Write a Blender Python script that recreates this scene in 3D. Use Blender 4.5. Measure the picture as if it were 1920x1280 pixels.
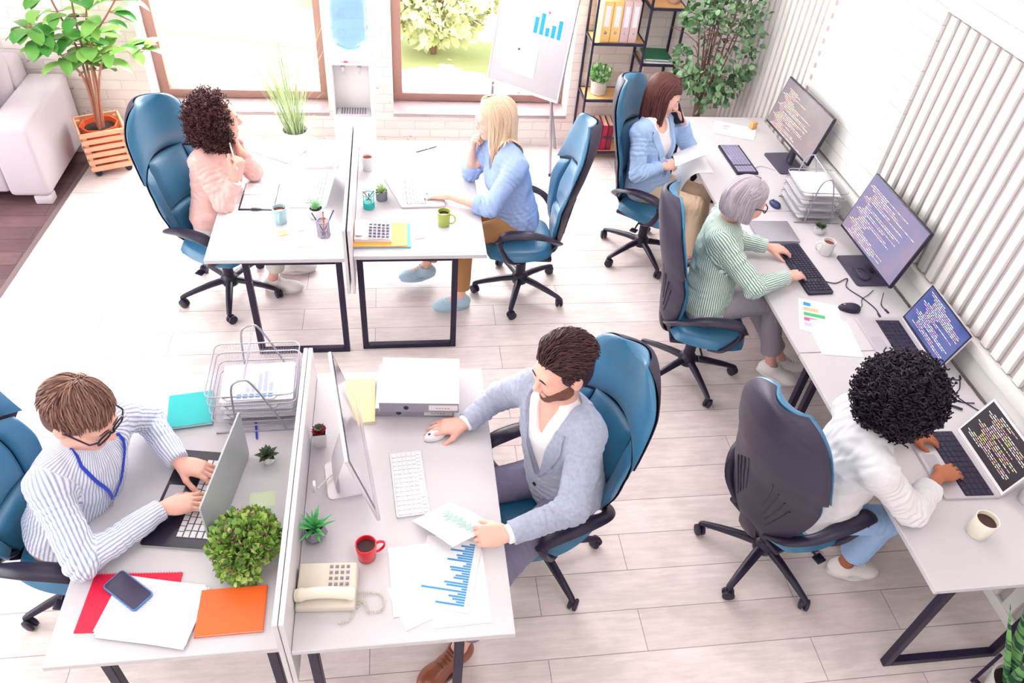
import bpy, bmesh, math, random
import numpy as np
from mathutils import Vector, Matrix

for o in list(bpy.data.objects):
    bpy.data.objects.remove(o, do_unlink=True)
SC = bpy.context.scene
COL = SC.collection
R = math.radians
rng = np.random.default_rng(7)
random.seed(7)

# ------------------------------------------------------------------ camera
def make_camera():
    pitch, roll, yaw, H = R(42.326), R(5.661), R(10.686), 3.32
    cp, sp = math.cos(pitch), math.sin(pitch)
    F = Vector((math.sin(yaw) * cp, math.cos(yaw) * cp, -sp))
    Rt = Vector((math.cos(yaw), -math.sin(yaw), 0))
    U = Rt.cross(F)
    r2 = math.cos(roll) * Rt + math.sin(roll) * U
    u2 = -math.sin(roll) * Rt + math.cos(roll) * U
    cam = bpy.data.cameras.new('camera')
    cam.sensor_width = 36.0
    cam.lens = 1423.06 / 1920 * 36.0
    cam.clip_start = 0.05
    cam.clip_end = 200
    ob = bpy.data.objects.new('camera', cam)
    COL.objects.link(ob)
    m = Matrix.Identity(4)
    for i in range(3):
        m[i][0] = r2[i]; m[i][1] = u2[i]; m[i][2] = -F[i]
    m[2][3] = H
    ob.matrix_world = m
    SC.camera = ob
make_camera()

# ------------------------------------------------------------------ view, world, daylight
SC.view_settings.view_transform = 'Standard'
SC.view_settings.look = 'None'
SC.view_settings.exposure = 0.0
SC.view_settings.gamma = 1.0
SC.view_settings.use_curve_mapping = False
SC.render.film_transparent = False

W = bpy.data.worlds.new('sky')
SC.world = W
W.use_nodes = True
_bg = W.node_tree.nodes['Background']
_bg.inputs[0].default_value = (0.93, 0.95, 1.0, 1)
_bg.inputs[1].default_value = 2.4

def area(name, loc, aim, sx, sy, power, color):
    l = bpy.data.lights.new(name, 'AREA')
    l.shape = 'RECTANGLE'; l.size = sx; l.size_y = sy
    l.energy = power; l.color = color
    o = bpy.data.objects.new(name, l)
    COL.objects.link(o)
    o.location = loc
    d = Vector(aim) - Vector(loc)
    o.rotation_euler = d.to_track_quat('-Z', 'Y').to_euler()
    return o
# daylight coming through the glazed left side of the room
area('daylight_left', (-4.9, 2.4, 2.0), (0, 2.6, 0.5), 4.2, 2.6, 142, (1.0, 0.98, 0.95))
# daylight through the two back windows
area('daylight_window', (-1.3, 6.75, 1.9), (-1.1, 4.0, 0.3), 1.3, 2.2, 190, (1.0, 0.99, 0.97))
area('daylight_window', (0.7, 6.75, 1.9), (0.6, 4.0, 0.3), 1.4, 2.2, 190, (1.0, 0.99, 0.97))
# unseen fill lights added under the ceiling for lavender ambient light
for _x in (-2.2, 1.3):
    for _y in (0.6, 4.2):
        area('ceiling_fill_light', (_x, _y, 3.93), (_x, _y, 0), 1.2, 1.2, 9 if _y < 2 else (8 if _x < 0 else 17), (0.93, 0.84, 1.0))
_s = bpy.data.lights.new('sun', 'SUN')
_s.energy = 22.0; _s.angle = R(1.0); _s.color = (1.0, 0.97, 0.9)
_so = bpy.data.objects.new('sun', _s); COL.objects.link(_so)
_so.rotation_euler = Vector((-0.72, 0.12, -0.9)).to_track_quat('-Z', 'Y').to_euler()
_so.location = (8, 12, 10)

# ------------------------------------------------------------------ materials
def lin(h):
    if isinstance(h, str):
        h = h.lstrip('#'); c = [int(h[i:i + 2], 16) / 255 for i in (0, 2, 4)]
    else:
        c = [v / 255 for v in h]
    return tuple((v / 12.92 if v <= 0.04045 else ((v + 0.055) / 1.055) ** 2.4) for v in c) + (1,)

def mat(name, col, rough=0.5, metal=0.0, bump=0.0, bscale=40.0, var=0.0, vscale=6.0, spec=0.5,
        trans=0.0, alpha=1.0, emit=None, estr=0.0, sheen=0.0, ior=1.45, sss=0.0, coat=0.0):
    m = bpy.data.materials.new(name); m.use_nodes = True
    nt = m.node_tree; b = nt.nodes['Principled BSDF']
    c = lin(col)
    b.inputs['Base Color'].default_value = c
    b.inputs['Roughness'].default_value = rough
    b.inputs['Metallic'].default_value = metal
    b.inputs['Specular IOR Level'].default_value = spec
    b.inputs['IOR'].default_value = ior
    if trans: b.inputs['Transmission Weight'].default_value = trans
    if alpha < 1: b.inputs['Alpha'].default_value = alpha
    if sheen: b.inputs['Sheen Weight'].default_value = sheen
    if coat: b.inputs['Coat Weight'].default_value = coat
    if sss:
        b.inputs['Subsurface Weight'].default_value = sss
        b.inputs['Subsurface Radius'].default_value = (0.9, 0.35, 0.2)
        b.inputs['Subsurface Scale'].default_value = 0.008
    if emit is not None:
        b.inputs['Emission Color'].default_value = lin(emit)
        b.inputs['Emission Strength'].default_value = estr
    if bump or var:
        tc = nt.nodes.new('ShaderNodeTexCoord')
    if bump:
        n = nt.nodes.new('ShaderNodeTexNoise'); n.inputs['Scale'].default_value = bscale
        n.inputs['Detail'].default_value = 4
        bp = nt.nodes.new('ShaderNodeBump'); bp.inputs['Strength'].default_value = bump
        bp.inputs['Distance'].default_value = 0.01
        nt.links.new(tc.outputs['Object'], n.inputs['Vector'])
        nt.links.new(n.outputs['Fac'], bp.inputs['Height'])
        nt.links.new(bp.outputs['Normal'], b.inputs['Normal'])
    if var:
        n = nt.nodes.new('ShaderNodeTexNoise'); n.inputs['Scale'].default_value = vscale
        n.inputs['Detail'].default_value = 3
        rp = nt.nodes.new('ShaderNodeMapRange')
        rp.inputs['From Min'].default_value = 0.3; rp.inputs['From Max'].default_value = 0.7
        rp.inputs['To Min'].default_value = 1 - var; rp.inputs['To Max'].default_value = 1 + var
        mx = nt.nodes.new('ShaderNodeVectorMath'); mx.operation = 'SCALE'
        mx.inputs[0].default_value = c[:3]
        nt.links.new(tc.outputs['Object'], n.inputs['Vector'])
        nt.links.new(n.outputs['Fac'], rp.inputs['Value'])
        nt.links.new(rp.outputs['Result'], mx.inputs['Scale'])
        nt.links.new(mx.outputs['Vector'], b.inputs['Base Color'])
    return m

def leafmat(name, c0, c1, rough=0.5):
    """leaves of one plant differ in colour from leaf to leaf"""
    m = mat(name, c0, rough); nt = m.node_tree; b = nt.nodes['Principled BSDF']
    g = nt.nodes.new('ShaderNodeNewGeometry')
    mx = nt.nodes.new('ShaderNodeMix'); mx.data_type = 'RGBA'
    mx.inputs[6].default_value = lin(c0); mx.inputs[7].default_value = lin(c1)
    nt.links.new(g.outputs['Random Per Island'], mx.inputs[0]); nt.links.new(mx.outputs[2], b.inputs['Base Color'])
    return m

def striped(name, base, line, period, duty, rough=0.8, soft=0.12):
    """woven stripes following the garment (mesh attribute 'u' runs round each limb)"""
    m = mat(name, base, rough, bump=0.15, bscale=60)
    nt = m.node_tree; b = nt.nodes['Principled BSDF']
    at = nt.nodes.new('ShaderNodeAttribute'); at.attribute_name = 'u'
    mm = nt.nodes.new('ShaderNodeMath'); mm.operation = 'DIVIDE'; mm.inputs[1].default_value = period
    pp = nt.nodes.new('ShaderNodeMath'); pp.operation = 'PINGPONG'; pp.inputs[1].default_value = 0.5
    mr = nt.nodes.new('ShaderNodeMapRange'); mr.interpolation_type = 'SMOOTHSTEP'
    mr.inputs['From Min'].default_value = duty * 0.5 - soft * 0.5
    mr.inputs['From Max'].default_value = duty * 0.5 + soft * 0.5
    mx = nt.nodes.new('ShaderNodeMix'); mx.data_type = 'RGBA'
    mx.inputs[6].default_value = lin(line); mx.inputs[7].default_value = lin(base)
    nt.links.new(at.outputs['Fac'], mm.inputs[0]); nt.links.new(mm.outputs[0], pp.inputs[0])
    nt.links.new(pp.outputs[0], mr.inputs['Value']); nt.links.new(mr.outputs['Result'], mx.inputs[0])
    nt.links.new(mx.outputs[2], b.inputs['Base Color'])
    return m

def strandmat(name, c0, c1, rough=0.45, scale=(90, 90, 4)):
    """hair: colour varies from strand to strand"""
    m = mat(name, c0, rough, spec=0.35)
    nt = m.node_tree; b = nt.nodes['Principled BSDF']
    at = nt.nodes.new('ShaderNodeAttribute'); at.attribute_name = 'u'
    mx = nt.nodes.new('ShaderNodeMix'); mx.data_type = 'RGBA'
    mx.inputs[6].default_value = lin(c0); mx.inputs[7].default_value = lin(c1)
    nt.links.new(at.outputs['Fac'], mx.inputs[0])
    nt.links.new(mx.outputs[2], b.inputs['Base Color'])
    return m

def skinmat(name, base, lip):
    m = mat(name, base, 0.5, spec=0.35, sss=0.12, var=0.05, vscale=18)
    nt = m.node_tree; b = nt.nodes['Principled BSDF']
    at = nt.nodes.new('ShaderNodeAttribute'); at.attribute_name = 'u'
    mx = nt.nodes.new('ShaderNodeMix'); mx.data_type = 'RGBA'
    mx.inputs[6].default_value = lin(base); mx.inputs[7].default_value = lin(lip)
    nt.links.new(at.outputs['Fac'], mx.inputs[0])
    nt.links.new(mx.outputs[2], b.inputs['Base Color'])
    return m
# ------------------------------------------------------------------ mesh helpers
def meshdata(name, V, F, mats, MI=None, smooth=True, angle=40):
    me = bpy.data.meshes.new(name)
    me.from_pydata([tuple(v) for v in V], [], [tuple(f) for f in F])
    if not isinstance(mats, (list, tuple)): mats = [mats]
    for m in mats: me.materials.append(m)
    if MI is not None and len(mats) > 1:
        me.polygons.foreach_set('material_index', MI)
    if smooth:
        me.polygons.foreach_set('use_smooth', [True] * len(me.polygons))
        me.update()
        if angle < 180: me.set_sharp_from_angle(angle=R(angle))
    me.update()
    return me

def quadmesh(name, V, Q, m, attr=None):
    """fast builder from numpy arrays (all quads), smooth shaded, optional point attribute 'u'"""
    me = bpy.data.meshes.new(name)
    V = np.asarray(V, np.float32); Q = np.asarray(Q, np.int32)
    me.vertices.add(len(V)); me.vertices.foreach_set('co', V.ravel())
    me.loops.add(Q.size); me.loops.foreach_set('vertex_index', Q.ravel())
    me.polygons.add(len(Q))
    me.polygons.foreach_set('loop_start', np.arange(0, Q.size, 4, dtype=np.int32))
    me.polygons.foreach_set('use_smooth', np.ones(len(Q), bool))
    me.update(calc_edges=True)
    me.materials.append(m)
    if attr is not None:
        a = me.attributes.new('u', 'FLOAT', 'POINT')
        a.data.foreach_set('value', np.asarray(attr, np.float32))
    return me

def link(name, me, parent=None, loc=None):
    o = bpy.data.objects.new(name, me); COL.objects.link(o)
    if parent is not None: o.parent = parent
    if loc is not None: o.location = loc
    return o

def tag(o, label=None, cat=None, group=None, kind=None):
    if label: o['label'] = label
    if cat: o['category'] = cat
    if group: o['group'] = group
    if kind: o['kind'] = kind
    return o

def thing(name, label, cat, loc=(0, 0, 0), rz=0.0, group=None):
    o = bpy.data.objects.new(name, None); COL.objects.link(o)
    o.empty_display_size = 0.05
    o.location = loc; o.rotation_euler = (0, 0, rz)
    return tag(o, label, cat, group)

def copy_tree(o, parent=None):
    c = o.copy(); COL.objects.link(c)
    if parent is not None: c.parent = parent
    for ch in list(o.children): copy_tree(ch, c)
    return c

def rotz(a):
    return Matrix.Rotation(a, 3, 'Z')

class MB:
    def __init__(s): s.V = []; s.F = []; s.MI = []; s.m = 0; s.T = None
    def add(s, V, F):
        n = len(s.V)
        if s.T is not None: V = [s.T @ Vector(v) for v in V]
        s.V += [tuple(v) for v in V]
        s.F += [tuple(i + n for i in f) for f in F]
        s.MI += [s.m] * len(F)
        return s
    def box(s, c, d, rz=0.0, bev=0.0, M=None, seg=2):
        """box centre c, full size d"""
        if bev > 0:
            bm = bmesh.new(); bmesh.ops.create_cube(bm, size=1)
            for v in bm.verts: v.co = Vector((v.co.x * d[0], v.co.y * d[1], v.co.z * d[2]))
            bmesh.ops.bevel(bm, geom=bm.edges[:], offset=min(bev, min(d) * 0.49), segments=seg, profile=0.5, affect='EDGES')
            bm.verts.index_update()
            V = [v.co.copy() for v in bm.verts]; F = [[v.index for v in f.verts] for f in bm.faces]
            bm.free()
        else:
            V = [Vector((x * d[0] / 2, y * d[1] / 2, z * d[2] / 2)) for x in (-1, 1) for y in (-1, 1) for z in (-1, 1)]
            F = [(0, 1, 3, 2), (4, 6, 7, 5), (0, 4, 5, 1), (2, 3, 7, 6), (0, 2, 6, 4), (1, 5, 7, 3)]
        M = M if M is not None else rotz(rz)
        return s.add([M @ v + Vector(c) for v in V], F)
    def frustum(s, c, b, t, h, rz=0.0):
        """rectangular frustum standing on c: bottom size b, top size t"""
        V = [(x * b[0] / 2, y * b[1] / 2, 0) for x, y in ((-1, -1), (1, -1), (1, 1), (-1, 1))] + \
            [(x * t[0] / 2, y * t[1] / 2, h) for x, y in ((-1, -1), (1, -1), (1, 1), (-1, 1))]
        F = [(3, 2, 1, 0), (4, 5, 6, 7)] + [(i, (i + 1) % 4, (i + 1) % 4 + 4, i + 4) for i in range(4)]
        M = rotz(rz)
        return s.add([M @ Vector(v) + Vector(c) for v in V], F)
    def prism(s, poly, z0, z1):
        n = len(poly)
        V = [(p[0], p[1], z0) for p in poly] + [(p[0], p[1], z1) for p in poly]
        F = [tuple(range(n - 1, -1, -1)), tuple(range(n, 2 * n))] + [(i, (i + 1) % n, (i + 1) % n + n, i + n) for i in range(n)]
        return s.add(V, F)
    def quad(s, a, b, c, d):
        return s.add([a, b, c, d], [(0, 1, 2, 3)])
    def tube(s, pts, r, n=8, closed=False, cap=True, flat=None):
        """tube along pts; r number or list; flat=(up vector, width factor, height factor)"""
        P = [Vector(p) for p in pts]; N = len(P)
        rr = r if isinstance(r, (list, tuple)) else [r] * N
        V = []; F = []; prev = None
        for i in range(N):
            if closed: t = P[(i + 1) % N] - P[(i - 1) % N]
            else: t = P[min(i + 1, N - 1)] - P[max(i - 1, 0)]
            t.normalize()
            if flat is not None:
                up = Vector(flat[0])
                a = t.cross(up)
                if a.length < 1e-4: a = prev if prev is not None else t.orthogonal()
                a.normalize(); b = a.cross(t); wa, wb = flat[1], flat[2]
            else:
                if prev is None: a = t.orthogonal().normalized()
                else:
                    a = prev - t * prev.dot(t)
                    a = a.normalized() if a.length > 1e-6 else t.orthogonal().normalized()
                b = t.cross(a); wa = wb = 1
            prev = a
            for k in range(n):
                an = 2 * math.pi * k / n
                V.append(P[i] + a * (math.cos(an) * rr[i] * wa) + b * (math.sin(an) * rr[i] * wb))
        M = N if closed else N - 1
        for i in range(M):
            j = (i + 1) % N
            for k in range(n):
                F.append((i * n + k, i * n + (k + 1) % n, j * n + (k + 1) % n, j * n + k))
        if cap and not closed:
            F.append(tuple(range(n - 1, -1, -1))); F.append(tuple(range((N - 1) * n, N * n)))
        return s.add(V, F)
    def lathe(s, prof, n=24, c=(0, 0, 0), M=None, cap=True):
        V = []; F = []
        if len(prof) == 2 and abs(prof[0][1] - prof[1][1]) < .003: cap = False      # a flat disc
        for r, z in prof:
            for k in range(n):
                a = 2 * math.pi * k / n
                V.append(Vector((r * math.cos(a), r * math.sin(a), z)))
        for i in range(len(prof) - 1):
            for k in range(n):
                F.append((i * n + k, i * n + (k + 1) % n, (i + 1) * n + (k + 1) % n, (i + 1) * n + k))
        if cap:
            if prof[0][0] > 1e-5: F.append(tuple(range(n - 1, -1, -1)))
            if prof[-1][0] > 1e-5: F.append(tuple(range((len(prof) - 1) * n, len(prof) * n)))
        if M is not None: V = [M @ v for v in V]
        return s.add([v + Vector(c) for v in V], F)
    def slab(s, front, back, nu, nv):
        """closed solid between two (u,v) surfaces, u,v in 0..1"""
        A = [front(i / nu, j / nv) for j in range(nv + 1) for i in range(nu + 1)]
        B = [back(i / nu, j / nv) for j in range(nv + 1) for i in range(nu + 1)]
        w = nu + 1; off = len(A); F = []
        for j in range(nv):
            for i in range(nu):
                a = j * w + i
                F.append((a, a + 1, a + w + 1, a + w)); F.append((off + a + w, off + a + w + 1, off + a + 1, off + a))
        rim = [i for i in range(nu)] + [j * w + nu for j in range(nv)] + [nv * w + i for i in range(nu, 0, -1)] + [j * w for j in range(nv, 0, -1)]
        for k in range(len(rim)):
            a, b = rim[k], rim[(k + 1) % len(rim)]
            F.append((b, a, off + a, off + b))
        return s.add(A + B, F)
    def build(s, name, mats, parent=None, smooth=True, angle=40, loc=None, rz=None):
        o = link(name, meshdata(name, s.V, s.F, mats, s.MI, smooth, angle), parent, loc)
        if rz is not None: o.rotation_euler = (0, 0, rz)
        return o

def cr(pts, n=6, closed=False):
    """Catmull-Rom resample"""
    P = [Vector(p) for p in pts]; N = len(P); out = []
    for i in range(N if closed else N - 1):
        g = (lambda k: P[k % N]) if closed else (lambda k: P[max(0, min(N - 1, k))])
        p0, p1, p2, p3 = g(i - 1), g(i), g(i + 1), g(i + 2)
        for k in range(n):
            t = k / n
            out.append(0.5 * ((2 * p1) + (p2 - p0) * t + (2 * p0 - 5 * p1 + 4 * p2 - p3) * t * t + (3 * p1 - p0 - 3 * p2 + p3) * t ** 3))
    if not closed: out.append(P[-1])
    return out

def roundrect(w, h, r, n=5):
    o = []
    for cx, cy, a0 in ((w / 2 - r, h / 2 - r, 0), (-w / 2 + r, h / 2 - r, 90), (-w / 2 + r, -h / 2 + r, 180), (w / 2 - r, -h / 2 + r, 270)):
        for k in range(n + 1):
            a = R(a0 + 90 * k / n); o.append((cx + r * math.cos(a), cy + r * math.sin(a)))
    return o

def ip(x, tab):
    return float(np.interp(x, [t[0] for t in tab], [t[1] for t in tab]))

# ------------------------------------------------------------------ signed-distance sculpting
def _n(v):
    v = np.asarray(v, float); return v / (np.linalg.norm(v) + 1e-12)

class Sculpt:
    def __init__(s): s.p = []
    def cap(s, a, b, ra, rb=None, k=0.02, flat=None, op='u'):
        a = np.asarray(a, float); b = np.asarray(b, float); rb = ra if rb is None else rb
        if flat is not None:
            ax = _n(flat[0]); f = flat[1]
        def fn(P):
            D = P - a; ba = b - a
            if flat is not None:
                D = D + np.outer(D @ ax * (f - 1), ax); ba = ba + ax * (ba @ ax) * (f - 1)
            t = np.clip(D @ ba / (ba @ ba + 1e-12), 0, 1)
            d = np.sqrt(((D - t[:, None] * ba) ** 2).sum(1)) - (ra + t * (rb - ra))
            return d / (f ** 0.5) if flat is not None else d
        r = max(ra, rb)
        s.p.append((op, fn, np.minimum(a, b) - r, np.maximum(a, b) + r, k)); return s
    def ell(s, c, r, Rm=None, k=0.02, op='u'):
        c = np.asarray(c, float); r = np.asarray(r, float)
        Rm = np.eye(3) if Rm is None else np.asarray(Rm, float)
        def fn(P):
            q = (P - c) @ Rm
            k0 = np.sqrt(((q / r) ** 2).sum(1)); k1 = np.sqrt(((q / (r * r)) ** 2).sum(1)) + 1e-9
            return k0 * (k0 - 1) / k1
        m = np.sqrt((np.abs(Rm) ** 2 * (r ** 2)[None, :]).sum(1))
        s.p.append((op, fn, c - m, c + m, k)); return s
    def cut(s, p, n):
        """remove everything on the +n side of the plane"""
        p = np.asarray(p, float); n = _n(n)
        s.p.append(('cut', lambda P: (P - p) @ n, None, None, 0)); return s
    def lcut(s, p, n, rad):
        """the same, only within a sphere about p"""
        p = np.asarray(p, float); n = _n(n)
        def fn(P): return np.maximum((P - p) @ n, -1)
        s.p.append(('lcut', lambda P: np.minimum((P - p) @ n, rad - np.sqrt(((P - p) ** 2).sum(1))), p - rad, p + rad, 0)); return s
    @staticmethod
    def _mix(op, d, e, k):
        if op == 'u':
            h = np.maximum(k - np.abs(d - e), 0) / k; return np.minimum(d, e) - h * h * k * 0.25
        if op == 's':
            h = np.maximum(k - np.abs(d + e), 0) / k; return np.maximum(d, -e) + h * h * k * 0.25
        if op == 'cut': return np.maximum(d, e)
        if op == 'lcut': return np.maximum(d, e)
    def eval(s, P):
        d = np.full(len(P), 1.0)
        for op, fn, lo, hi, k in s.p: d = s._mix(op, d, fn(P), max(k, 1e-4))
        return d
    def grad(s, P, e=1e-3):
        return np.stack([(s.eval(P + v) - s.eval(P - v)) / (2 * e) for v in np.eye(3) * e], 1)
    def project(s, P, off=0.0, it=6):
        P = np.array(P, float)
        for _ in range(it):
            g = s.grad(P); g /= (np.linalg.norm(g, axis=1, keepdims=True) + 1e-9)
            P = P - g * (s.eval(P) - off)[:, None]
        return P
    def mesh(s, h):
        us = [q for q in s.p if q[0] == 'u']
        lo = np.min([q[2] for q in us], 0) - 3 * h; hi = np.max([q[3] for q in us], 0) + 3 * h
        n = np.ceil((hi - lo) / h).astype(int) + 1
        A = np.full(n, 1.0, np.float32)
        ax = [lo[i] + h * np.arange(n[i]) for i in range(3)]
        for op, fn, l, u, k in s.p:
            if l is None: i0 = np.zeros(3, int); i1 = n
            else:
                pad = max(k, 0) + 2.5 * h
                i0 = np.clip(np.floor((l - pad - lo) / h).astype(int), 0, n)
                i1 = np.clip(np.ceil((u + pad - lo) / h).astype(int) + 1, 0, n)
            if np.any(i1 <= i0): continue
            sl = tuple(slice(a, b) for a, b in zip(i0, i1))
            sub = A[sl]
            if op in ('s', 'cut', 'lcut'):
                sel = sub < 0.9
            else: sel = np.ones(sub.shape, bool)
            if not sel.any(): continue
            idx = np.nonzero(sel)
            P = np.stack([ax[i][i0[i] + idx[i]] for i in range(3)], 1)
            e = fn(P)
            sub[sel] = s._mix(op, sub[sel], e, max(k, 1e-4))
        return nets(A, lo, h)

def nets(A, lo, h):
    S = A < 0
    n0, n1, n2 = A.shape
    c = np.zeros((n0 - 1, n1 - 1, n2 - 1), np.uint8)
    for dx in (0, 1):
        for dy in (0, 1):
            for dz in (0, 1):
                c += S[dx:n0 - 1 + dx, dy:n1 - 1 + dy, dz:n2 - 1 + dz]
    I = np.stack(np.nonzero((c > 0) & (c < 8)), 1)
    del c
    cid = np.full((n0 - 1, n1 - 1, n2 - 1), -1, np.int32)
    cid[I[:, 0], I[:, 1], I[:, 2]] = np.arange(len(I))
    corners = [(a, b, d) for a in (0, 1) for b in (0, 1) for d in (0, 1)]
    val = np.stack([A[I[:, 0] + a, I[:, 1] + b, I[:, 2] + d] for a, b, d in corners], 1)
    acc = np.zeros((len(I), 3)); cnt = np.zeros(len(I))
    for i, ca in enumerate(corners):
        for j, cb in enumerate(corners):
            if j > i and sum(abs(x - y) for x, y in zip(ca, cb)) == 1:
                va, vb = val[:, i], val[:, j]
                m = (va < 0) != (vb < 0)
                t = np.where(m, va / np.where(m, va - vb, 1), 0)
                p = np.array(ca)[None] + t[:, None] * (np.array(cb) - np.array(ca))[None]
                acc += p * m[:, None]; cnt += m
    V = lo + h * (I + acc / cnt[:, None])
    Q = []
    for axis in range(3):
        o1, o2 = [(1, 2), (2, 0), (0, 1)][axis]
        sl0 = [slice(1, -1)] * 3; sl1 = [slice(1, -1)] * 3
        sl0[axis] = slice(0, -1); sl1[axis] = slice(1, None)
        a = S[tuple(sl0)]; b = S[tuple(sl1)]
        E = np.stack(np.nonzero(a != b), 1)
        if not len(E): continue
        fl = a[E[:, 0], E[:, 1], E[:, 2]]
        g = E.copy()
        for q in (o1, o2): g[:, q] += 1
        d1 = np.zeros(3, int); d1[o1] = 1; d2 = np.zeros(3, int); d2[o2] = 1
        def cell(x): return cid[x[:, 0], x[:, 1], x[:, 2]]
        q = np.stack([cell(g - d1 - d2), cell(g - d2), cell(g), cell(g - d1)], 1)
        q[~fl] = q[~fl][:, ::-1]
        Q.append(q)
    Q = np.concatenate(Q)
    return V, Q[(Q >= 0).all(1)]

def vnormals(V, Q):
    a = np.cross(V[Q[:, 2]] - V[Q[:, 0]], V[Q[:, 3]] - V[Q[:, 1]])
    N = np.zeros_like(V)
    for i in range(4): np.add.at(N, Q[:, i], a)
    return N / (np.linalg.norm(N, axis=1, keepdims=True) + 1e-12)

def wob(P, s, seed=0):
    """smooth pseudo-noise in -1..1, wavelength about s"""
    r = np.random.default_rng(seed); o = 0
    for i in range(4):
        d = _n(r.normal(size=3)) * (2 * np.pi / s) * r.uniform(0.7, 1.3)
        e = _n(r.normal(size=3)) * (2 * np.pi / (s * 2.1))
        o = o + np.sin(P @ d + r.uniform(0, 6.3) + 1.7 * np.sin(P @ e + r.uniform(0, 6.3)))
    return o / 4

def tubes(paths, r, n=5, tint=None):
    """many tubes at once: paths (S,N,3), r (N,) or (S,N)"""
    P = np.asarray(paths, float); S_, N, _ = P.shape
    r = np.broadcast_to(np.asarray(r, float), (S_, N))
    T = np.gradient(P, axis=1); T /= np.linalg.norm(T, axis=2, keepdims=True) + 1e-9
    ref = np.array([0.31, 0.52, 0.8]); ref /= np.linalg.norm(ref)
    a = np.cross(T, ref); a /= np.linalg.norm(a, axis=2, keepdims=True) + 1e-9
    b = np.cross(T, a)
    an = np.arange(n) * 2 * np.pi / n
    V = P[:, :, None] + r[:, :, None, None] * (np.cos(an)[None, None, :, None] * a[:, :, None] + np.sin(an)[None, None, :, None] * b[:, :, None])
    base = np.arange(S_)[:, None, None] * N * n + np.arange(N - 1)[None, :, None] * n
    k = np.arange(n)[None, None, :]; k2 = (k + 1) % n
    Q = np.stack([base + k, base + k2, base + n + k2, base + n + k], -1).reshape(-1, 4)
    att = None if tint is None else np.repeat(np.asarray(tint), N * n)
    return V.reshape(-1, 3), Q, att

def join(parts):
    """concatenate (V,Q,attr)"""
    V = []; Q = []; A = []; o = 0
    for v, q, a in parts:
        V.append(v); Q.append(q + o); A.append(np.broadcast_to(np.asarray(a, float), (len(v),))); o += len(v)
    return np.concatenate(V), np.concatenate(Q), np.concatenate(A)
# ------------------------------------------------------------------ the room
def struct(name, mb, m, **k):
    o = mb.build(name, m, None, **k); return tag(o, kind='structure')

def floor_material(name, c0, c1, gap, plank_w, plank_l, off, rot=0.0, wear=0.5, rough=0.45):
    m = mat(name, c0, rough); nt = m.node_tree; b = nt.nodes['Principled BSDF']; L = nt.links
    tc = nt.nodes.new('ShaderNodeTexCoord'); mp = nt.nodes.new('ShaderNodeMapping')
    mp.inputs['Location'].default_value = off; mp.inputs['Rotation'].default_value = (0, 0, rot)
    L.new(tc.outputs['Object'], mp.inputs['Vector'])
    br = nt.nodes.new('ShaderNodeTexBrick')
    br.offset = 0.37; br.offset_frequency = 2; br.squash = 1.0
    br.inputs['Scale'].default_value = 1.0
    br.inputs['Brick Width'].default_value = plank_l; br.inputs['Row Height'].default_value = plank_w
    br.inputs['Mortar Size'].default_value = 0.0022; br.inputs['Mortar Smooth'].default_value = 0.2
    br.inputs['Bias'].default_value = 0.0
    br.inputs['Color1'].default_value = lin(c0); br.inputs['Color2'].default_value = lin(c1)
    br.inputs['Mortar'].default_value = lin(gap)
    L.new(mp.outputs[0], br.inputs['Vector'])
    st = nt.nodes.new('ShaderNodeMapping'); st.inputs['Scale'].default_value = (2.2, 16, 1)
    L.new(mp.outputs[0], st.inputs['Vector'])
    n = nt.nodes.new('ShaderNodeTexNoise'); n.inputs['Scale'].default_value = 2.4; n.inputs['Detail'].default_value = 8
    n.inputs['Roughness'].default_value = 0.7
    L.new(st.outputs[0], n.inputs['Vector'])
    n2 = nt.nodes.new('ShaderNodeTexNoise'); n2.inputs['Scale'].default_value = 3.3; n2.inputs['Detail'].default_value = 5
    L.new(mp.outputs[0], n2.inputs['Vector'])
    ad = nt.nodes.new('ShaderNodeMath'); ad.operation = 'MULTIPLY'
    L.new(n.outputs['Fac'], ad.inputs[0]); L.new(n2.outputs['Fac'], ad.inputs[1])
    mr = nt.nodes.new('ShaderNodeMapRange')
    mr.inputs['From Min'].default_value = 0.12; mr.inputs['From Max'].default_value = 0.33
    mr.inputs['To Min'].default_value = 1.0 + 0.08 * wear; mr.inputs['To Max'].default_value = 1.0 - 0.20 * wear
    L.new(ad.outputs[0], mr.inputs['Value'])
    sc = nt.nodes.new('ShaderNodeVectorMath'); sc.operation = 'SCALE'
    L.new(br.outputs['Color'], sc.inputs[0]); L.new(mr.outputs['Result'], sc.inputs['Scale'])
    L.new(sc.outputs['Vector'], b.inputs['Base Color'])
    bp = nt.nodes.new('ShaderNodeBump'); bp.inputs['Strength'].default_value = 0.25; bp.inputs['Distance'].default_value = 0.002
    L.new(n.outputs['Fac'], bp.inputs['Height']); L.new(bp.outputs['Normal'], b.inputs['Normal'])
    return m

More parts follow.
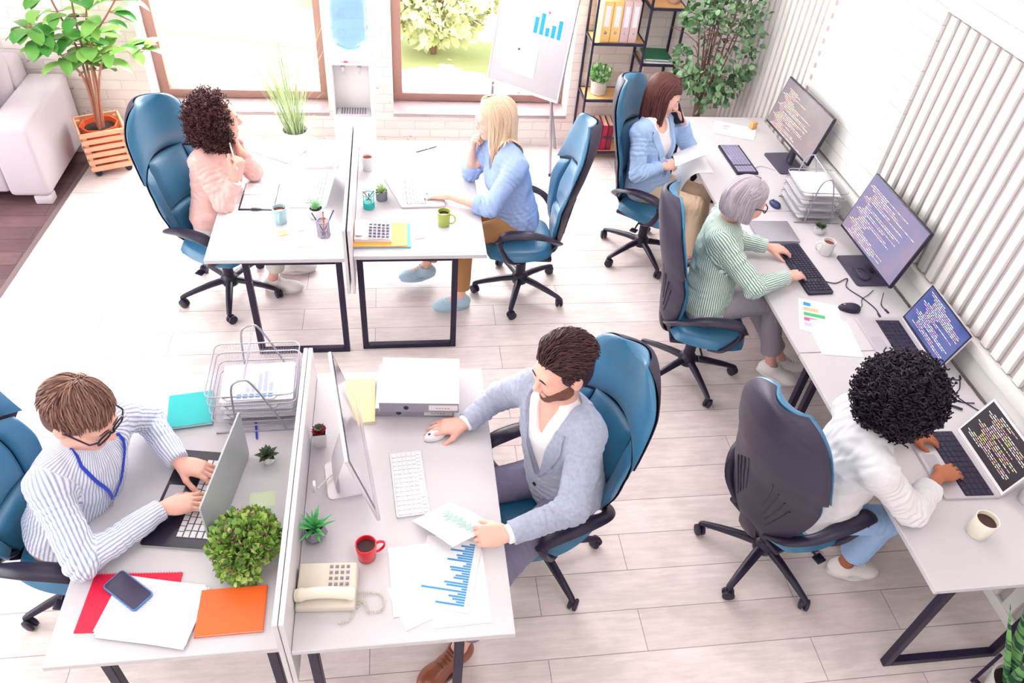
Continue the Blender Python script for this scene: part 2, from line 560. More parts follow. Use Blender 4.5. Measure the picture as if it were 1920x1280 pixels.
def brick_material(name):
    m = mat(name, '#efe6e2', 0.75); nt = m.node_tree; b = nt.nodes['Principled BSDF']; L = nt.links
    tc = nt.nodes.new('ShaderNodeTexCoord'); mp = nt.nodes.new('ShaderNodeMapping')
    mp.inputs['Rotation'].default_value = (R(-90), 0, 0)
    L.new(tc.outputs['Object'], mp.inputs['Vector'])
    n0 = nt.nodes.new('ShaderNodeTexNoise'); n0.inputs['Scale'].default_value = 7; n0.inputs['Detail'].default_value = 3
    L.new(mp.outputs[0], n0.inputs['Vector'])
    mixv = nt.nodes.new('ShaderNodeVectorMath'); mixv.operation = 'MULTIPLY_ADD'
    mixv.inputs[1].default_value = (0.02, 0.02, 0)
    L.new(n0.outputs['Color'], mixv.inputs[0]); L.new(mp.outputs[0], mixv.inputs[2])
    br = nt.nodes.new('ShaderNodeTexBrick'); br.inputs['Scale'].default_value = 1
    br.inputs['Brick Width'].default_value = 0.26; br.inputs['Row Height'].default_value = 0.078
    br.inputs['Mortar Size'].default_value = 0.006; br.inputs['Mortar Smooth'].default_value = 0.6
    br.inputs['Color1'].default_value = lin('#f3ece8'); br.inputs['Color2'].default_value = lin('#e9ded9')
    br.inputs['Mortar'].default_value = lin('#e3d8d4')
    L.new(mixv.outputs[0], br.inputs['Vector'])
    # chips and stains in the paint
    n1 = nt.nodes.new('ShaderNodeTexNoise'); n1.inputs['Scale'].default_value = 9; n1.inputs['Detail'].default_value = 6
    n1.inputs['Roughness'].default_value = 0.65
    L.new(mp.outputs[0], n1.inputs['Vector'])
    mr = nt.nodes.new('ShaderNodeMapRange'); mr.inputs['From Min'].default_value = 0.655; mr.inputs['From Max'].default_value = 0.70
    L.new(n1.outputs['Fac'], mr.inputs['Value'])
    mx = nt.nodes.new('ShaderNodeMix'); mx.data_type = 'RGBA'
    mx.inputs[7].default_value = lin('#b09a9a')
    L.new(mr.outputs['Result'], mx.inputs[0]); L.new(br.outputs['Color'], mx.inputs[6])
    L.new(mx.outputs[2], b.inputs['Base Color'])
    bp = nt.nodes.new('ShaderNodeBump'); bp.inputs['Strength'].default_value = 0.55; bp.inputs['Distance'].default_value = 0.006
    inv = nt.nodes.new('ShaderNodeMath'); inv.operation = 'MULTIPLY_ADD'; inv.inputs[1].default_value = -1.0
    L.new(br.outputs['Fac'], inv.inputs[0])
    nn = nt.nodes.new('ShaderNodeMath'); nn.operation = 'MULTIPLY'; nn.inputs[1].default_value = 0.9
    L.new(n1.outputs['Fac'], nn.inputs[0]); L.new(nn.outputs[0], inv.inputs[2])
    L.new(inv.outputs[0], bp.inputs['Height']); L.new(bp.outputs['Normal'], b.inputs['Normal'])
    return m

M_FLOOR = floor_material('pale_planks', '#efe2e0', '#e6d6d4', '#a8979a', 0.2057, 1.25, (0.2, -0.0445, 0), 0.0, 0.9)
M_DARKFLOOR = floor_material('dark_planks', '#7d5f62', '#634a50', '#3c2c33', 0.15, 1.1, (0.0, 0.02, 0), 0.0, 1.3)
M_BRICK = brick_material('white_brick')
M_WHITE = mat('white_paint', '#efedeb', 0.55)
M_RIB = mat('white_rib_paint', '#e6e4e1', 0.5)
M_GROOVE = mat('rib_backing', '#c5babd', 0.6)
M_CEIL = mat('ceiling_paint', '#f2f0ef', 0.8)
M_FRAME = mat('brown_window_frame', '#a27c74', 0.4, bump=0.1, bscale=30)
M_SILL = mat('brown_sill', '#9d8a8e', 0.2, spec=1.0, coat=1.0)
M_TRIM = mat('metal_strip', '#8f7f80', 0.4, 0.6)
M_GLASS = mat('window_glass', '#ffffff', 0.0, trans=1.0, ior=1.01, spec=0.3)

RX0, RX1, RY0, RY1, RZ = -5.2, 2.86, -2.2, 6.2, 4.0
# floors: pale planks, and the dark planks of the lounge corner behind a slanting metal strip
A0 = (-2.50, 5.80); A1 = (-2.62, 3.6)
kx = (A1[0] - A0[0]) / (A1[1] - A0[1])
xa = lambda y: A0[0] + kx * (y - A0[1])
mb = MB()
mb.prism([(xa(RY0), RY0), (RX1 + .2, RY0), (RX1 + .2, RY1 + .05), (xa(RY1 + .05), RY1 + .05)], -0.12, 0.0)
struct('floor', mb, M_FLOOR, smooth=False)
mb = MB()
mb.prism([(RX0 - .2, RY0), (xa(RY0) - .02, RY0), (xa(RY1 + .05) - .02, RY1 + .05), (RX0 - .2, RY1 + .05)], -0.12, 0.0)
struct('floor_lounge', mb, M_DARKFLOOR, smooth=False)
mb = MB()
mb.prism([(xa(RY0) - .022, RY0), (xa(RY0) + .012, RY0), (xa(RY1) + .012, RY1), (xa(RY1) - .022, RY1)], -0.02, 0.006)
struct('trim_1', mb, M_TRIM, smooth=False)
# ceiling with glowing panels added for fill light, left glazed wall, wall behind the viewer
mb = MB(); mb.box(((RX0 + RX1) / 2, (RY0 + RY1) / 2, RZ + .08), (RX1 - RX0 + .6, RY1 - RY0 + .6, .12))
struct('ceiling', mb, M_CEIL, smooth=False)
M_FILL_PANEL = mat('fill_glow', '#ffffff', 0.4, emit='#ffffff', estr=3.0)
for _x in (-2.2, 1.3):
    for _y in (0.6, 4.2):
        t = thing('fill_panel', 'square white fill light panel added unseen above the office', 'light', (_x, _y, 4.0), 0, 'added ceiling fill panels')
        mb = MB()
        for sx, sy, lx, ly in ((-.62, 0, .03, 1.27), (.62, 0, .03, 1.27), (0, -.62, 1.27, .03), (0, .62, 1.27, .03)): mb.box((sx, sy, .0), (lx, ly, .05))
        mb.build('frame', M_WHITE, t, smooth=False)
        mb = MB(); mb.box((0, 0, .012), (1.2, 1.2, .016)); mb.build('fill_diffuser', M_FILL_PANEL, t, smooth=False)
mb = MB(); mb.box(((RX0 + RX1) / 2, RY0 - .08, RZ / 2), (RX1 - RX0 + .6, .16, RZ)); struct('wall_front', mb, M_WHITE, smooth=False)
mb = MB()
mb.box((RX0 - .08, 2, .3), (.16, 8.6, .6)); mb.box((RX0 - .08, 2, 3.7), (.16, 8.6, .6))
for y in (-2.0, 2.0, 6.0): mb.box((RX0 - .08, y, 2), (.16, .45, 3.0))
struct('wall_left', mb, M_WHITE, smooth=False)
# back wall with two deep window openings
T = 0.42
W1 = (-2.0, -0.60); W2 = (-0.06, 1.45); SZ, WZ = 0.27, 3.1
mb = MB()
def wallbox(x0, x1, z0, z1): mb.box(((x0 + x1) / 2, RY1 + T / 2, (z0 + z1) / 2), (x1 - x0, T, z1 - z0))
wallbox(RX0 - .2, W1[0], 0, RZ); wallbox(W1[1], W2[0], 0, RZ); wallbox(W2[1], RX1 + .3, 0, RZ)
for w in (W1, W2): wallbox(w[0], w[1], 0, SZ); wallbox(w[0], w[1], WZ, RZ)
struct('wall_back', mb, M_BRICK, smooth=False)
for i, w in enumerate((W1, W2)):
    t = thing('window_%d' % (i + 1), None, None, ((w[0] + w[1]) / 2, RY1 + .25, SZ)); t['kind'] = 'structure'
    ww = w[1] - w[0]; hh = WZ - SZ
    mb = MB(); mb.box((0, -.125, .014), (ww, .30, .03), bev=.004); mb.build('window_sill', M_SILL, t)
    mb = MB()
    for sx in (-1, 1): mb.box((sx * (ww / 2 - .04), .02, hh / 2 + .01), (.08, .08, hh - .02), bev=.006)
    mb.box((0, .02, .065), (ww, .084, .07), bev=.006); mb.box((0, .02, hh - .05), (ww, .08, .08), bev=.006)
    mb.build('window_frame', M_FRAME, t)
    mb = MB(); mb.box((0, .03, hh / 2 + .03), (ww - .14, .006, hh - .16)); mb.build('window_pane', M_GLASS, t, smooth=False)
# right wall: painted boards and ribs
mb = MB(); mb.box((RX1 + .12, (RY0 + RY1) / 2, RZ / 2), (.24, RY1 - RY0 + .4, RZ)); struct('wall_right', mb, M_GROOVE, smooth=False)
XW = RX1
def rib_panel(name, y0, y1, z0, z1, n, w):
    mb = MB()
    for k in range(n):
        y = y0 + (y1 - y0) * (k + .5) / n
        mb.box((XW - .011, y, (z0 + z1) / 2), (.022, w, z1 - z0), bev=.003, seg=1)
    return struct(name, mb, M_RIB)
rib_panel('trim_2', -2.2, 3.74, 0.93, 2.08, 67, .054)          # ribs above the desks
rib_panel('trim_3', 4.93, 6.2, 0.06, 3.9, 15, .052)             # ribs in the far corner
rib_panel('trim_4', -2.2, 4.9, 0.06, 0.70, 66, .066)            # ribs below the desk tops
mb = MB()
for k in range(37):                                             # horizontal boards between the ribs
    z = .94 + k * .083
    mb.box((XW - .012, 4.34, z + .0405), (.024, 1.16, .0812), bev=.002, seg=1)
struct('trim_5', mb, M_RIB)
mb = MB()
for k in range(20): mb.box((XW - .012, .78, 2.09 + k * .1 + .049), (.024, 5.96, .0980), bev=.002, seg=1)
struct('trim_6', mb, M_RIB)
mb = MB()
for k in range(11): mb.box((XW - .0245, 4.835, .98 + k * .083 + .04), (.003, .03, .034))
struct('trim_7', mb, mat('vent_hole', '#a89a9b', 0.7), smooth=False)
mb = MB()
mb.box((XW - .025, 1.35, .895), (.05, 7.1, .06), bev=.006); mb.box((XW - .012, 1.35, .80), (.024, 7.1, .13), bev=.003)
struct('trim_8', mb, M_RIB)
mb = MB(); mb.box((XW - .014, 2, .03), (.028, 8.4, .06), bev=.004); struct('baseboard_right', mb, M_WHITE)
# outside: bright lawn, path and shrubs
M_LAWN = mat('lawn', '#c6cd9c', 0.9, var=0.15, vscale=0.8)
M_PATH = mat('gravel_path', '#dcb79f', 0.9, var=0.1, vscale=3)
mb = MB(); mb.box((0, 26.7, -.752), (60, 40, .1)); tag(mb.build('lawn', M_LAWN, smooth=False), 'bright sunlit lawn outside the windows', 'lawn', kind='stuff')
mb = MB(); mb.prism([(-9, 12.0), (-.4, 9.8), (-.1, 7.6), (6, 7.3), (6, 8.75), (.0, 9.0), (-.2, 11.0), (-9, 14)], -.70, -.685); tag(mb.build('garden_path', M_PATH, smooth=False), 'pale gravel path across the lawn outside', 'path')

def leaf_cluster(n, c, rad, size, seed, drop=0.0, elong=1.0, fn=None, fold=0.25):
    """(V,F) of n small folded leaves spread in an ellipsoid"""
    g = np.random.default_rng(seed); V = []; F = []
    for i in range(n):
        d = g.normal(size=3); d /= np.linalg.norm(d)
        rr = g.uniform(0.35, 1.0) ** 0.5
        p = np.array(c) + d * rr * np.array(rad)
        if fn is not None and not fn(p): continue
        out = d * 0.8 + np.array([0, 0, 0.35 - drop]) + g.normal(size=3) * 0.45
        out /= np.linalg.norm(out)
        s = np.cross(out, g.normal(size=3)); s /= np.linalg.norm(s) + 1e-9
        nn = np.cross(s, out)
        L = size * g.uniform(.7, 1.25); w = L * .30 * elong
        pts = [p, p + out * L * .30 + s * w + nn * L * fold * .3, p + out * L * .68 + s * w * .85 + nn * L * fold * .25, p + out * L - nn * L * fold * .2,
               p + out * L * .68 - s * w * .85 + nn * L * fold * .25, p + out * L * .30 - s * w + nn * L * fold * .3, p + out * L * .34, p + out * L * .68]
        b = len(V); V += pts
        F += [(b, b + 1, b + 6), (b + 1, b + 2, b + 7, b + 6), (b + 2, b + 3, b + 7), (b + 3, b + 4, b + 7), (b + 4, b + 5, b + 6, b + 7), (b + 5, b, b + 6)]
    return V, F
M_BUSH = leafmat('bush_leaves', '#b9c596', '#e9e9cd', 0.8)
M_BARK = mat('bark', '#8a6b58', 0.8, bump=0.3)
for i, (x, y, s) in enumerate(((.45, 9.95, .70), (1.95, 9.75, .70), (.20, 11.7, .85))):
    lab = ('pale green shrub on a short stem outside, left of the flip chart', 'pale green shrub outside mostly hidden by the flip chart', 'pale shrub further back outside, showing above the nearer one')[i]
    t = thing('garden_shrub', lab, 'shrub', (x, y, -.698), 0, 'shrubs outside the window')
    mb = MB(); mb.add(*leaf_cluster(1500, (0, 0, .95 * s), (.95 * s, .7 * s, .72 * s), .16, 40 + i)); mb.build('foliage', M_BUSH, t, smooth=False)
    mb = MB()
    for k in range(4): mb.tube(cr([(0, 0, 0), (.06 * k - .1, .05, .4 * s), (.22 * k - .33, .1 * (-1) ** k, .95 * s)], 4), .035)
    mb.build('stem', M_BARK, t)
# ------------------------------------------------------------------ desks
M_DESK = mat('white_laminate', '#cfcbd0', 0.35, spec=0.4)
M_EDGE = mat('white_edge', '#dcd6dc', 0.45)
M_BLACK = mat('black_steel', '#241c36', 0.4, spec=0.4)
M_DIV = mat('divider_white', '#dcd8dd', 0.45)
def rect_loop(mb, x0, x1, y, z0, z1, w=.035, d=.035):
    mb.box((x0, y, (z0 + z1) / 2), (w, d, z1 - z0), bev=.003, seg=1); mb.box((x1, y, (z0 + z1) / 2), (w, d, z1 - z0), bev=.003, seg=1)
    mb.box(((x0 + x1) / 2, y, z0 + w / 2), (x1 - x0 - w, d, w), bev=.003, seg=1); mb.box(((x0 + x1) / 2, y, z1 - w / 2), (x1 - x0 - w, d, w), bev=.003, seg=1)
def desk(label, x0, x1, y0, y1, lx0, lx1, group):
    cx, cy = (x0 + x1) / 2, (y0 + y1) / 2
    t = thing('desk', label, 'desk', (cx, cy, 0), 0, group)
    mb = MB(); mb.box((0, 0, .7275), (x1 - x0, y1 - y0, .025), bev=.002, seg=1); mb.build('tabletop', M_DESK, t)
    for y in (y0 + .045 - cy, y1 - .045 - cy):
        mb = MB(); rect_loop(mb, lx0 - cx, lx1 - cx, y, 0, .714); mb.build('leg_frame', M_BLACK, t)
    mb = MB()
    for x in (lx0 + .05 - cx, lx1 - .05 - cx): mb.box((x, 0, .697), (.03, y1 - y0 - .16, .034))
    mb.build('rail', M_BLACK, t, smooth=False)
    return t
G1 = 'white desks with black loop legs'
desk('white desk at front left, under the flowering plant and orange notebook', -1.22, -.462, 1.27, 2.62, -1.05, -.50, G1)
desk('white desk at front centre, under the beige telephone and red mug', -.42, .355, 1.255, 2.60, -.36, .16, G1)
desk('white desk at back left, under the open clipboard and pencil holder', -1.085, -.335, 3.50, 4.87, -.88, -.37, G1)
desk('white desk at back centre, under the calculator and green mug', -.285, .47, 3.52, 4.87, -.255, .29, G1)
desk('white desk by the ribbed wall, nearest the viewer, under the cream coffee mug', 2.01, 2.81, 1.29, 2.635, 2.14, 2.68, G1)
desk('white desk by the ribbed wall, middle one of the row', 2.01, 2.81, 2.64, 3.96, 2.14, 2.68, G1)
desk('white desk by the ribbed wall, furthest back, under the first computer screen', 2.03, 2.81, 3.965, 5.29, 2.14, 2.68, G1)
def divider(lab, x, y0, y1, z0, z1):
    mb = MB(); mb.box((0, 0, (z0 + z1) / 2), (.018, y1 - y0, z1 - z0), bev=.0015, seg=1)
    o = mb.build('desk_divider', M_DIV, None, loc=(x, (y0 + y1) / 2, 0)); tag(o, lab, 'divider', 'white divider panels between desks'); return o
divider('white divider panel along the right edge of the front left desk', -.4515, 1.255, 2.575, .50, .93)
divider('white divider panel along the left edge of the front centre desk', -.4305, 1.255, 2.575, .50, .93)
divider('white divider panel along the right edge of the back left desk', -.3245, 3.495, 4.80, .49, .93)
divider('white divider panel along the left edge of the back centre desk', -.296, 3.495, 4.80, .49, .93)

# ------------------------------------------------------------------ office chairs
M_TEAL = mat('teal_leather', '#1a6a93', 0.42, bump=0.06, bscale=120, spec=0.9, sheen=0.12, coat=0.15)
M_SHELL = mat('dark_shell', '#332c42', 0.5, bump=0.05, bscale=200)
M_ARM = mat('armrest_plastic', '#231b33', 0.38)
M_WHEEL = mat('caster_rubber', '#2a2438', 0.5)
HW = [(0.4, 0.088), (0.46, 0.135), (0.54, 0.185), (0.66, 0.231), (0.78, 0.253), (0.9, 0.241), (0.945, 0.232), (0.95, 0.272), (1.077, 0.268), (1.191, 0.246), (1.255, 0.222), (1.287, 0.178), (1.299, 0.115)]
HWB = [(0.4, 0.088), (0.46, 0.135), (0.54, 0.185), (0.66, 0.231), (0.72, .247), (0.78, 0.256), (.84, .257), (0.9, 0.248), (0.98, 0.236), (1.077, 0.23), (1.191, 0.246), (1.255, 0.222), (1.287, 0.178), (1.299, 0.115)]
XB = [(0.38, -.175), (0.5, -.215), (0.62, -.225), (0.8, -.255), (0.95, -.300), (1.141, -.345), (1.299, -.365)]
CC = [(0.4, .015), (0.6, .05), (0.8, .075), (0.94, .07), (0.955, .085), (1.1, .08), (1.299, .06)]
def back_pt(u, z, tab, off):
    if z >= .905 and tab is not HWB:
        t = (z - .905) / .394
        t = min(t, 1.0); hw = .276 * (1 - .12 * t) * (1 - t ** 4.5) ** .42; cc = .088 - .028 * t
    else: hw = ip(z, tab or HWB); cc = ip(z, CC)
    return Vector((ip(z, XB) + cc * u * u + off, u * hw, z))
def pad(u0, u1, z0, z1, puff, base=.004, tab=HWB, corner=None, nu=12, nv=14, arch=0.0, arch1=0.0, dense=1.0, soft=.55):
    def prof(a, p=5): return max(0.0, 1 - abs(2 * a - 1) ** p)
    def zu(i, j):
        u = u0 + (u1 - u0) * i; zb = z0 + arch * (1 - u * u); z = zb + (z1 + arch1 * (1 - u * u) - zb) * (1 - (1 - j) ** dense)
        return u, z
    def front(i, j):
        u, z = zu(i, j); return back_pt(u, z, tab, base + puff * (prof(i) * prof(j)) ** soft)
    def back(i, j):
        u, z = zu(i, j); return back_pt(u, z, tab, -.0005)
    mb = MB(); mb.slab(front, back, nu, nv); return mb
def make_chair():
    t = thing('office_chair', 'chair', 'chair')
    # moulded shell behind the upholstery
    mb = MB()
    mb.slab(lambda i, j: back_pt(2 * i - 1, .385 + .906 * (1 - (1 - j) ** 1.5), None, -.012),
            lambda i, j: back_pt((2 * i - 1) * .99, .385 + .905 * (1 - (1 - j) ** 1.5), None, -.018 - .026 * (1 - abs(2 * i - 1) ** 2.2) * (1 - abs(2 * j - 1) ** 8)), 20, 46)
    for s in (-1, 1):
        for k in range(4):
            u0 = s * (.30 + .12 * k)
            pts = [back_pt(u0 * (1 - .25 * a), .86 - .035 * k - .20 * a, HWB, -.0425 + .028 * abs(u0) ** 4 ) for a in (0, .25, .5, .75, 1)]
            mb.tube(pts, .0035, 6)
    mb.build('back_shell', M_SHELL, t, angle=50)
    pad(-1, 1, .906, 1.292, .044, tab=HW, nu=24, nv=26, arch=.075, dense=1.5, soft=.85).build('headrest', M_TEAL, t, angle=60)
    pad(-.60, .60, .665, .965, .026).build('back_cushion', M_TEAL, t, angle=60)
    pad(-.66, .66, .455, .66, .034).build('lumbar_cushion', M_TEAL, t, angle=60)
    for s in (-1, 1):
        pad(*sorted((s * .63, s * .985)), .50, .902, .022, arch1=.072).build('side_bolster', M_TEAL, t, angle=60)
    # seat
    SW = .25
    def seat_xy(i, j):
        a = 2 * i - 1; b = j
        x = -.20 + .47 * b
        c = 2 * b - 1
        w = SW * (1 - .10 * (1 - b))
        return .035 + .235 * c * math.sqrt(1 - .34 * a * a), a * w * math.sqrt(1 - .34 * c * c) * 1.06
    def top(i, j):
        x, y = seat_xy(i, j); e = (1 - abs(2 * i - 1) ** 6) * (1 - abs(2 * j - 1) ** 8)
        return Vector((x, y, .425 + .062 * e ** .5 - .025 * max(0, j - .75) ** 1.2))
    def bot(i, j):
        x, y = seat_xy(i, j); e = (1 - abs(2 * i - 1) ** 6) * (1 - abs(2 * j - 1) ** 8)
        return Vector((x * .99, y * .985, .425 - .030 * e ** .5))
    mb = MB(); mb.slab(top, bot, 18, 18); mb.build('seat_cushion', M_TEAL, t, angle=60)
    mb = MB(); mb.box((-.01, 0, .385), (.34, .34, .03), bev=.012); mb.box((-.02, 0, .352), (.20, .15, .05), bev=.015)
    mb.tube(cr([(-.10, 0, .36), (-.19, 0, .37), (-.22, 0, .42), (-.235, 0, .52)], 4), .03, 10, flat=((1, 0, .2), 1.9, .7))
    mb.build('seat_mechanism', M_ARM, t)
    mb = MB(); mb.tube([(0, -.10, .36), (.01, -.20, .355), (.015, -.24, .35)], .006, 6); mb.box((.016, -.255, .349), (.05, .045, .012), bev=.005); mb.build('lever', M_ARM, t)
    for s in (-1, 1):
        p = cr([(-.205, s * .10, .47), (-.205, s * .19, .54), (-.14, s * .262, .615), (-.03, s * .285, .655), (.10, s * .285, .655), (.165, s * .283, .635),
                (.180, s * .278, .59), (.155, s * .268, .51), (.11, s * .245, .43), (.05, s * .20, .395)], 5)
        mb = MB(); n = len(p)
        rad = [(.030 + .012 * math.sin(math.pi * min(1, max(0, (k / n - .25) / .35)))) for k in range(n)]
        mb.tube(p, rad, 10, flat=((0, s * 1.0, 0.0001), .45, 1.15) if False else ((0, 0, 1), 1.0, .5))
        mb.build('armrest', M_ARM, t, angle=60)
    # five-star base
    mb = MB(); mb.lathe([(.0, .085), (.052, .085), (.056, .10), (.056, .135), (.045, .15), (.034, .16), (.034, .25), (.026, .255), (.026, .345), (0, .345)], 20)
    mb.build('column', M_ARM, t)
    for k in range(5):
        a = R(72 * k + 36)
        d = Vector((math.cos(a), math.sin(a), 0))
        mb = MB()
        p = [d * .04 + Vector((0, 0, .118)), d * .12 + Vector((0, 0, .112)), d * .22 + Vector((0, 0, .094)), d * .305 + Vector((0, 0, .074)), d * .322 + Vector((0, 0, .068))]
        mb.tube(p, [.030, .028, .024, .019, .013], 8, flat=((0, 0, 1), .85, .72))
        o = mb.build('base_leg', M_ARM, t, angle=50)
        mb = MB(); q = d * .318; w = Vector((-d.y, d.x, 0))
        side = (d * .8 + w * .6).normalized(); roll = Vector((-side.y, side.x, 0))
        mm = Matrix((roll, Vector((0, 0, 1)), side)).transposed()
        for s2 in (-1, 1):
            cc = q + side * (s2 * .013) + roll * .012 + Vector((0, 0, .030))
            mb.lathe([(0, -.010), (.022, -.010), (.030, -.006), (.030, .006), (.022, .010), (0, .010)], 16, cc, mm)
        mb.tube([q + Vector((0, 0, .068)), q + Vector((0, 0, .045)), q + roll * .012 + Vector((0, 0, .032))], .010, 8)
        mb.build('caster', M_WHEEL, o, angle=50)
    return t
CHAIRS = [
    ('teal office chair behind the woman in the pink blouse, back left', -1.145, 4.14, -27, -21),
    ('teal office chair of the blonde woman in blue, back centre', 0.785, 4.11, 176, -32),
    ('teal office chair of the brunette woman in the light blue blazer', 1.76, 4.53, -40, -4),
    ('teal office chair with its dark back turned, under the grey-haired woman', 1.74, 3.26, -12, -33),
    ('teal office chair with its dark back turned, under the woman with black curls', 1.74, 1.92, 20, 19),
    ('teal office chair of the bearded man in the grey jacket', 0.605, 2.005, 199, -13),
    ('teal office chair cut by the left picture edge, under the man in the striped shirt', -1.39, 1.975, -8, 35),
]
ch0 = make_chair()
for i, (lab, x, y, a, b) in enumerate(CHAIRS):
    c = ch0 if i == 0 else copy_tree(ch0)
    c.location = (x, y, 0); c.rotation_euler = (0, 0, R(a)); c['label'] = lab; c['category'] = 'chair'; c['group'] = 'teal office chairs'
    for ch in c.children:
        if ch.name.startswith('base_leg') or ch.name.startswith('column'): ch.rotation_euler = (0, 0, R(b))
# ------------------------------------------------------------------ things on the desks
M_PAPER = mat('paper', '#eceaee', 0.75)
M_INK = mat('print_grey', '#c9c5d0', 0.8)
M_INK2 = mat('print_dark', '#8f8b9c', 0.8)
M_BLUEBAR = mat('chart_blue', '#3f8fc6', 0.7)
M_CYAN = mat('chart_cyan', '#1f9bd7', 0.7)
M_GREYBAR = mat('chart_grey', '#b9c0d6', 0.7)
M_GREENBAR = mat('chart_green', '#a9c4bd', 0.7)
M_KEYDARK = mat('black_plastic', '#221d33', 0.4)
M_KEYCAP = mat('key_black', '#2c2740', 0.45)
M_KEYWHITE = mat('key_white', '#e6e4e8', 0.4)
M_SILVER = mat('silver_metal', '#c6c3cb', 0.32, 0.55)
M_WIRE = mat('wire_grey', '#a9a5b3', 0.35, 0.6)
M_CHROME = mat('chrome', '#d8d8de', 0.15, 0.9)
M_SOIL = mat('soil', '#3a2a28', 0.9, bump=0.6, bscale=150)
M_CERAMIC = mat('white_ceramic', '#e6e3e4', 0.25)
M_COFFEE = mat('coffee', '#40201f', 0.25)
M_TEA = mat('tea', '#7a3425', 0.1)
M_CABLE = mat('black_cable', '#2a2540', 0.45)
M_WCABLE = mat('white_cable', '#e8e6ea', 0.45)
ZT = .740

def sheet(mb, w, h, z, t=.0006, dx=0, dy=0, rz=0):
    M = rotz(rz)
    P = [M @ Vector((x * w / 2, y * h / 2, 0)) + Vector((dx, dy, 0)) for x, y in ((-1, -1), (1, -1), (1, 1), (-1, 1))]
    mb.prism([(p.x, p.y) for p in P], z, z + t)
def mark(mb, x0, x1, y0, y1, z, rz=0, dx=0, dy=0, t=.0003):
    M = rotz(rz); P = [M @ Vector((x, y, 0)) + Vector((dx, dy, 0)) for x, y in ((x0, y0), (x1, y0), (x1, y1), (x0, y1))]
    mb.prism([(p.x, p.y) for p in P], z, z + t)
def textlines(mb, w, h, z, rows, seed, rz=0, dx=0, dy=0, margin=.018, m=1, along='x', th=.0018):
    g = random.Random(seed); old = mb.m; mb.m = m
    H_, W_ = (h, w) if along == 'x' else (w, h)
    for r in range(rows):
        v = H_ / 2 - margin - (H_ - 2 * margin) * (r + .5) / rows
        if g.random() < .12: continue
        u = -W_ / 2 + margin; end = W_ / 2 - margin * (1 + 2 * g.random())
        while u < end:
            l = min(g.uniform(.012, .04), end - u)
            if l < .004: break
            if along == 'x': mark(mb, u, u + l, v - th / 2, v + th / 2, z, rz, dx, dy)
            else: mark(mb, v - th / 2, v + th / 2, u, u + l, z, rz, dx, dy)
            u += l + .004
    mb.m = old
def paper(name, label, cat, x, y, rz, w=.21, h=.297, z=ZT, n=1, group=None, deco=None, mats=None, jit=.0, seed=1):
    """n sheets lying on each other (one stack), top one printed"""
    mb = MB(); g = random.Random(seed)
    for k in range(n):
        top = k == n - 1
        sheet(mb, w, h, z + k * .0009, .0008, 0 if top else g.uniform(-jit, jit), 0 if top else g.uniform(-jit, jit), 0 if top else g.uniform(-jit, jit) * 3)
    if deco: deco(mb, z + n * .0009)
    o = mb.build(name, mats or [M_PAPER, M_INK], None, smooth=False, loc=(x, y, 0), rz=R(rz))
    return tag(o, label, cat, group)

# --- books and notebooks
def notebook(name, label, x, y, rz, w, h, t, cover, z=ZT, spine='left', group=None, cat='notebook', band=False):
    th = thing(name, label, cat, (x, y, z), R(rz), group)
    mb = MB()
    mb.box((0, 0, .0012), (w, h, .0022), bev=.001, seg=1); mb.box((0, 0, t - .0012), (w, h, .0022), bev=.001, seg=1)
    if spine == 'left': mb.box((-w / 2 + .0012, 0, t / 2), (.0024, h, t), bev=.001, seg=1)
    elif spine == 'top': mb.box((0, h / 2 - .0012, t / 2), (w, .0024, t), bev=.001, seg=1)
    mb.build('cover', cover, th)
    mb = MB(); mb.box((.001, 0, t / 2), (w - .006, h - .006, t - .0044)); mb.build('pages', M_PAPER, th, smooth=False)
    return th
M_TEALBOOK = mat('teal_cover', '#16aeb0', 0.45)
M_ORANGE = mat('orange_cover', '#f5682c', 0.35)
M_RED = mat('red_cover', '#d5123f', 0.45)
M_YELLOW = mat('yellow_cover', '#f6d79a', 0.6)
M_PINK = mat('pink_cover', '#efd3d3', 0.6)
notebook('notebook', 'teal hardcover notebook on loose sheets left of the wire letter tray', -.947, 2.385, 8, .185, .195, .018, M_TEALBOOK, ZT + .004)
notebook('notebook', 'bright orange notebook in the front corner of the left desk', -.637, 1.42, 1, .228, .175, .014, M_ORANGE)
sb = thing('spiral_notebook', 'red spiral notebook partly under the papers and smartphone', 'notebook', (-.992, 1.485, ZT), R(-3))
mb = MB(); mb.box((0, 0, .003), (.305, .222, .006), bev=.001, seg=1); mb.build('cover', M_RED, sb)
mb = MB()
for k in range(30): mb.tube([Vector((-.143 + k * .00985, .111 + .0045 * math.cos(a), .003 + .0045 * math.sin(a))) for a in np.linspace(0, 2 * math.pi, 8, endpoint=False)], .0009, 5, closed=True)
mb.build('spiral_binding', mat('pink_wire', '#e7a9b5', 0.4), sb)
def deco_text(mb, z): textlines(mb, .30, .215, z, 22, 5)
paper('paper_stack', 'fanned white printed sheets under the smartphone on the front left desk', 'papers', -.905, 1.442, -12, .305, .215, ZT + .0065, 8, None, deco_text, jit=.012)
ph = thing('smartphone', 'dark smartphone in a blue case lying on papers, front left', 'phone', (-1.003, 1.52, ZT + .014), R(-39))
mb = MB(); mb.prism(roundrect(.168, .084, .013), 0, .010); mb.build('phone_case', mat('blue_case', '#4f7fb5', 0.4), ph)
mb = MB(); mb.prism(roundrect(.160, .076, .010), .0098, .0112); mb.build('screen', mat('phone_screen', '#3b3650', 0.15), ph)
def deco_text2(mb, z): textlines(mb, .21, .297, z, 24, 9)
paper('paper_sheet', 'white printed sheets in the far corner under the teal notebook', 'papers', -1.035, 2.475, 6, .30, .215, ZT, 3, None, deco_text, jit=.01)
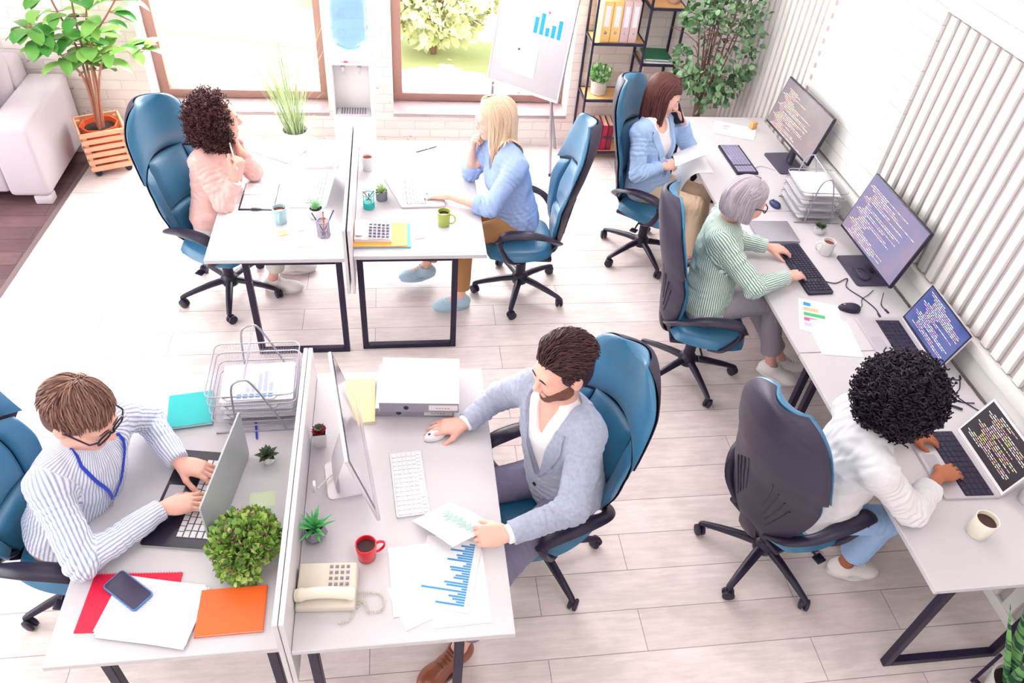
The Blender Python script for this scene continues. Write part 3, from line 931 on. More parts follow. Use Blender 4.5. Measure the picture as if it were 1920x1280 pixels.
paper('sticky_note', 'pale green sticky note right of the silver laptop screen', 'note', -.588, 1.895, 4, .10, .075, ZT, 1, None, None, [mat('green_note', '#d6e3c3', 0.8), M_INK])
def pen(label, a, b, col, r=.0045, band=None, name='pen'):
    A, B = Vector(a), Vector(b); d = (B - A); L = d.length
    t = thing(name, label, 'pen', A, math.atan2(d.y, d.x))
    mb = MB(); mb.tube([(0, 0, r), (L * .04, 0, r), (L * .55, 0, r)], [r * .6, r, r], 8); mb.build('barrel', col, t)
    mb = MB(); mb.tube([(L * .58, 0, r), (L * .93, 0, r), (L, 0, r)], [r, r, r * .2], 8); mb.build('grip', col, t)
    mb = MB(); mb.tube([(L * .55, 0, r), (L * .58, 0, r)], r * .85, 8); mb.build('band', band or M_PAPER, t)
    return t
pen('blue pen lying beside the front foot of the wire letter tray', (-.665, 2.31, ZT), (-.647, 2.205, ZT), mat('pen_blue', '#1f3fc0', 0.35))

# --- laptops
def screen_code(mb, w, h, seed, dark=True, x=.0):
    """lines of code on a screen in the local yz plane (facing -x): materials 1..3"""
    g = random.Random(seed); pitch = .0105 if h > .25 else .0088; rows = int((h - .015) / pitch); xx = x
    for r in range(rows):
        z = h - .010 - r * pitch
        y = -w / 2 + .02 + .016 * abs(int(5 * math.sin(r * .45 + seed)))
        n = 3 + int(g.random() ** 1.2 * 15)
        for k in range(n):
            l = g.uniform(.010, .034)
            if y + l > w / 2 - .02: break
            mb.m = 1 + g.randrange(3)
            mb.quad((xx, -y, z), (xx, -y - l, z), (xx, -y - l, z + .0032), (xx, -y, z + .0032))
            y += l + .005
    mb.m = 0
def keys(parent, nx, ny, w, d, z, m, gap=.0032, hh=.0028, wide=None, x0=0, y0=0):
    """keyboard keys: rows along y (nx of them across x), each key its own part"""
    cell = {}
    for i in range(nx):
        n = ny[i] if isinstance(ny, (list, tuple)) else ny
        sizes = [1.0] * n
        if wide and i in wide: sizes[wide[i]] = 4.0
        tot = sum(sizes); y = -w / 2
        for s in sizes:
            kw = w * s / tot - gap; kd = d / nx - gap
            key = (round(kw, 4), round(kd, 4))
            if key not in cell:
                mb = MB(); mb.frustum((0, 0, 0), (kd, kw), (kd * .86, kw * .9), hh)
                cell[key] = meshdata('key', mb.V, mb.F, m, None, False)
            link('key', cell[key], parent, (x0 - d / 2 + (i + .5) * d / nx, y0 + y + w * s / tot / 2, z))
            y += w * s / tot
def laptop(label, x, y, rz, w, d, open_deg, shell, deck, keym, screenm=None, code=None, keyrows=(1, 12), scr_h=None, bezel=None, pad=True, keyarea=(.36, .13, .035), bright=None):
    """user sits on -x; hinge on +x"""
    t = thing('laptop', label, 'laptop', (x, y, ZT), R(rz))
    mb = MB(); mb.prism(roundrect(d, w, .012), .002, .012); mb.build('base', shell, t)
    mb = MB(); mb.prism(roundrect(d - .004, w - .004, .011), .0119, .0135); mb.build('deck', deck, t, smooth=False)
    kw, kd, kx = keyarea
    mb = MB(); mb.prism(roundrect(kd + .006, kw + .006, .004), .0134, .0140); 
    for v in mb.V: pass
    kb = mb.build('keyboard_well', M_KEYDARK, t, smooth=False); kb.location = (kx, 0, 0)
    keys(t, 5, 12, kw, kd, .0138, keym, x0=kx, wide={0: 5})
    if pad:
        mb = MB(); mb.prism(roundrect(.062, .10, .004), .0134, .0139); p = mb.build('touchpad', mat('pad_grey', '#b4b0ba', 0.4), t, smooth=False); p.location = (-d / 2 + .045, 0, 0)
    sh = scr_h or d
    lid = MB(); lid.T = None
    mb = MB(); A = R(open_deg - 90)
    M = Matrix(((math.cos(A), 0, math.sin(A)), (0, 1, 0), (-math.sin(A), 0, math.cos(A))))
    def T(v): return M @ Vector(v) + Vector((d / 2 - .004, 0, .012))
    pr = roundrect(w, sh, .012)
    mb.add([T((0, p[0], p[1] + sh / 2)) for p in pr] + [T((.007, p[0], p[1] + sh / 2)) for p in pr],
           [tuple(range(len(pr))), tuple(range(2 * len(pr) - 1, len(pr) - 1, -1))] + [((i + 1) % len(pr), i, i + len(pr), (i + 1) % len(pr) + len(pr)) for i in range(len(pr))])
    lid_o = mb.build('lid', [shell], t)
    mb = MB(); b = .008
    q = lambda e, x_: [T((x_, y_ * (w / 2 - e), z_)) for y_, z_ in ((-1, e + .004), (1, e + .004), (1, sh - e), (-1, sh - e))]
    V = q(b * .5, -.0008)
    mb.add(V, [(3, 2, 1, 0)]); mb.build('bezel', bezel or M_KEYDARK, t, smooth=False)
    mb = MB(); V = [T((-.0014, y_ * (w / 2 - .013), z_)) for y_, z_ in ((-1, .022), (1, .022), (1, sh - .013), (-1, sh - .013))]
    mb.add(V, [(3, 2, 1, 0)])
    mats = [screenm or mat('screen_dark', '#2b2738', 0.2)]
    if code is not None:
        n0 = len(mb.V); screen_code(mb, w - .03, sh - .05, code, x=-.0020)
        for i in range(n0, len(mb.V)): mb.V[i] = tuple(T((mb.V[i][0], mb.V[i][1], mb.V[i][2] + .03)))
        mats += [CODE1, CODE2, CODE3]
    mb.build('screen', mats, t, smooth=False)
    mb = MB(); mb.tube([(d / 2 - .004, -w / 2 + .05, .012), (d / 2 - .004, w / 2 - .05, .012)], .005, 8); mb.build('hinge', shell, t)
    return t
def screenmat(name, a, b, e=0.5, c=None):
    m = mat(name, a, 0.25); nt = m.node_tree; bs = nt.nodes['Principled BSDF']; L = nt.links
    tc = nt.nodes.new('ShaderNodeTexCoord'); n = nt.nodes.new('ShaderNodeTexNoise'); n.inputs['Scale'].default_value = 5
    mr = nt.nodes.new('ShaderNodeMapRange'); mr.inputs['From Min'].default_value = .35; mr.inputs['From Max'].default_value = .65
    mx = nt.nodes.new('ShaderNodeMix'); mx.data_type = 'RGBA'; mx.inputs[6].default_value = lin(a); mx.inputs[7].default_value = lin(b)
    L.new(tc.outputs['Object'], n.inputs['Vector']); L.new(n.outputs['Fac'], mr.inputs['Value']); L.new(mr.outputs['Result'], mx.inputs[0])
    L.new(mx.outputs[2], bs.inputs['Emission Color']); bs.inputs['Emission Strength'].default_value = e
    bs.inputs['Base Color'].default_value = lin('#15131c')
    return m
CODE1 = mat('code_white', '#d9d3dc', 0.4, emit='#e2dce2', estr=.75)
CODE2 = mat('code_yellow', '#d8c787', 0.4, emit='#dccb90', estr=.7)
CODE3 = mat('code_pink', '#c9909f', 0.4, emit='#d49aa6', estr=.6)
S_BLUE = screenmat('screen_blue', '#4a62b8', '#7580c4', .8)
S_MAUVE = screenmat('screen_mauve', '#a893a6', '#b8a3b0', .8)
S_LILAC = screenmat('screen_lilac', '#9a9ac9', '#b7a3c0', .85)
S_DARK = screenmat('screen_grey', '#4f4852', '#554c54', .5)
S_WHITE = screenmat('screen_white', '#f2f0f4', '#e6e4ec', 1.0)
M_LAPBLACK = mat('laptop_black', '#262032', 0.3)
M_LAPSIL = mat('laptop_silver', '#cfc9cf', 0.38, 0.35)
M_LAPWHITE = mat('laptop_white', '#f0eef1', 0.4)
M_LIDGREY = mat('lid_grey_green', '#a9aeb0', 0.38, 0.3)
laptop('black laptop with white keys under the hands of the man in stripes', -.840, 1.915, -9, .46, .275, 91, M_LIDGREY, M_LAPBLACK, M_KEYWHITE, None, None, scr_h=.268, keyarea=(.37, .125, .045))
laptop('white laptop in front of the woman in the pink blouse', -.565, 4.225, -3, .42, .225, 108, M_LAPWHITE, M_LAPWHITE, M_KEYWHITE, S_WHITE, None, scr_h=.225, bezel=M_LAPWHITE, keyarea=(.35, .10, .03))
laptop('silver laptop in front of the blonde woman', .115, 4.195, 182, .37, .27, 116, M_LAPSIL, M_LAPWHITE, M_KEYWHITE, S_WHITE, None, scr_h=.22, bezel=M_LAPWHITE, keyarea=(.31, .11, .04))
laptop('silver laptop with a blue code screen beside the black curls', 2.565, 2.675, -3, .42, .27, 107, M_LAPSIL, M_LAPSIL, M_KEYCAP, S_BLUE, 3, scr_h=.25)
laptop('silver laptop with grey code screen under the hands of the woman with black curls', 2.42, 1.885, -2, .385, .265, 110, M_LAPSIL, M_LAPSIL, M_KEYCAP, S_DARK, 8, scr_h=.235, bezel=M_LAPWHITE)

# --- monitors, keyboards, mice
def monitor(label, x, y, rz, w, h, tilt, zb, scr, code, base_x):
    t = thing('monitor', label, 'monitor', (x, y, ZT), R(rz))
    A = R(tilt); M = Matrix(((math.cos(A), 0, math.sin(A)), (0, 1, 0), (-math.sin(A), 0, math.cos(A))))
    def T(v): return M @ Vector(v) + Vector((0, 0, zb))
    mb = MB(); mb.box((.012, 0, h / 2), (.024, w, h), bev=.006); mb.box((.035, 0, h * .45), (.04, w * .5, h * .5), bev=.015)
    mb.V = [tuple(T(v)) for v in mb.V]; mb.build('casing', M_KEYDARK, t)
    mb = MB(); mb.quad(*[(-.0006, y_ * (w / 2 - .008), z_) for y_, z_ in ((-1, h - .008), (1, h - .008), (1, .016), (-1, .016))])
    screen_code(mb, w - .02, h - .05, code, x=-.0014)
    mb.V = [tuple(T(v)) for v in mb.V]; mb.build('screen', [scr, CODE1, CODE2, CODE3], t, smooth=False)
    mb = MB(); mb.tube(cr([(.085, 0, .012), (.09, 0, .06), (.09, 0, zb + .05), T((.045, 0, h * .42))], 5), .028, 10, flat=((1, 0, 0), 1.5, .5))
    mb.build('stand_neck', M_KEYDARK, t)
    mb = MB(); mb.prism([(p[0] + base_x, p[1]) for p in roundrect(.20, .29, .02)], 0, .010); mb.build('stand_base', mat('stand_grey', '#4a455a', 0.35), t)
    return t
monitor('computer screen with pinkish code, furthest back by the ribbed wall', 2.655, 4.57, 3, .655, .345, 13, .17, S_MAUVE, 4, .055)
monitor('large computer screen with bluish code in front of the grey-haired woman', 2.65, 3.315, 0, .62, .375, 13, .115, S_LILAC, 6, .04)
def keyboard(label, x, y, rz, w, d, body, keym, rows, h=.016, tilt=True):
    t = thing('keyboard', label, 'keyboard', (x, y, ZT), R(rz))
    mb = MB(); mb.prism(roundrect(d, w, .010), .002, h); mb.build('casing', body, t)
    nm = int(w * .70 / .0205)
    keys(t, 6, nm, w * .70, d * .84, h - .0004, keym, y0=w * .13 if rz == 0 else w * .13, hh=.0045, wide={0: 4})
    keys(t, 6, 4, w * .20, d * .84, h - .0004, keym, y0=-w * .355, hh=.0045)
    return t
keyboard('black keyboard on the furthest desk beside the loose papers', 2.37, 4.615, 1, .40, .16, M_KEYDARK, mat('key_greyblue', '#9793b0', 0.4), 6)
keyboard('black keyboard under the hands of the grey-haired woman', 2.325, 3.34, 2, .48, .155, M_KEYDARK, M_KEYCAP, 6)
kbw = thing('keyboard', 'slim white keyboard on the front centre desk', 'keyboard', (-.007, 1.936, ZT), R(4.8))
mb = MB(); mb.prism(roundrect(.132, .325, .008), .001, .007); mb.build('casing', mat('keyboard_silver', '#dedbe0', 0.35, .2), kbw)
keys(kbw, 6, 14, .312, .122, .0068, M_KEYWHITE, hh=.0035, gap=.0036, wide={5: 5})
def mouse(label, x, y, rz, m, s=1.0, z=ZT):
    t = thing('computer_mouse', label, 'mouse', (x, y, z), R(rz))
    V = []; F = []; n = 20; rings = [(0.0, 1.0), (.35, 1.0), (.7, .86), (.92, .6), (1.0, 0.0)]
    mb = MB()
    for zz, rr in rings:
        for k in range(n):
            a = 2 * math.pi * k / n
            px, py = math.cos(a) * .054 * rr, math.sin(a) * .031 * rr
            V.append((px * s, py * s * (1 - .12 * math.cos(a)), (.003 + .030 * zz * (1 - .25 * math.cos(a) * rr)) * s))
    for i in range(len(rings) - 1):
        for k in range(n): F.append((i * n + k, i * n + (k + 1) % n, (i + 1) * n + (k + 1) % n, (i + 1) * n + k))
    F.append(tuple(range(n - 1, -1, -1)))
    mb.add(V, F); mb.build('body', m, t)
    mb = MB(); mb.lathe([(0, -.003), (.006, -.003), (.006, .003), (0, .003)], 10, (.028 * s, 0, .0265 * s), Matrix.Rotation(R(90), 3, 'X')); mb.build('scroll_wheel', M_KEYDARK if m is not M_KEYDARK else M_WIRE, t)
    return t
mouse('white mouse under the hand of the bearded man', .112, 2.185, 205, M_KEYWHITE)
mouse('white mouse under the hand of the blonde woman', .175, 4.115, 190, M_KEYWHITE, .95, ZT + .0142)
mouse('black wired mouse right of the bar chart sheet', 2.442, 2.968, 165, M_KEYDARK, 1.12)
mouse('dark blue mouse behind the grey-haired woman\'s glasses', 2.42, 4.03, 100, mat('navy', '#26325e', 0.35), .95)

# --- mugs
def mug(label, x, y, r, h, m, liq, ang, taper=.9, handle=True, inside=None, level=.78, z=ZT, name='mug'):
    t = thing(name, label, 'mug', (x, y, z), R(ang))
    rb = r * taper
    mb = MB(); mb.lathe([(0, 0), (rb * .92, 0), (rb, .004), (r, h - .002), (r - .001, h), (r - .0045, h - .001), (rb - .005, .008), (0, .007)], 32)
    mb.build('body', m, t, angle=60)
    ri = rb - .005 + (r - rb) * level
    mb = MB(); mb.lathe([(0, h * level), (ri + .0008, h * level)], 32); mb.F.append(tuple(range(32))) if False else None
    mb.build('drink', liq, t, smooth=False)
    if handle:
        mb = MB(); mb.tube(cr([(r * .93, 0, h * .80), (r * 1.3, 0, h * .84), (r * 1.72, 0, h * .66), (r * 1.68, 0, h * .38), (r * 1.25, 0, h * .20), (rb * .94, 0, h * .22)], 5), r * .13, 10, flat=((0, 1, 0), .8, 1.25))
        mb.build('handle', m, t, angle=60)
    return t
M_MRED = mat('red_glaze', '#d5182d', 0.2, coat=.3)
M_MGREEN = mat('olive_glaze', '#a9b65a', 0.3)
M_MTEAL = mat('pale_blue_glaze', '#a9c9d2', 0.35)
M_MCREAM = mat('cream_glaze', '#efe8d8', 0.3)
mug('glossy red mug of black coffee on the front centre desk', -.172, 1.605, .040, .088, M_MRED, M_COFFEE, 18, .86)
mug('olive green mug of coffee at the corner of the back centre desk', .238, 3.83, .040, .095, M_MGREEN, M_COFFEE, -20, .88)
mug('pale blue mug of tea beside the clipboard', -.711, 3.87, .042, .100, M_MTEAL, M_TEA, -88, .86, level=.80)
mug('white mug with no visible handle beside the low divider, back centre desk', -.221, 4.47, .037, .098, M_CERAMIC, M_TEA, 110, .84, level=.86)
mug('cream coffee mug at the front end of the desk row by the ribbed wall', 2.333, 1.53, .047, .100, M_MCREAM, M_COFFEE, 70, .92, handle=False)
mug('white mug of tea beside the large bluish code screen', 2.535, 3.495, .040, .092, M_CERAMIC, M_TEA, 165, .9)
mug('white mug cut by the right picture edge beside the laptop', 2.66, 1.67, .042, .095, M_CERAMIC, M_COFFEE, 60, .92)

# --- small potted plants
def blade(mb, base, d, up, L, w, curve, n=6, thick=.003, keel=.25):
    """tapered fleshy leaf from base, leaning along d, curving outwards"""
    d = Vector(d).normalized(); up = Vector(up); side = d.cross(Vector((0, 0, 1)))
    if side.length < 1e-3: side = Vector((1, 0, 0))
    side.normalize(); V = []; F = []; p = Vector(base)
    for i in range(n + 1):
        t = i / n
        dirv = (up * (1 - curve * t) + d * (curve * t)).normalized()
        ww = w * (1 - t ** 2.2) * (0.75 + .9 * t * (1 - t)) + .0006
        nn = side.cross(dirv).normalized()
        V += [p - side * ww - nn * ww * keel * -1, p + nn * -thick * (1 - t), p + side * ww + nn * ww * keel, p + nn * (thick * (1 - t) + .0004) * .6]
        p = p + dirv * (L / n)
    for i in range(n):
        a = i * 4
        for k in range(4): F.append((a + k, a + (k + 1) % 4, a + 4 + (k + 1) % 4, a + 4 + k))
    F.append((3, 2, 1, 0)); b = n * 4; F.append((b, b + 1, b + 2, b + 3))
    mb.add(V, F)
M_LEAF1 = mat('aloe_green', '#4fae5e', 0.45, var=.2, vscale=20)
M_LEAF2 = mat('succulent_green', '#9fcf9f', 0.5, var=.2, vscale=30)
M_LEAF3 = mat('dark_rosette', '#3c4a34', 0.5, var=.3, vscale=40)
M_CONC = mat('grey_concrete', '#8d8896', 0.8, bump=.2, bscale=200)
def pot(mb, kind, r, h):
    if kind == 'round': mb.lathe([(0, 0), (r * .8, 0), (r * .98, h * .25), (r, h * .7), (r * .92, h), (r * .82, h), (r * .8, h * .85), (0, h * .84)], 24)
    elif kind == 'taper': mb.lathe([(0, 0), (r * .78, 0), (r, h), (r * .9, h), (r * .86, h * .85), (0, h * .84)], 24)
    elif kind == 'cyl': mb.lathe([(0, 0), (r * .95, 0), (r, h), (r * .9, h), (r * .9, h * .86), (0, h * .85)], 24)
    elif kind == 'poly': mb.lathe([(0, 0), (r * .66, 0), (r * 1.05, h * .45), (r * .84, h), (r * .72, h), (r * .7, h * .86), (0, h * .85)], 7)
    elif kind == 'square':
        s = r; mb.frustum((0, 0, 0), (s * 1.5, s * 1.5), (s * 2, s * 2), h)
        for sx, sy, lx, ly in ((-1, 0, .12, 2), (1, 0, .12, 2), (0, -1, 2, .12), (0, 1, 2, .12)): mb.box((sx * s * .94, sy * s * .94, h + .004), (s * lx, s * ly, .008))
def succulent(label, x, y, kind, r, h, potm, leafm, n, L, w, seed, spread=(.2, 1.0), curve=.5, top=None, name='potted_succulent', z=ZT, rz=0):
    t = thing(name, label, 'plant', (x, y, z), rz)
    mb = MB(); pot(mb, kind, r, h); mb.build('pot', potm, t, angle=35 if kind in ('poly', 'square') else 60)
    mb = MB(); mb.lathe([(0, h * .90), (r * (.72 if kind == 'poly' else .84), h * .89)], 16); mb.build('soil', M_SOIL, t, smooth=False)
    mb = MB(); g = random.Random(seed)
    for i in range(n):
        a = i * 2.399 + g.uniform(-.2, .2); f = (i + .5) / n
        d = Vector((math.cos(a), math.sin(a), 0))
        lean = spread[0] + (spread[1] - spread[0]) * f
        up = (Vector((0, 0, 1)) * (1.05 - lean) + d * lean).normalized()
        blade(mb, d * r * .12 + Vector((0, 0, h * .86)), d, up, L * (.75 + .35 * f) * g.uniform(.85, 1.1), w * g.uniform(.85, 1.1), curve)
    mb.build('leaves', leafm, t, angle=50)
    return t
succulent('dark rosette succulent in a white faceted pot behind the silver laptop lid', -.585, 2.085, 'poly', .030, .050, M_CERAMIC, M_LEAF3, 22, .045, .014, 3, (.15, .95), .5)
succulent('spiky green aloe in a grey faceted concrete pot beside the divider', -.368, 1.705, 'poly', .046, .070, M_CONC, M_LEAF1, 24, .078, .0075, 5, (.1, .9), .45)
succulent('pale green aloe in a round white bowl beside the mesh pencil holder', -.512, 3.925, 'round', .046, .060, M_CERAMIC, M_LEAF2, 18, .080, .011, 6, (.05, .65), .3)
succulent('pale green plant in a small grey pot beside the teal pen cup', -.130, 4.115, 'cyl', .036, .062, M_CONC, mat('pale_leaf', '#b7d39a', .5), 30, .062, .006, 8, (.1, .85), .4)
succulent('small dark succulent in a silvery pot behind the white mug of tea', 2.59, 3.715, 'round', .038, .055, M_CHROME, mat('dark_leaf', '#4c6246', .5), 16, .045, .015, 9, (.2, .95), .5)
# red cactus in a white square pot
t = thing('potted_cactus', 'red and green cactus in a white square pot between divider and white monitor', 'plant', (-.378, 2.172, ZT), R(3))
mb = MB(); pot(mb, 'square', .030, .075); mb.build('pot', M_CERAMIC, t, angle=30)
mb = MB(); mb.box((0, 0, .074), (.052, .052, .01)); mb.build('soil', M_SOIL, t, smooth=False)
mb = MB()
for i in range(26):
    a = i * 2.399; rr = .024 * math.sqrt((i + .5) / 26); blade(mb, (rr * math.cos(a), rr * math.sin(a), .078), (math.cos(a), math.sin(a), 0), Vector((.5 * math.cos(a), .5 * math.sin(a), 1)), .022, .006, .3, 4)
mb.build('red_stems', mat('cactus_red', '#b01f2e', .5), t)
mb = MB()
for i in range(18):
    a = i * 2.399; blade(mb, (.004 * math.cos(a), .004 * math.sin(a), .092), (math.cos(a), math.sin(a), 0), Vector((.7 * math.cos(a), .7 * math.sin(a), .8)), .024, .005, .4, 4)
mb.build('green_crown', M_LEAF3, t)
# flowering bush
t = thing('potted_flowering_plant', 'bushy green plant with tiny purple flowers in a white pot, front left desk', 'plant', (-.605, 1.635, ZT))
mb = MB(); pot(mb, 'taper', .058, .075); mb.build('pot', M_CERAMIC, t, angle=60)
mb = MB(); mb.lathe([(0, .068), (.05, .067)], 20); mb.build('soil', M_SOIL, t, smooth=False)
M_BUSH2 = leafmat('bush_green', '#4d7f33', '#b3cf6a', .5)
mb = MB(); mb.add(*leaf_cluster(1500, (0, 0, .115), (.120, .124, .072), .026, 71, .1, 1.35))
g = np.random.default_rng(3)
for k in range(16):
    a = -1.6 + g.normal() * .9
    cx, cy = .105 * math.cos(a), .11 * math.sin(a)
    mb.add(*leaf_cluster(26, (cx, cy, .06), (.020, .020, .05), .022, 300 + k, .9, 1.4))
mb.build('foliage', M_BUSH2, t, smooth=False)
mb = MB()
for k in range(70):
    a = g.uniform(0, 6.28); e = g.uniform(-.2, 1.4); p = Vector((.128 * math.cos(a) * math.cos(e), .132 * math.sin(a) * math.cos(e), .115 + .082 * math.sin(e)))
    if k == 0:
        mb.add([Vector(v) * .0046 for v in ((1, 0, 0), (-1, 0, 0), (0, 1, 0), (0, -1, 0), (0, 0, 1), (0, 0, -1))], [(0, 2, 4), (2, 1, 4), (1, 3, 4), (3, 0, 4), (2, 0, 5), (1, 2, 5), (3, 1, 5), (0, 3, 5)])
        fm = meshdata('flower', mb.V, mb.F, mat('purple_petal', '#9d3a78', .6), None, False)
    link('flower', fm, t, p)
mb = MB()
for k in range(14):
    a = k * .449; mb.tube(cr([(.02 * math.cos(a), .02 * math.sin(a), .06), (.04 * math.cos(a), .04 * math.sin(a), .11), (.09 * math.cos(a), .09 * math.sin(a), .13)], 3), .0015, 5)
mb.build('stems', M_BARK, t)

# --- wire letter trays
def wire_tray(label, x, y, rz, w, d, tiers, zs, hz, shift=0.0, papers=True):
    t = thing('letter_tray', label, 'letter tray', (x, y, ZT), R(rz))
    rr = .0030
    for i, z in enumerate(zs):
        mb = MB(); sx = shift * i
        top = [(px + sx, py, z + .032) for px, py in roundrect(w, d, .035, 5)]
        bot = [(px * .93 + sx, py * .93, z) for px, py in roundrect(w, d, .035, 5)]
        # the front edge dips in the middle
        def dip(p):
            x_, y_, z_ = p
            return (x_, y_, z_ - (.022 if (y_ < -d * .4 and abs(x_ - sx) < w * .36) else 0))
        front = []
        for a, b in zip(top, top[1:] + top[:1]):
            front.append(a)
        ring = []
        for p in top: ring.append(p)
        loop = [(sx + w * .30, -d / 2, z + .010), (sx + w * .36, -d / 2, z + .032)]
        # rim drawn as: rounded U plus dropped front bar
        U_ = [p for p in top if not (p[1] <= -d / 2 + 1e-6)]
        mb.tube(top[:len(top) // 2 + len(top) // 4 + 1] + [(sx - w * .30, -d / 2, z + .028), (sx - w * .26, -d / 2, z + .008), (sx + w * .26, -d / 2, z + .008), (sx + w * .30, -d / 2, z + .028)] + top[len(top) // 2 + len(top) // 4 + 1:], rr, 6, closed=True)
        mb.build('tray_rim', M_WIRE, t)
        mb = MB()
        n = 34
        for k in range(n):
            u = -w * .47 + w * .94 * k / (n - 1); mb.tube([(sx + u, -d * .475, z + .002), (sx + u, d * .475, z + .002)], .0005, 3, cap=False)
        for k in range(n):
            v = -d * .47 + d * .94 * k / (n - 1); mb.tube([(sx - w * .475, v, z + .002), (sx + w * .475, v, z + .002)], .0005, 3, cap=False)
        for s in (-1, 1):   # mesh walls
            for k in range(24):
                v = -d * .40 + d * .8 * k / 23; mb.tube([(sx + s * w * .475, v, z + .002), (sx + s * w * .5, v, z + .032)], .0005, 3, cap=False)
        for k in range(24):
            u = -w * .4 + w * .8 * k / 23; mb.tube([(sx + u, d * .475, z + .002), (sx + u, d * .5, z + .032)], .0005, 3, cap=False)
        mb.build('tray_mesh', M_WIRE, t, smooth=False)
    for s in (-1, 1):       # A-shaped end frames with feet
        mb = MB(); yy = s * (d / 2 + .006)
        mb.tube(cr([(-w * .08 - .05, yy, .004), (-w * .08 - .045, yy, hz * .5), (-w * .08 - .03, yy, hz - .03), (-w * .02, yy, hz), (w * .06, yy, hz - .03), (w * .20, yy, hz * .5), (w * .34, yy, .004)], 5), .0045, 8)
        mb.tube([(-w * .46, yy - s * .0, .004), (w * .5, yy, .004)], .0045, 8)
        mb.build('end_frame', M_WIRE, t)
    mb = MB(); mb.tube([(-w * .02, -d / 2 - .006, hz), (-w * .02, d / 2 + .006, hz)], .0035, 8); mb.build('top_bar', M_WIRE, t)
    return t
trA = wire_tray('grey wire letter tray with papers on the front left desk', -.655, 2.425, 1, .365, .325, 5, (.028, .080, .132, .184), .315)
def deco_chart(mb, z):
    mb.m = 1
    for k, hh in enumerate((.03, .05, .11, .125, .055)): mark(mb, -.05 + k * .024, -.034 + k * .024, -.06, -.06 + hh, z)
    mb.m = 2
    for k in range(6): mark(mb, -.085 + k * .026, -.066 + k * .026, -.095, -.070, z)
    mb.m = 0
paper('paper_stack', 'printed bar chart sheets in the wire tray on the front left desk', 'papers', -.645, 2.42, 2, .30, .225, ZT + .136, 3, None, deco_chart, [M_PAPER, M_GREYBAR, M_BLUEBAR], .006)
paper('paper_stack', 'white sheets in the lower level of the front left wire tray', 'papers', -.645, 2.42, -1, .30, .225, ZT + .084, 4, None, None, None, .006)
paper('paper_stack', 'white sheets in the bottom level of the front left wire tray', 'papers', -.645, 2.42, 1, .30, .225, ZT + .032, 4, None, None, None, .006)
trF = wire_tray('grey wire letter tray full of papers between the two computer screens', 2.625, 3.975, -4, .31, .30, 4, (.028, .080, .132, .184), .315)
for k, (z, lab) in enumerate(((.188, 'topmost'), (.136, 'second'), (.084, 'third'), (.032, 'lowest'))):
    paper('paper_stack', 'white paper pile in the %s level of the wire tray between the two screens' % lab, 'papers', 2.615, 3.98, -4 + k, .225, .295, ZT + z, 8, None, None, None, .008, seed=k)

# --- front centre desk
im = thing('desktop_computer', 'white all-in-one computer beside the low divider, turned to the bearded man', 'computer', (-.215, 1.985, ZT), R(9))
A = R(-14); MM = Matrix(((math.cos(A), 0, math.sin(A)), (0, 1, 0), (-math.sin(A), 0, math.cos(A))))
def TI(v): return MM @ Vector(v) + Vector((.055, 0, .075))
mb = MB(); mb.box((-.008, 0, .20), (.016, .57, .40), bev=.006); mb.box((-.02, 0, .2), (.02, .40, .28), bev=.009)
mb.V = [tuple(TI(v)) for v in mb.V]; mb.build('casing', mat('pale_aluminium', '#d6d1da', .35, .3), im)
M_IMS = mat('grey_screen_glass', '#c9c3cc', .06, spec=.8, coat=.5)
mb = MB(); mb.quad(*[TI((.0006, y, z)) for y, z in ((-.283, .075), (.283, .075), (.283, .397), (-.283, .397))]); mb.build('bezel', mat('bezel_dark', '#4b4560', .2), im, smooth=False)
mb = MB(); mb.quad(*[TI((.0012, y, z)) for y, z in ((-.272, .086), (.272, .086), (.272, .386), (-.272, .386))]); mb.build('screen', M_IMS, im, smooth=False)
mb = MB(); mb.tube(cr([(-.085, 0, .006), (-.095, 0, .05), (-.08, 0, .12), TI((-.03, 0, .22))], 5), .05, 10, flat=((1, 0, 0), 1.5, .12))
mb.prism([(p[0] - .045, p[1]) for p in roundrect(.17, .19, .02)], 0, .007); mb.build('stand', mat('stand_aluminium', '#dcd8de', .3, .4), im)
mb = MB(); mb.tube(cr([(-.10, .02, .02), (-.15, -.03, .03), (-.165, -.07, .06), (-.17, -.09, .095)], 6), .0028, 6); mb.box((-.175, -.09, .10), (.012, .03, .05), bev=.005); tag(mb.build('cable', M_WCABLE, im), 'white cable')
tel = thing('desk_telephone', 'beige corded desk telephone in front of the aloe', 'telephone', (-.310, 1.475, ZT), R(-3))
M_TEL = mat('beige_plastic', '#ded5c6', .4)
mb = MB()
V = [(-.108, -.085, 0), (.108, -.085, 0), (.108, .085, 0), (-.108, .085, 0), (-.104, -.08, .03), (.104, -.08, .03), (.104, .08, .062), (-.104, .08, .062)]
mb.add(V, [(3, 2, 1, 0), (4, 5, 6, 7), (0, 1, 5, 4), (1, 2, 6, 5), (2, 3, 7, 6), (3, 0, 4, 7)])
bm = bmesh.new(); vs = [bm.verts.new(v) for v in mb.V]; [bm.faces.new([vs[i] for i in f]) for f in mb.F]
bmesh.ops.bevel(bm, geom=bm.edges[:], offset=.008, segments=3, profile=.5, affect='EDGES'); me = bpy.data.meshes.new('body'); bm.to_mesh(me); bm.free(); me.materials.append(M_TEL)
me.polygons.foreach_set('use_smooth', [True] * len(me.polygons)); me.set_sharp_from_angle(angle=R(50)); link('body', me, tel)
mb = MB(); mb.tube(cr([(-.100, -.048, .058), (-.07, -.048, .066), (0, -.045, .070), (.07, -.048, .066), (.100, -.048, .058)], 5), [.024] * 3 + [.026, .026] + [.022] * 12 + [.026, .026] + [.024] * 2, 12, flat=((0, 0, 1), 1.0, .8))
mb.build('handset', mat('cream_handset', '#ebe5d2', .35), tel)
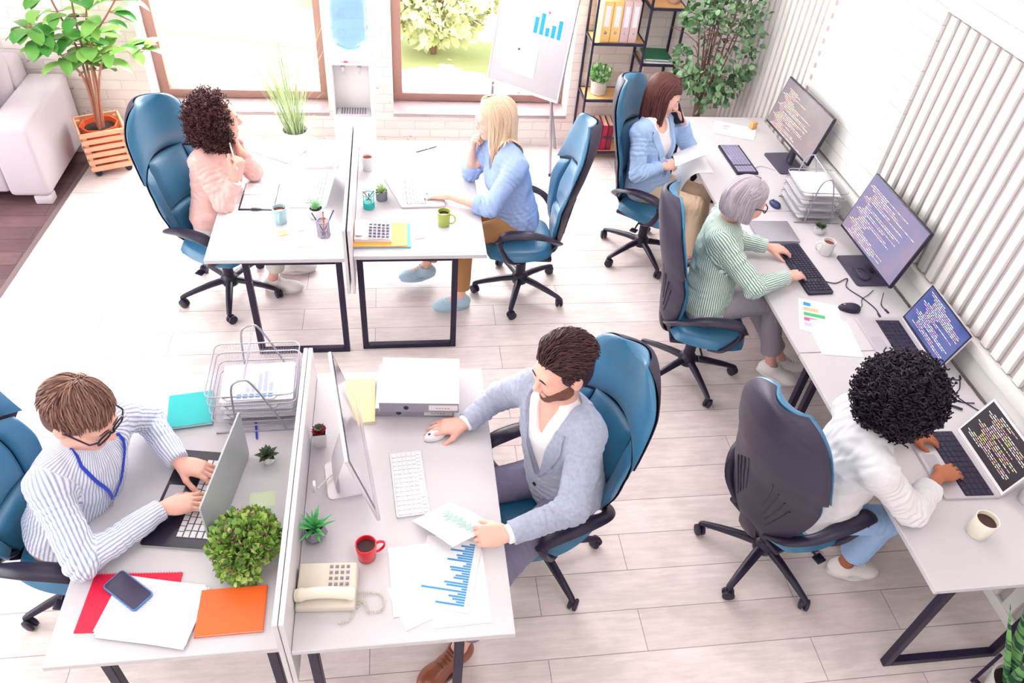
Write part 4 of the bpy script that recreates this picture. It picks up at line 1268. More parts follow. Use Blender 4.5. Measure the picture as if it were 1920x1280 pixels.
mb = MB(); mb.frustum((0, 0, 0), (.012, .011), (.010, .009), .004); kmesh = meshdata('key', mb.V, mb.F, mat('phone_key', '#8e8496', .5), None, False)
for r_ in range(4):
    for c_ in range(4):
        k = link('key', kmesh, tel, (.012 + .020 * c_, .000 + .021 * r_, .0465 + .0040 * r_)); k.rotation_euler = (math.atan2(.032, .16), 0, 0)
pts = []
path = cr([(.108, -.02, .02), (.14, -.015, .008), (.185, -.02, .008), (.205, -.05, .008), (.195, -.085, .008), (.155, -.09, .008), (.14, -.06, .012), (.12, -.05, .008), (.09, -.115, .008), (.05, -.13, .008)], 26)
for i, p in enumerate(path):
    tdir = (path[min(i + 1, len(path) - 1)] - path[max(0, i - 1)]).normalized(); s = Vector((-tdir.y, tdir.x, 0)); a = i * 1.25
    pts.append(p + s * (.0055 * math.cos(a)) + Vector((0, 0, .0055 * math.sin(a))))
mb = MB(); mb.tube(pts, .0013, 5); mb.build('cord', M_TEL, tel)
M_BOXG = mat('box_file_grey', '#c4bfcb', .55); M_BOXD = mat('box_file_side', '#9c97a8', .55)
def box_file(label, x, y, z, rz, w, d, h, stag):
    t = thing('box_file', label, 'file', (x, y, z), R(rz), 'grey box files in a stack')
    mb = MB(); mb.box((0, 0, h / 2), (w, d, h), bev=.003, seg=1); mb.m = 1
    mb.box((0, -d / 2 - .0005, h / 2), (w - .006, .001, h - .006)); mb.build('case', [M_PAPER, M_BOXD], t)
    mb = MB(); mb.lathe([(0, 0), (.011, 0), (.011, .002), (0, .002)], 16, (-w * .2 if not stag else -w * .16, -d / 2 - .001, h / 2), Matrix.Rotation(R(90), 3, 'X')); mb.build('finger_hole', M_KEYDARK, t)
    mb = MB(); mb.box((w * .3, -d / 2 - .0018, h * .52), (w * .36, .0016, h * .52)); 
    mb.m = 1
    for k in range(5): mb.box((w * .22 + k * .013, -d / 2 - .0028, h * .5), (.009, .0006, .004))
    mb.build('spine_label', [M_PAPER, M_INK2], t, smooth=False)
    return t
box_file('grey box file at the bottom of the pair, front centre desk', .035, 2.44, ZT, -4, .352, .275, .055, False)
box_file('white-topped grey box file on top of the pair', .055, 2.42, ZT + .056, -4, .352, .285, .062, True)
notebook('folder', 'pale yellow folder between the white monitor and the box files', -.225, 2.405, 1, .148, .27, .016, M_YELLOW, ZT, 'left', cat='folder')
paper('paper_sheet', 'blank white sheet sticking out left of the grey box files', 'papers', -.02, 2.49, -2, .21, .20, ZT)
def deco_big(mb, z):
    mb.m = 2
    hs = [.02, .05, .035, .085, .04, .06, .055, .09, .02, .03, .075, .07, .03, .05, .055, .02, .085, .075, .02, .16, .03, .06, .045, .03, .10]
    for k, hh in enumerate(hs): mark(mb, .083 - hh * 1.06, .083, .137 - .0106 * k - .0082, .137 - .0106 * k, z)
    mb.m = 1
    for k in range(24): mark(mb, -.085 + k * .006, -.083 + k * .006, -.133, -.128, z)
    mb.m = 0
P3 = [M_PAPER, M_INK, M_BLUEBAR]
paper('paper_sheet', 'blank white sheet lowest in the pile at the front edge, centre desk', 'papers', .165, 1.45, 2, .21, .297, ZT, 2)
paper('paper_sheet', 'lightly printed white sheet left of the blue bar chart, front centre desk', 'papers', .015, 1.50, 4, .20, .285, ZT + .0022, 1, None, lambda mb, z: (setattr(mb, 'm', 1), mark(mb, -.02, -.017, -.03, .01, z), setattr(mb, 'm', 0)))
paper('paper_sheet', 'white sheet turned at the front edge beside the coiled cord', 'papers', -.005, 1.405, 22, .13, .18, ZT + .0008, 1)
paper('paper_sheet', 'blue bar chart printout on the front centre desk', 'papers', .128, 1.512, -14, .215, .297, ZT + .0036, 1, None, deco_big, P3)
# the sheet the man lifts
mb = MB()
C0, C1, C2, C3 = Vector((.0, 1.745, ZT + .012)), Vector((.150, 1.80, ZT + .045)), Vector((.312, 1.650, ZT + .085)), Vector((.150, 1.585, ZT + .062))
def sf(u, v, off=0):
    p = (C0 * (1 - u) + C3 * u) * (1 - v) + (C1 * (1 - u) + C2 * u) * v
    return p + Vector((0, 0, .012 * math.sin(math.pi * u) * (.5 + v) + off))
mb.slab(lambda u, v: sf(u, v, .0007), lambda u, v: sf(u, v), 12, 8)
mb.m = 1
for k in range(22):
    a = .20 + .032 * k; z0 = .52 + .06 * math.sin(k * 1.9) + .03 * math.sin(k * .7); w_ = .17
    mb.add([sf(a, z0, .003), sf(a + .032, .52 + .06 * math.sin((k + 1) * 1.9) + .03 * math.sin((k + 1) * .7), .003), sf(a + .032, .52 + w_ + .06 * math.sin((k + 1) * 1.9) + .03 * math.sin((k + 1) * .7), .003), sf(a, z0 + w_, .003)], [(0, 1, 2, 3)])
tag(mb.build('paper_sheet', [M_PAPER, M_GREENBAR], None, smooth=False), 'sheet with a pale zigzag graph lifted by the bearded man', 'papers')

# --- back left desk
cb = thing('clipboard', 'open black clipboard folder with paper in front of the pink blouse', 'clipboard', (-.865, 4.14, ZT), R(-1))
mb = MB(); mb.box((0, 0, .004), (.205, .30, .007), bev=.002, seg=1); mb.build('board', M_KEYDARK, cb)
mb = MB(); sheet(mb, .185, .15, .0078, dy=-.065, dx=.0); sheet(mb, .19, .13, .0078, dy=.08); mb.build('page', M_PAPER, cb, smooth=False)
mb = MB(); mb.box((0, -.148, .010), (.055, .018, .010), bev=.003); mb.tube([(-.02, -.160, .012), (-.02, -.175, .016), (.02, -.175, .016), (.02, -.160, .012)], .002, 6); mb.build('clip', M_KEYDARK, cb)
paper('paper_sheet', 'white sheet under the clipboard at the corner of the back left desk', 'papers', -.90, 3.97, -3, .26, .17, ZT)
notebook('notebook', 'pale pink notebook at the far side of the back left desk', -.80, 4.715, -32, .30, .225, .014, M_PINK)
notebook('notebook', 'white pad with grey edge behind the white laptop, beside the divider', -.52, 4.62, 1, .21, .27, .022, mat('pale_cover', '#ece6ea', .6))
def pencil_holder(name, label, x, y, kind, m, pens):
    t = thing(name, label, 'pen holder', (x, y, ZT))
    mb = MB()
    if kind == 'hex':
        n = 6; r = .036; h = .10
        P = [(r * math.cos(R(60 * k + 10)), r * math.sin(R(60 * k + 10))) for k in range(n)]
        for k in range(n):
            a, b = P[k], P[(k + 1) % n]
            for j in range(11): 
                f = j / 10; p = (a[0] * (1 - f) + b[0] * f, a[1] * (1 - f) + b[1] * f)
                mb.tube([(p[0], p[1], .002), (p[0], p[1], h)], .0006, 3, cap=False)
            for j in range(20): mb.tube([(a[0], a[1], .005 + j * .005), (b[0], b[1], .005 + j * .005)], .0006, 3, cap=False)
        for z in (.003, h): mb.tube([(p[0], p[1], z) for p in P], .003, 6, closed=True)
        mb.prism(P, 0, .003); mb.build('mesh_cup', m, t, smooth=False)
    else:
        mb.lathe([(0, 0), (.033, 0), (.034, .004), (.034, .038), (.032, .042), (0, .042)], 24)
        for z in (.095,): mb.tube([(.034 * math.cos(a), .034 * math.sin(a), z) for a in np.linspace(0, 6.283, 24, endpoint=False)], .003, 6, closed=True)
        for k in range(4):
            a = k * math.pi / 2 + .5; mb.tube([(.033 * math.cos(a), .033 * math.sin(a), .03), (.034 * math.cos(a), .034 * math.sin(a), .095)], .0022, 6)
        mb.build('wire_cup', m, t)
    for i, (dx, dy, ex, ey, ez, col, lab) in enumerate(pens):
        A, B = Vector((dx, dy, .05 if kind != 'hex' else .006)), Vector((ex, ey, ez)); d = B - A
        o = thing('pencil', lab, 'pencil', (x, y, ZT)); mbp = MB()
        mbp.tube([A + d * f for f in (0, .04, .9, 1.0)], [.001, .0035, .0035, .0032], 8); mbp.build('barrel', col, o)
        mbp = MB(); mbp.tube([B - d * .002, B + d * .07], .0037, 8); mbp.build('end_cap', M_KEYDARK if i % 2 else col, o)
    return t
PB = mat('pencil_navy', '#33305c', .4); PR = mat('pencil_red', '#d0655a', .4); PD = mat('pencil_black', '#2b2638', .4); PO = mat('pencil_orange', '#e2945c', .4)
pencil_holder('pencil_holder', 'hexagonal grey mesh pencil holder at the edge of the back left desk', -.457, 3.728, 'hex', mat('mesh_grey', '#9d97ab', .4, .5),
              [(.010, 0, -.055, .03, .125, PD, 'black pen leaning left in the mesh pencil holder'), (0, .01, .005, .025, .135, PR, 'red pencil upright in the mesh pencil holder'), (-.01, -.01, .06, .03, .14, PB, 'navy pen leaning right in the mesh pencil holder'), (.0, -.012, .012, .012, .105, PO, 'orange pencil low inside the mesh pencil holder')])
pencil_holder('pen_cup', 'teal wire pen cup on the back centre desk', -.206, 4.02, 'cup', mat('teal_wire', '#1fb0ad', .4),
              [(.012, .0, -.03, .015, .10, PR, 'red pencil in the teal pen cup'), (-.012, 0, .03, .012, .105, mat('teal_pen', '#2a97a0', .4), 'teal pen leaning right in the teal pen cup'), (.0, .01, .004, -.004, .10, PB, 'navy pencil in the teal pen cup')])
for lab, x, y, rz, w, c in (('orange sticky note in front of the pale blue mug', -.690, 3.752, 20, .05, '#f7cf9a'), ('white sticky note with grey edge between pale blue mug and mesh pencil holder', -.598, 3.795, 25, .045, '#e9ebf2'),
                            ('pale yellow sticky note near the desk edge beside the mesh pencil holder', -.558, 3.655, -3, .075, '#f1efcf'), ('cream sticky note beside the orange folder', .085, 3.715, 12, .06, '#f3e4dd')):
    paper('sticky_note', lab, 'note', x, y, rz, w, w, ZT, 6, 'sticky notes on the back desks', None, [mat('note', c, .8), M_INK])
# --- back centre desk
pen('grey pen lying on the far half of the back centre desk', (.096, 4.70, ZT), (.245, 4.785, ZT), mat('pen_grey', '#6f6c80', .4), .004)
notebook('folder', 'teal folder lowest under the calculator', -.125, 3.712, 0, .325, .238, .008, mat('teal_folder', '#2aa7bf', .45), ZT, 'left', cat='folder')
notebook('folder', 'orange folder directly under the calculator', -.135, 3.712, 0, .305, .236, .009, mat('orange_folder', '#f2a640', .45), ZT + .0085, 'left', cat='folder')
paper('paper_sheet', 'faint white sheet at the far side of the back centre desk', 'papers', .00, 4.60, 8, .21, .297, ZT)
cal = thing('calculator', 'white desk calculator on the orange folder', 'calculator', (-.175, 3.715, ZT + .018), R(-1))
mb = MB()
V = [(-.105, -.085, 0), (.105, -.085, 0), (.105, .085, 0), (-.105, .085, 0), (-.105, -.085, .022), (.105, -.085, .012), (.105, .085, .022), (-.105, .085, .045)]
mb.add(V, [(3, 2, 1, 0), (4, 5, 6, 7), (0, 1, 5, 4), (1, 2, 6, 5), (2, 3, 7, 6), (3, 0, 4, 7)]); mb.build('case', M_CERAMIC, cal, smooth=False)
mb = MB(); mb.box((.035, -.003, .0225), (.130, .155, .002)); o = mb.build('key_panel', mat('calc_grey', '#c5c1cc', .5), cal, smooth=False); o.rotation_euler = (.03, .055, 0); o.location = (0, 0, .001)
mb = MB(); mb.frustum((0, 0, 0), (.018, .013), (.015, .010), .004); km = meshdata('key', mb.V, mb.F, mat('calc_key', '#56506a', .5), None, False)
for i in range(5):
    for j in range(5): k = link('key', km, cal, (-.016 + .0245 * i, -.062 + .0285 * j, .0262 - .0010 * i + .0008 * j))
mb = MB(); mb.box((-.078, 0, .034), (.04, .13, .004), bev=.001, seg=1); o = mb.build('display', mat('calc_display', '#f6f6f4', .2), cal)

# --- desks by the ribbed wall
def deco_col(mb, z):
    for k, (m_, l) in enumerate(((2, .040), (3, .080), (4, .115), (5, .150), (6, .182))):
        mb.m = m_; mark(mb, -.085, -.085 + l, .085 - k * .045, .085 - k * .045 + .030, z)
    mb.m = 0
paper('paper_sheet', 'sheet with a colourful bar chart in front of the black wired mouse', 'papers', 2.24, 2.905, -21, .225, .285, ZT + .001, 1, None, deco_col,
      [M_PAPER, M_INK, M_CYAN, mat('bar_orange', '#f5b98f', .7), mat('bar_green', '#4db87a', .7), mat('bar_pink', '#e45d8c', .7), mat('bar_lilac', '#c7bfe2', .7)])
paper('paper_sheet', 'blank white sheets between the colourful chart and the curls', 'papers', 2.26, 2.74, -8, .21, .28, ZT, 3, None, None, None, .02)
paper('paper_stack', 'white sheets with red print on the furthest desk', 'papers', 2.505, 5.06, -24, .30, .21, ZT, 4, None,
      lambda mb, z: (setattr(mb, 'm', 1), mark(mb, -.09, -.045, .045, .055, z), mark(mb, -.085, -.06, .005, .014, z), setattr(mb, 'm', 0)), [M_PAPER, mat('red_print', '#d9738a', .7)], .012)
mb = MB(); mb.box((0, 0, .009), (.262, .225, .014), bev=.005); tag(mb.build('closed_laptop', mat('closed_grey', '#a9a6b2', .4, .4), None, loc=(2.29, 3.717, ZT), rz=R(-1)), 'closed grey laptop behind the keyboard of the grey-haired woman', 'laptop')
mb = MB(); mb.box((0, 0, .03), (.05, .04, .06), bev=.004); tag(mb.build('note_block', mat('kraft', '#d8a775', .7), None, loc=(2.66, 5.10, ZT), rz=R(20)), 'small brown block beside the furthest computer screen', 'box')
def cable(label, pts, r=.003, m=None, name='cable', plug=None):
    t = thing(name, label, 'cable', pts[0]); P0 = Vector(pts[0])
    mb = MB(); mb.tube(cr([Vector(p) - P0 for p in pts], 8), r, 6); mb.build('cord', m or M_CABLE, t)
    if plug:
        e = Vector(pts[-1]) - P0; d = (e - (Vector(pts[-2]) - P0)).normalized()
        mb = MB(); mb.tube([e - d * .002, e + d * .028], .006, 8); mb.build('plug', m or M_CABLE, t)
    return t
zc = ZT + .004
cable('black cable running from the keyboard past the screen stand to a plug', [(2.41, 3.22, zc), (2.47, 3.20, zc), (2.56, 3.24, zc), (2.52, 3.16, zc), (2.57, 3.06, zc), (2.60, 2.97, zc), (2.595, 2.92, zc)], .003, plug=True)
cable('black mouse cable looping behind the wired mouse', [(2.485, 2.965, zc + .01), (2.53, 2.99, zc), (2.56, 3.05, zc), (2.62, 3.09, zc), (2.67, 3.13, zc)], .0022)
cable('short black cable with a plug below the large screen', [(2.70, 3.08, zc + .02), (2.67, 3.03, zc), (2.65, 2.99, zc), (2.655, 2.955, zc)], .0028, plug=True)
cable('black coiled cable around the base of the large screen', [(2.64, 3.34, zc + .01), (2.62, 3.27, zc + .012), (2.65, 3.21, zc + .012), (2.70, 3.24, zc + .012), (2.69, 3.31, zc + .012), (2.64, 3.30, zc + .02), (2.64, 3.22, zc + .02)], .0035)
cable('tangled black power cable between the two laptops', [(2.70, 2.50, zc), (2.72, 2.42, zc), (2.78, 2.40, zc), (2.795, 2.43, zc), (2.74, 2.34, zc), (2.66, 2.28, zc), (2.70, 2.25, zc), (2.76, 2.24, zc)], .003)
cable('second black power cable beside the upper edge of the code laptop', [(2.69, 2.48, zc), (2.69, 2.38, zc), (2.70, 2.28, zc), (2.74, 2.21, zc), (2.765, 2.18, zc)], .003)
cable('short black adapter lead beside the black curls', [(2.60, 2.24, zc + .004), (2.64, 2.22, zc + .004), (2.67, 2.20, zc + .004)], .006)
cable('thin grey cable from the far keyboard to the furthest screen', [(2.455, 4.50, zc), (2.52, 4.53, zc), (2.60, 4.47, zc)], .002, M_WIRE)
# paper curling over the desk edge beside the brunette woman
mb = MB()
def curl(u, v, o=0):
    a = max(0, v - .35) / .65
    if v < .35: return Vector((2.135 - .5 * v * .56, 4.44 + .21 * u, ZT + .002 + o))
    th = a * 1.9; r_ = .055
    return Vector((2.037 - (r_ + o) * math.sin(th) - .06 * a, 4.44 + .21 * u, ZT + .002 - r_ + (r_ + o) * math.cos(th) - .10 * a * a))
mb.slab(lambda u, v: curl(u, v, .0008), lambda u, v: curl(u, v), 6, 16)
tag(mb.build('paper_sheet', M_PAPER, None), 'white paper curling over the edge of the furthest desk', 'papers')
# ------------------------------------------------------------------ lounge corner, plants, cooler, easel, shelf
M_SOFA = mat('lilac_grey_fabric', '#cfc4ce', 0.85, bump=.25, bscale=250, sheen=.2)
so = thing('sofa', 'pale lilac grey sofa cut by the left picture edge', 'sofa', (-3.55, 5.70, 0), 0)
mb = MB(); mb.box((.83, -.02, .345), (.28, .92, .55), bev=.035, seg=3); mb.build('armrest', M_SOFA, so, angle=60)
mb = MB(); mb.box((-.83, -.02, .345), (.28, .92, .55), bev=.035, seg=3); mb.build('armrest', M_SOFA, so, angle=60)
mb = MB(); mb.box((0, .33, .42), (1.38, .24, .72), bev=.04, seg=3); mb.build('backrest', M_SOFA, so, angle=60)
mb = MB(); mb.box((0, -.10, .22), (1.38, .74, .24), bev=.02); mb.build('seat_base', M_SOFA, so, angle=60)
for sx in (-.345, .345):
    mb = MB(); mb.box((sx, -.12, .40), (.68, .74, .15), bev=.045, seg=3); mb.build('seat_cushion', M_SOFA, so, angle=60)
    mb = MB(); mb.box((sx, .15, .68), (.66, .20, .42), bev=.07, seg=4, M=Matrix.Rotation(R(-10), 3, 'X')); mb.build('back_cushion', M_SOFA, so, angle=60)
for sx in (-.9, .9):
    for sy in (-.42, .36):
        mb = MB(); mb.box((sx, sy, .035), (.12, .10, .07), bev=.01); mb.build('foot', M_SOFA, so)
mb = MB(); mb.box((0, 0, 0), (.34, .13, .34), bev=.055, seg=4); tag(mb.build('cushion', mat('lilac_cushion', '#c3b5c6', .85, bump=.2, bscale=200), None, loc=(-3.03, 5.50, .665)), 'small lilac cushion leaning in the sofa corner by the armrest', 'cushion')
bpy.data.objects['cushion'].rotation_euler = (R(-14), 0, R(-8))

def big_leaf(mb, p, d, L, w, droop=.35, n=6):
    """broad oval leaf with a folded midrib"""
    d = Vector(d).normalized(); s = d.cross(Vector((0, 0, 1)))
    if s.length < .05: s = Vector((1, 0, 0))
    s.normalize(); V = []; F = []; q = Vector(p)
    for i in range(n + 1):
        t = i / n; ww = w * math.sin(math.pi * min(1, .10 + .90 * t)) ** .6 * (1 if t < .97 else .25)
        dd = (d + Vector((0, 0, -droop * t))).normalized(); nn = s.cross(dd)
        V += [q - s * ww + nn * ww * .18, q - s * ww * .5 + nn * ww * .03, q, q + s * ww * .5 + nn * ww * .03, q + s * ww + nn * ww * .18]
        q = q + dd * (L / n)
    for i in range(n):
        for k in range(4): a = i * 5 + k; F.append((a, a + 1, a + 6, a + 5))
    mb.add(V, F)
M_RUB = leafmat('rubber_leaf', '#3f8f3c', '#a3cf6c', .32); M_RUBST = mat('rubber_stem', '#a5705c', .7)
cr_ = thing('planter_crate', 'square slatted wooden planter crate on casters beside the sofa', 'planter', (-2.315, 5.79, 0), R(24))
M_SLAT = mat('peach_wood', '#e2a888', .6, var=.1, vscale=8)
mb = MB()
for k in range(6):
    z = .085 + k * .056
    for a in range(4):
        M_ = rotz(a * math.pi / 2); c = M_ @ Vector((0, -.150 - .008 * k / 5, 0)); mb.box((c.x, c.y, z), (.315 + .016 * k / 5, .016, .036), rz=a * math.pi / 2, bev=.003, seg=1)
for sx in (-1, 1):
    for sy in (-1, 1): mb.box((sx * .135, sy * .135, .215), (.03, .03, .29))
mb.box((0, 0, .065), (.30, .30, .015)); mb.build('slatted_box', M_SLAT, cr_)
for sx in (-.11, .11):
    for sy in (-.11, .11):
        mb = MB(); mb.lathe([(0, -.012), (.024, -.012), (.028, 0), (.024, .012), (0, .012)], 14, (sx, sy, .028), Matrix.Rotation(R(90), 3, 'X')); mb.box((sx, sy, .05), (.02, .02, .02)); mb.build('caster', M_WHEEL, cr_)
rp = thing('rubber_plant', 'tall rubber plant in an orange pot inside the wooden crate', 'plant', (-2.315, 5.79, .075), R(24))
mb = MB(); mb.lathe([(0, 0), (.10, 0), (.135, .27), (.142, .30), (.132, .30), (.125, .26), (0, .255)], 8); mb.build('pot', mat('orange_pot', '#dd5a2e', .5), rp, angle=30)
mb = MB(); mb.lathe([(0, .262), (.124, .262)], 12); mb.build('soil', M_SOIL, rp, smooth=False)
RS = rotz(-R(24))
stems = [[(.02, .01, .25), (.03, .02, .6), (.02, .03, .95), (.10, .02, 1.35), (.16, 0, 1.6)], [(-.02, .02, .25), (-.03, .01, .6), (-.06, .0, .9), (-.16, -.02, 1.25), (-.20, 0, 1.6)],
         [(0, -.02, .25), (.02, -.02, .55), (.06, -.05, .9), (.22, -.05, 1.15), (.36, -.02, 1.35)], [(-.01, 0, .25), (-.01, 0, .7), (-.02, -.02, 1.1), (.0, -.05, 1.45), (.02, -.05, 1.7)],
         [(.01, 0, .25), (.04, .0, .55), (.12, -.06, .80), (.24, -.10, .92), (.44, -.16, .92)], [(-.02, 0, .30), (-.04, -.02, .65), (-.14, -.08, .85), (-.26, -.10, .98), (-.32, -.08, 1.05)]]
mb = MB(); lf = MB(); g = np.random.default_rng(12)
for st in stems:
    st = [RS @ Vector(p) + Vector((.13 * max(0, p[2] - .25) / 1.3, 0, 0)) for p in st]; path = cr(st, 6); N = len(path)
    mb.tube(path, [.011 - .007 * i / N for i in range(N)], 7)
    for i in range(int(N * .42), N, 2):
        for rep in range(3):
            a = g.uniform(0, 6.28); d = Vector((math.cos(a), math.sin(a) * .8 - .2, g.uniform(-.15, .5)))
            s0 = path[i]; q = s0 + d.normalized() * .045; mb.tube([s0, q], .003, 5)
            big_leaf(lf, q, d, g.uniform(.13, .20), g.uniform(.040, .060), g.uniform(.5, 1.5))
mb.build('stems', M_RUBST, rp); lf.build('leaves', M_RUB, rp, angle=70)
# grass
gp = thing('potted_grass', 'tall grassy plant in a white pot on the floor between the windows', 'plant', (-.86, 5.90, 0))
mb = MB(); mb.lathe([(0, 0), (.085, 0), (.108, .27), (.112, .285), (.100, .285), (.094, .25), (0, .245)], 28); mb.build('pot', M_CERAMIC, gp, angle=60)
mb = MB(); mb.lathe([(0, .25), (.095, .25)], 20); mb.build('soil', M_SOIL, gp, smooth=False)
mb = MB(); g = np.random.default_rng(5)
for k in range(150):
    a = g.uniform(0, 6.28); r_ = .075 * math.sqrt(g.uniform()); ln = g.uniform(.35, 1.05) if k < 95 else g.uniform(.1, .3)
    d = Vector((math.cos(a), math.sin(a), 0)); d = (d + Vector((-.5, -.1, 0)) * g.uniform(0, 1)).normalized()
    blade(mb, (r_ * math.cos(a), r_ * math.sin(a), .245), d, Vector((d.x * .22 - .06, d.y * .12, 1)), ln, g.uniform(.0024, .0050), g.uniform(.08, .6) if ln > .3 else g.uniform(.4, .9), 7, .0006, .1)
mb.build('blades', leafmat('grass_green', '#86a866', '#cfdcb4', .6), gp, smooth=False)
# water cooler
M_COOL = mat('cooler_white', '#eceaec', .35); M_COOLG = mat('cooler_grey', '#cfcbd3', .4)
wc = thing('water_cooler', 'white water cooler with a blue bottle between the two windows', 'water cooler', (-.365, 5.82, 0))
mb = MB(); mb.box((0, 0, .26), (.31, .30, .52), bev=.012); mb.box((0, .06, .74), (.31, .18, .46), bev=.012)
for sx in (-1, 1): mb.box((sx * .145, -.04, .74), (.02, .20, .46), bev=.005)
mb.box((0, -.02, .965), (.31, .27, .09), bev=.02, seg=3); mb.build('cabinet', M_COOL, wc)
mb = MB(); mb.box((0, -.085, .525), (.26, .13, .012), bev=.004); mb.build('drip_tray', M_COOLG, wc)
mb = MB(); 
for k in range(10): mb.box((-.09 + .02 * k, -.085, .533), (.008, .10, .006))
mb.build('drip_grille', mat('grille_dark', '#6f6a7c', .5), wc, smooth=False)
mb = MB(); mb.box((0, -.158, .955), (.14, .006, .022), bev=.002, seg=1); mb.build('label_strip', M_COOLG, wc)
mb = MB(); mb.box((-.03, -.162, .957), (.03, .003, .010)); mb.build('red_lamp', mat('red_lamp', '#d8455a', .4), wc, smooth=False)
for sx in (-.06, .06):
    mb = MB(); mb.box((sx, -.06, .87), (.03, .07, .035), bev=.008); mb.tube([(sx, -.08, .86), (sx, -.08, .83)], .008, 8); mb.build('tap', M_COOLG, wc)
mb = MB(); mb.lathe([(.035, 1.0), (.05, 1.012), (.085, 1.022), (.128, 1.05), (.136, 1.075), (.139, 1.10), (.130, 1.115), (.137, 1.13), (.139, 1.17), (.130, 1.185), (.137, 1.20), (.138, 1.32), (.130, 1.335), (.137, 1.35), (.135, 1.42), (.10, 1.45), (0, 1.455)], 36)
mb.build('bottle', mat('blue_bottle', '#a6cdf0', .08, trans=.75, ior=1.15), wc, angle=70)
# flip chart
fc = thing('flip_chart', 'flip chart easel, greyed as if backlit, with pinned sheets in front of the right window', 'flip chart', (.72, 6.02, 0))
U = Vector((.7725, -.635, 0)); NB = Vector((.635, .7725, 0)); UP = Vector((0, 0, 1)) * math.cos(R(12)) + NB * math.sin(R(12)); NF = -(NB * math.cos(R(12)) - Vector((0, 0, 1)) * math.sin(R(12)))
BT = Matrix((U, UP, NF)).transposed()
def bp(u, v, o=0): return U * u + UP * v + NF * o + Vector((0, 0, .69))
mb = MB(); mb.box(bp(.33, .42), (.66, .84, .018), M=BT, bev=.004); mb.build('board', mat('board_backlit_shade', '#c2c0c6', .35), fc)  # board colour darkened to imitate the shade of backlighting
mb = MB()
for a, b, c in ((.33, .005, (.67, .022, .026)), (.0, .42, (.016, .85, .024)), (.66, .42, (.016, .85, .024)), (.33, .84, (.67, .02, .024))): mb.box(bp(a, b), c, M=BT, bev=.003, seg=1)
mb.build('frame', mat('easel_frame', '#c9c6cc', .35, .4), fc)
mb = MB(); mb.box(bp(.2, -.02, .03), (.24, .008, .05), M=BT, bev=.002, seg=1); mb.build('pen_shelf', M_COOLG, fc)
for a, ft in ((.04, (.02, -.02, 0)), (.60, (.535, -.36, 0))):
    mb = MB(); top = bp(a, .55, -.02); mb.tube([Vector(ft), bp(a, -.02, -.02), top], .012, 8); mb.build('leg', M_WIRE, fc)
    mb = MB(); mb.lathe([(0, 0), (.016, 0), (.016, .02), (.012, .03), (0, .03)], 10, Vector(ft)); mb.build('foot', M_KEYDARK, fc)
mb = MB(); mb.tube([(.66, .12, 0.0), bp(.36, .62, -.03)], .012, 8); mb.build('leg', M_WIRE, fc)
M_PINNED_SHADED = mat('pinned_paper_shaded', '#dddbe0', .75)  # paper colour lowered to paint in the backlit shade
def pinned(label, u0, u1, v0, v1, deco=None, mats=None):
    mb = MB(); mb.box(bp((u0 + u1) / 2, (v0 + v1) / 2, .011), (u1 - u0, v1 - v0, .0016), M=BT)
    if deco: deco(mb)
    o = mb.build('pinned_sheet', mats or [M_PINNED_SHADED], None, smooth=False, loc=fc.location); return tag(o, label, 'paper', 'sheets pinned to the flip chart')
def bars(mb):
    mb.m = 1
    for k, hh in enumerate((.118, .155, .062, .09, .135)):
        u = .335 + .052 * k; mb.box(bp(u + .018, .452 + hh / 2, .0125), (.034, hh, .001), M=BT)
pinned('white sheet with a blue five-bar chart pinned to the flip chart', .292, .594, .435, .638, bars, [M_PINNED_SHADED, M_CYAN])
pinned('blank white sheet pinned low on the flip chart', .105, .415, .120, .330)
pinned('white sheet at the top of the flip chart, cut by the picture edge', .24, .45, .655, .80)
for lab, u, v, c in (('pink round magnet on the bar chart sheet of the flip chart', .449, .622, '#e65a86'), ('dark green round magnet on the blank sheet of the flip chart', .243, .304, '#28605f')):
    mb = MB(); mb.lathe([(0, 0), (.009, 0), (.008, .006), (0, .007)], 16, bp(u, v, .012), Matrix((U, UP, NF)).transposed()); tag(mb.build('magnet', mat('magnet', c, .4), None, loc=fc.location), lab, 'magnet')
# shelf
M_OAK = mat('oak_shelf', '#d9aa72', .55, var=.12, vscale=5); M_SFR = mat('shelf_steel', '#2a2840', .4)
sh = thing('shelving_unit', 'open black steel shelf with wooden boards against the brick wall', 'shelf', (1.525, 6.19, 0))
def post(x, y, h): 
    mb = MB(); mb.box((x, y, h / 2), (.018, .018, h)); mb.build('post', M_SFR, sh, smooth=False)
for x, y, h in ((.009, -.009, 2.2), (.009, -.262, 2.2), (.44, -.009, 2.3), (.44, -.262, 2.3), (.725, -.009, 2.3), (.725, -.262, 2.3)): post(x, y, h)
def board(x0, x1, z):
    mb = MB(); mb.box(((x0 + x1) / 2, -.135, z - .009), (x1 - x0 - .012, .25, .016), bev=.001, seg=1); o = mb.build('shelf_board', M_OAK, sh)
    mb = MB()
    for y in (-.009, -.262): mb.box(((x0 + x1) / 2, y, z - .010), (x1 - x0, .018, .020))
    for x in (x0, x1): mb.box((x, -.135, z - .010), (.016, .27, .020))
    mb.build('edge_bar', M_SFR, o, smooth=False)
for z in (.09, .57, 1.045, 1.56): board(.009, .44, z)
for z in (.42, .885, 1.33, 1.80): board(.44, .725, z)
M_BY = mat('binder_yellow', '#eec57e', .5); M_BP = mat('binder_pink', '#d8bcbc', .5)
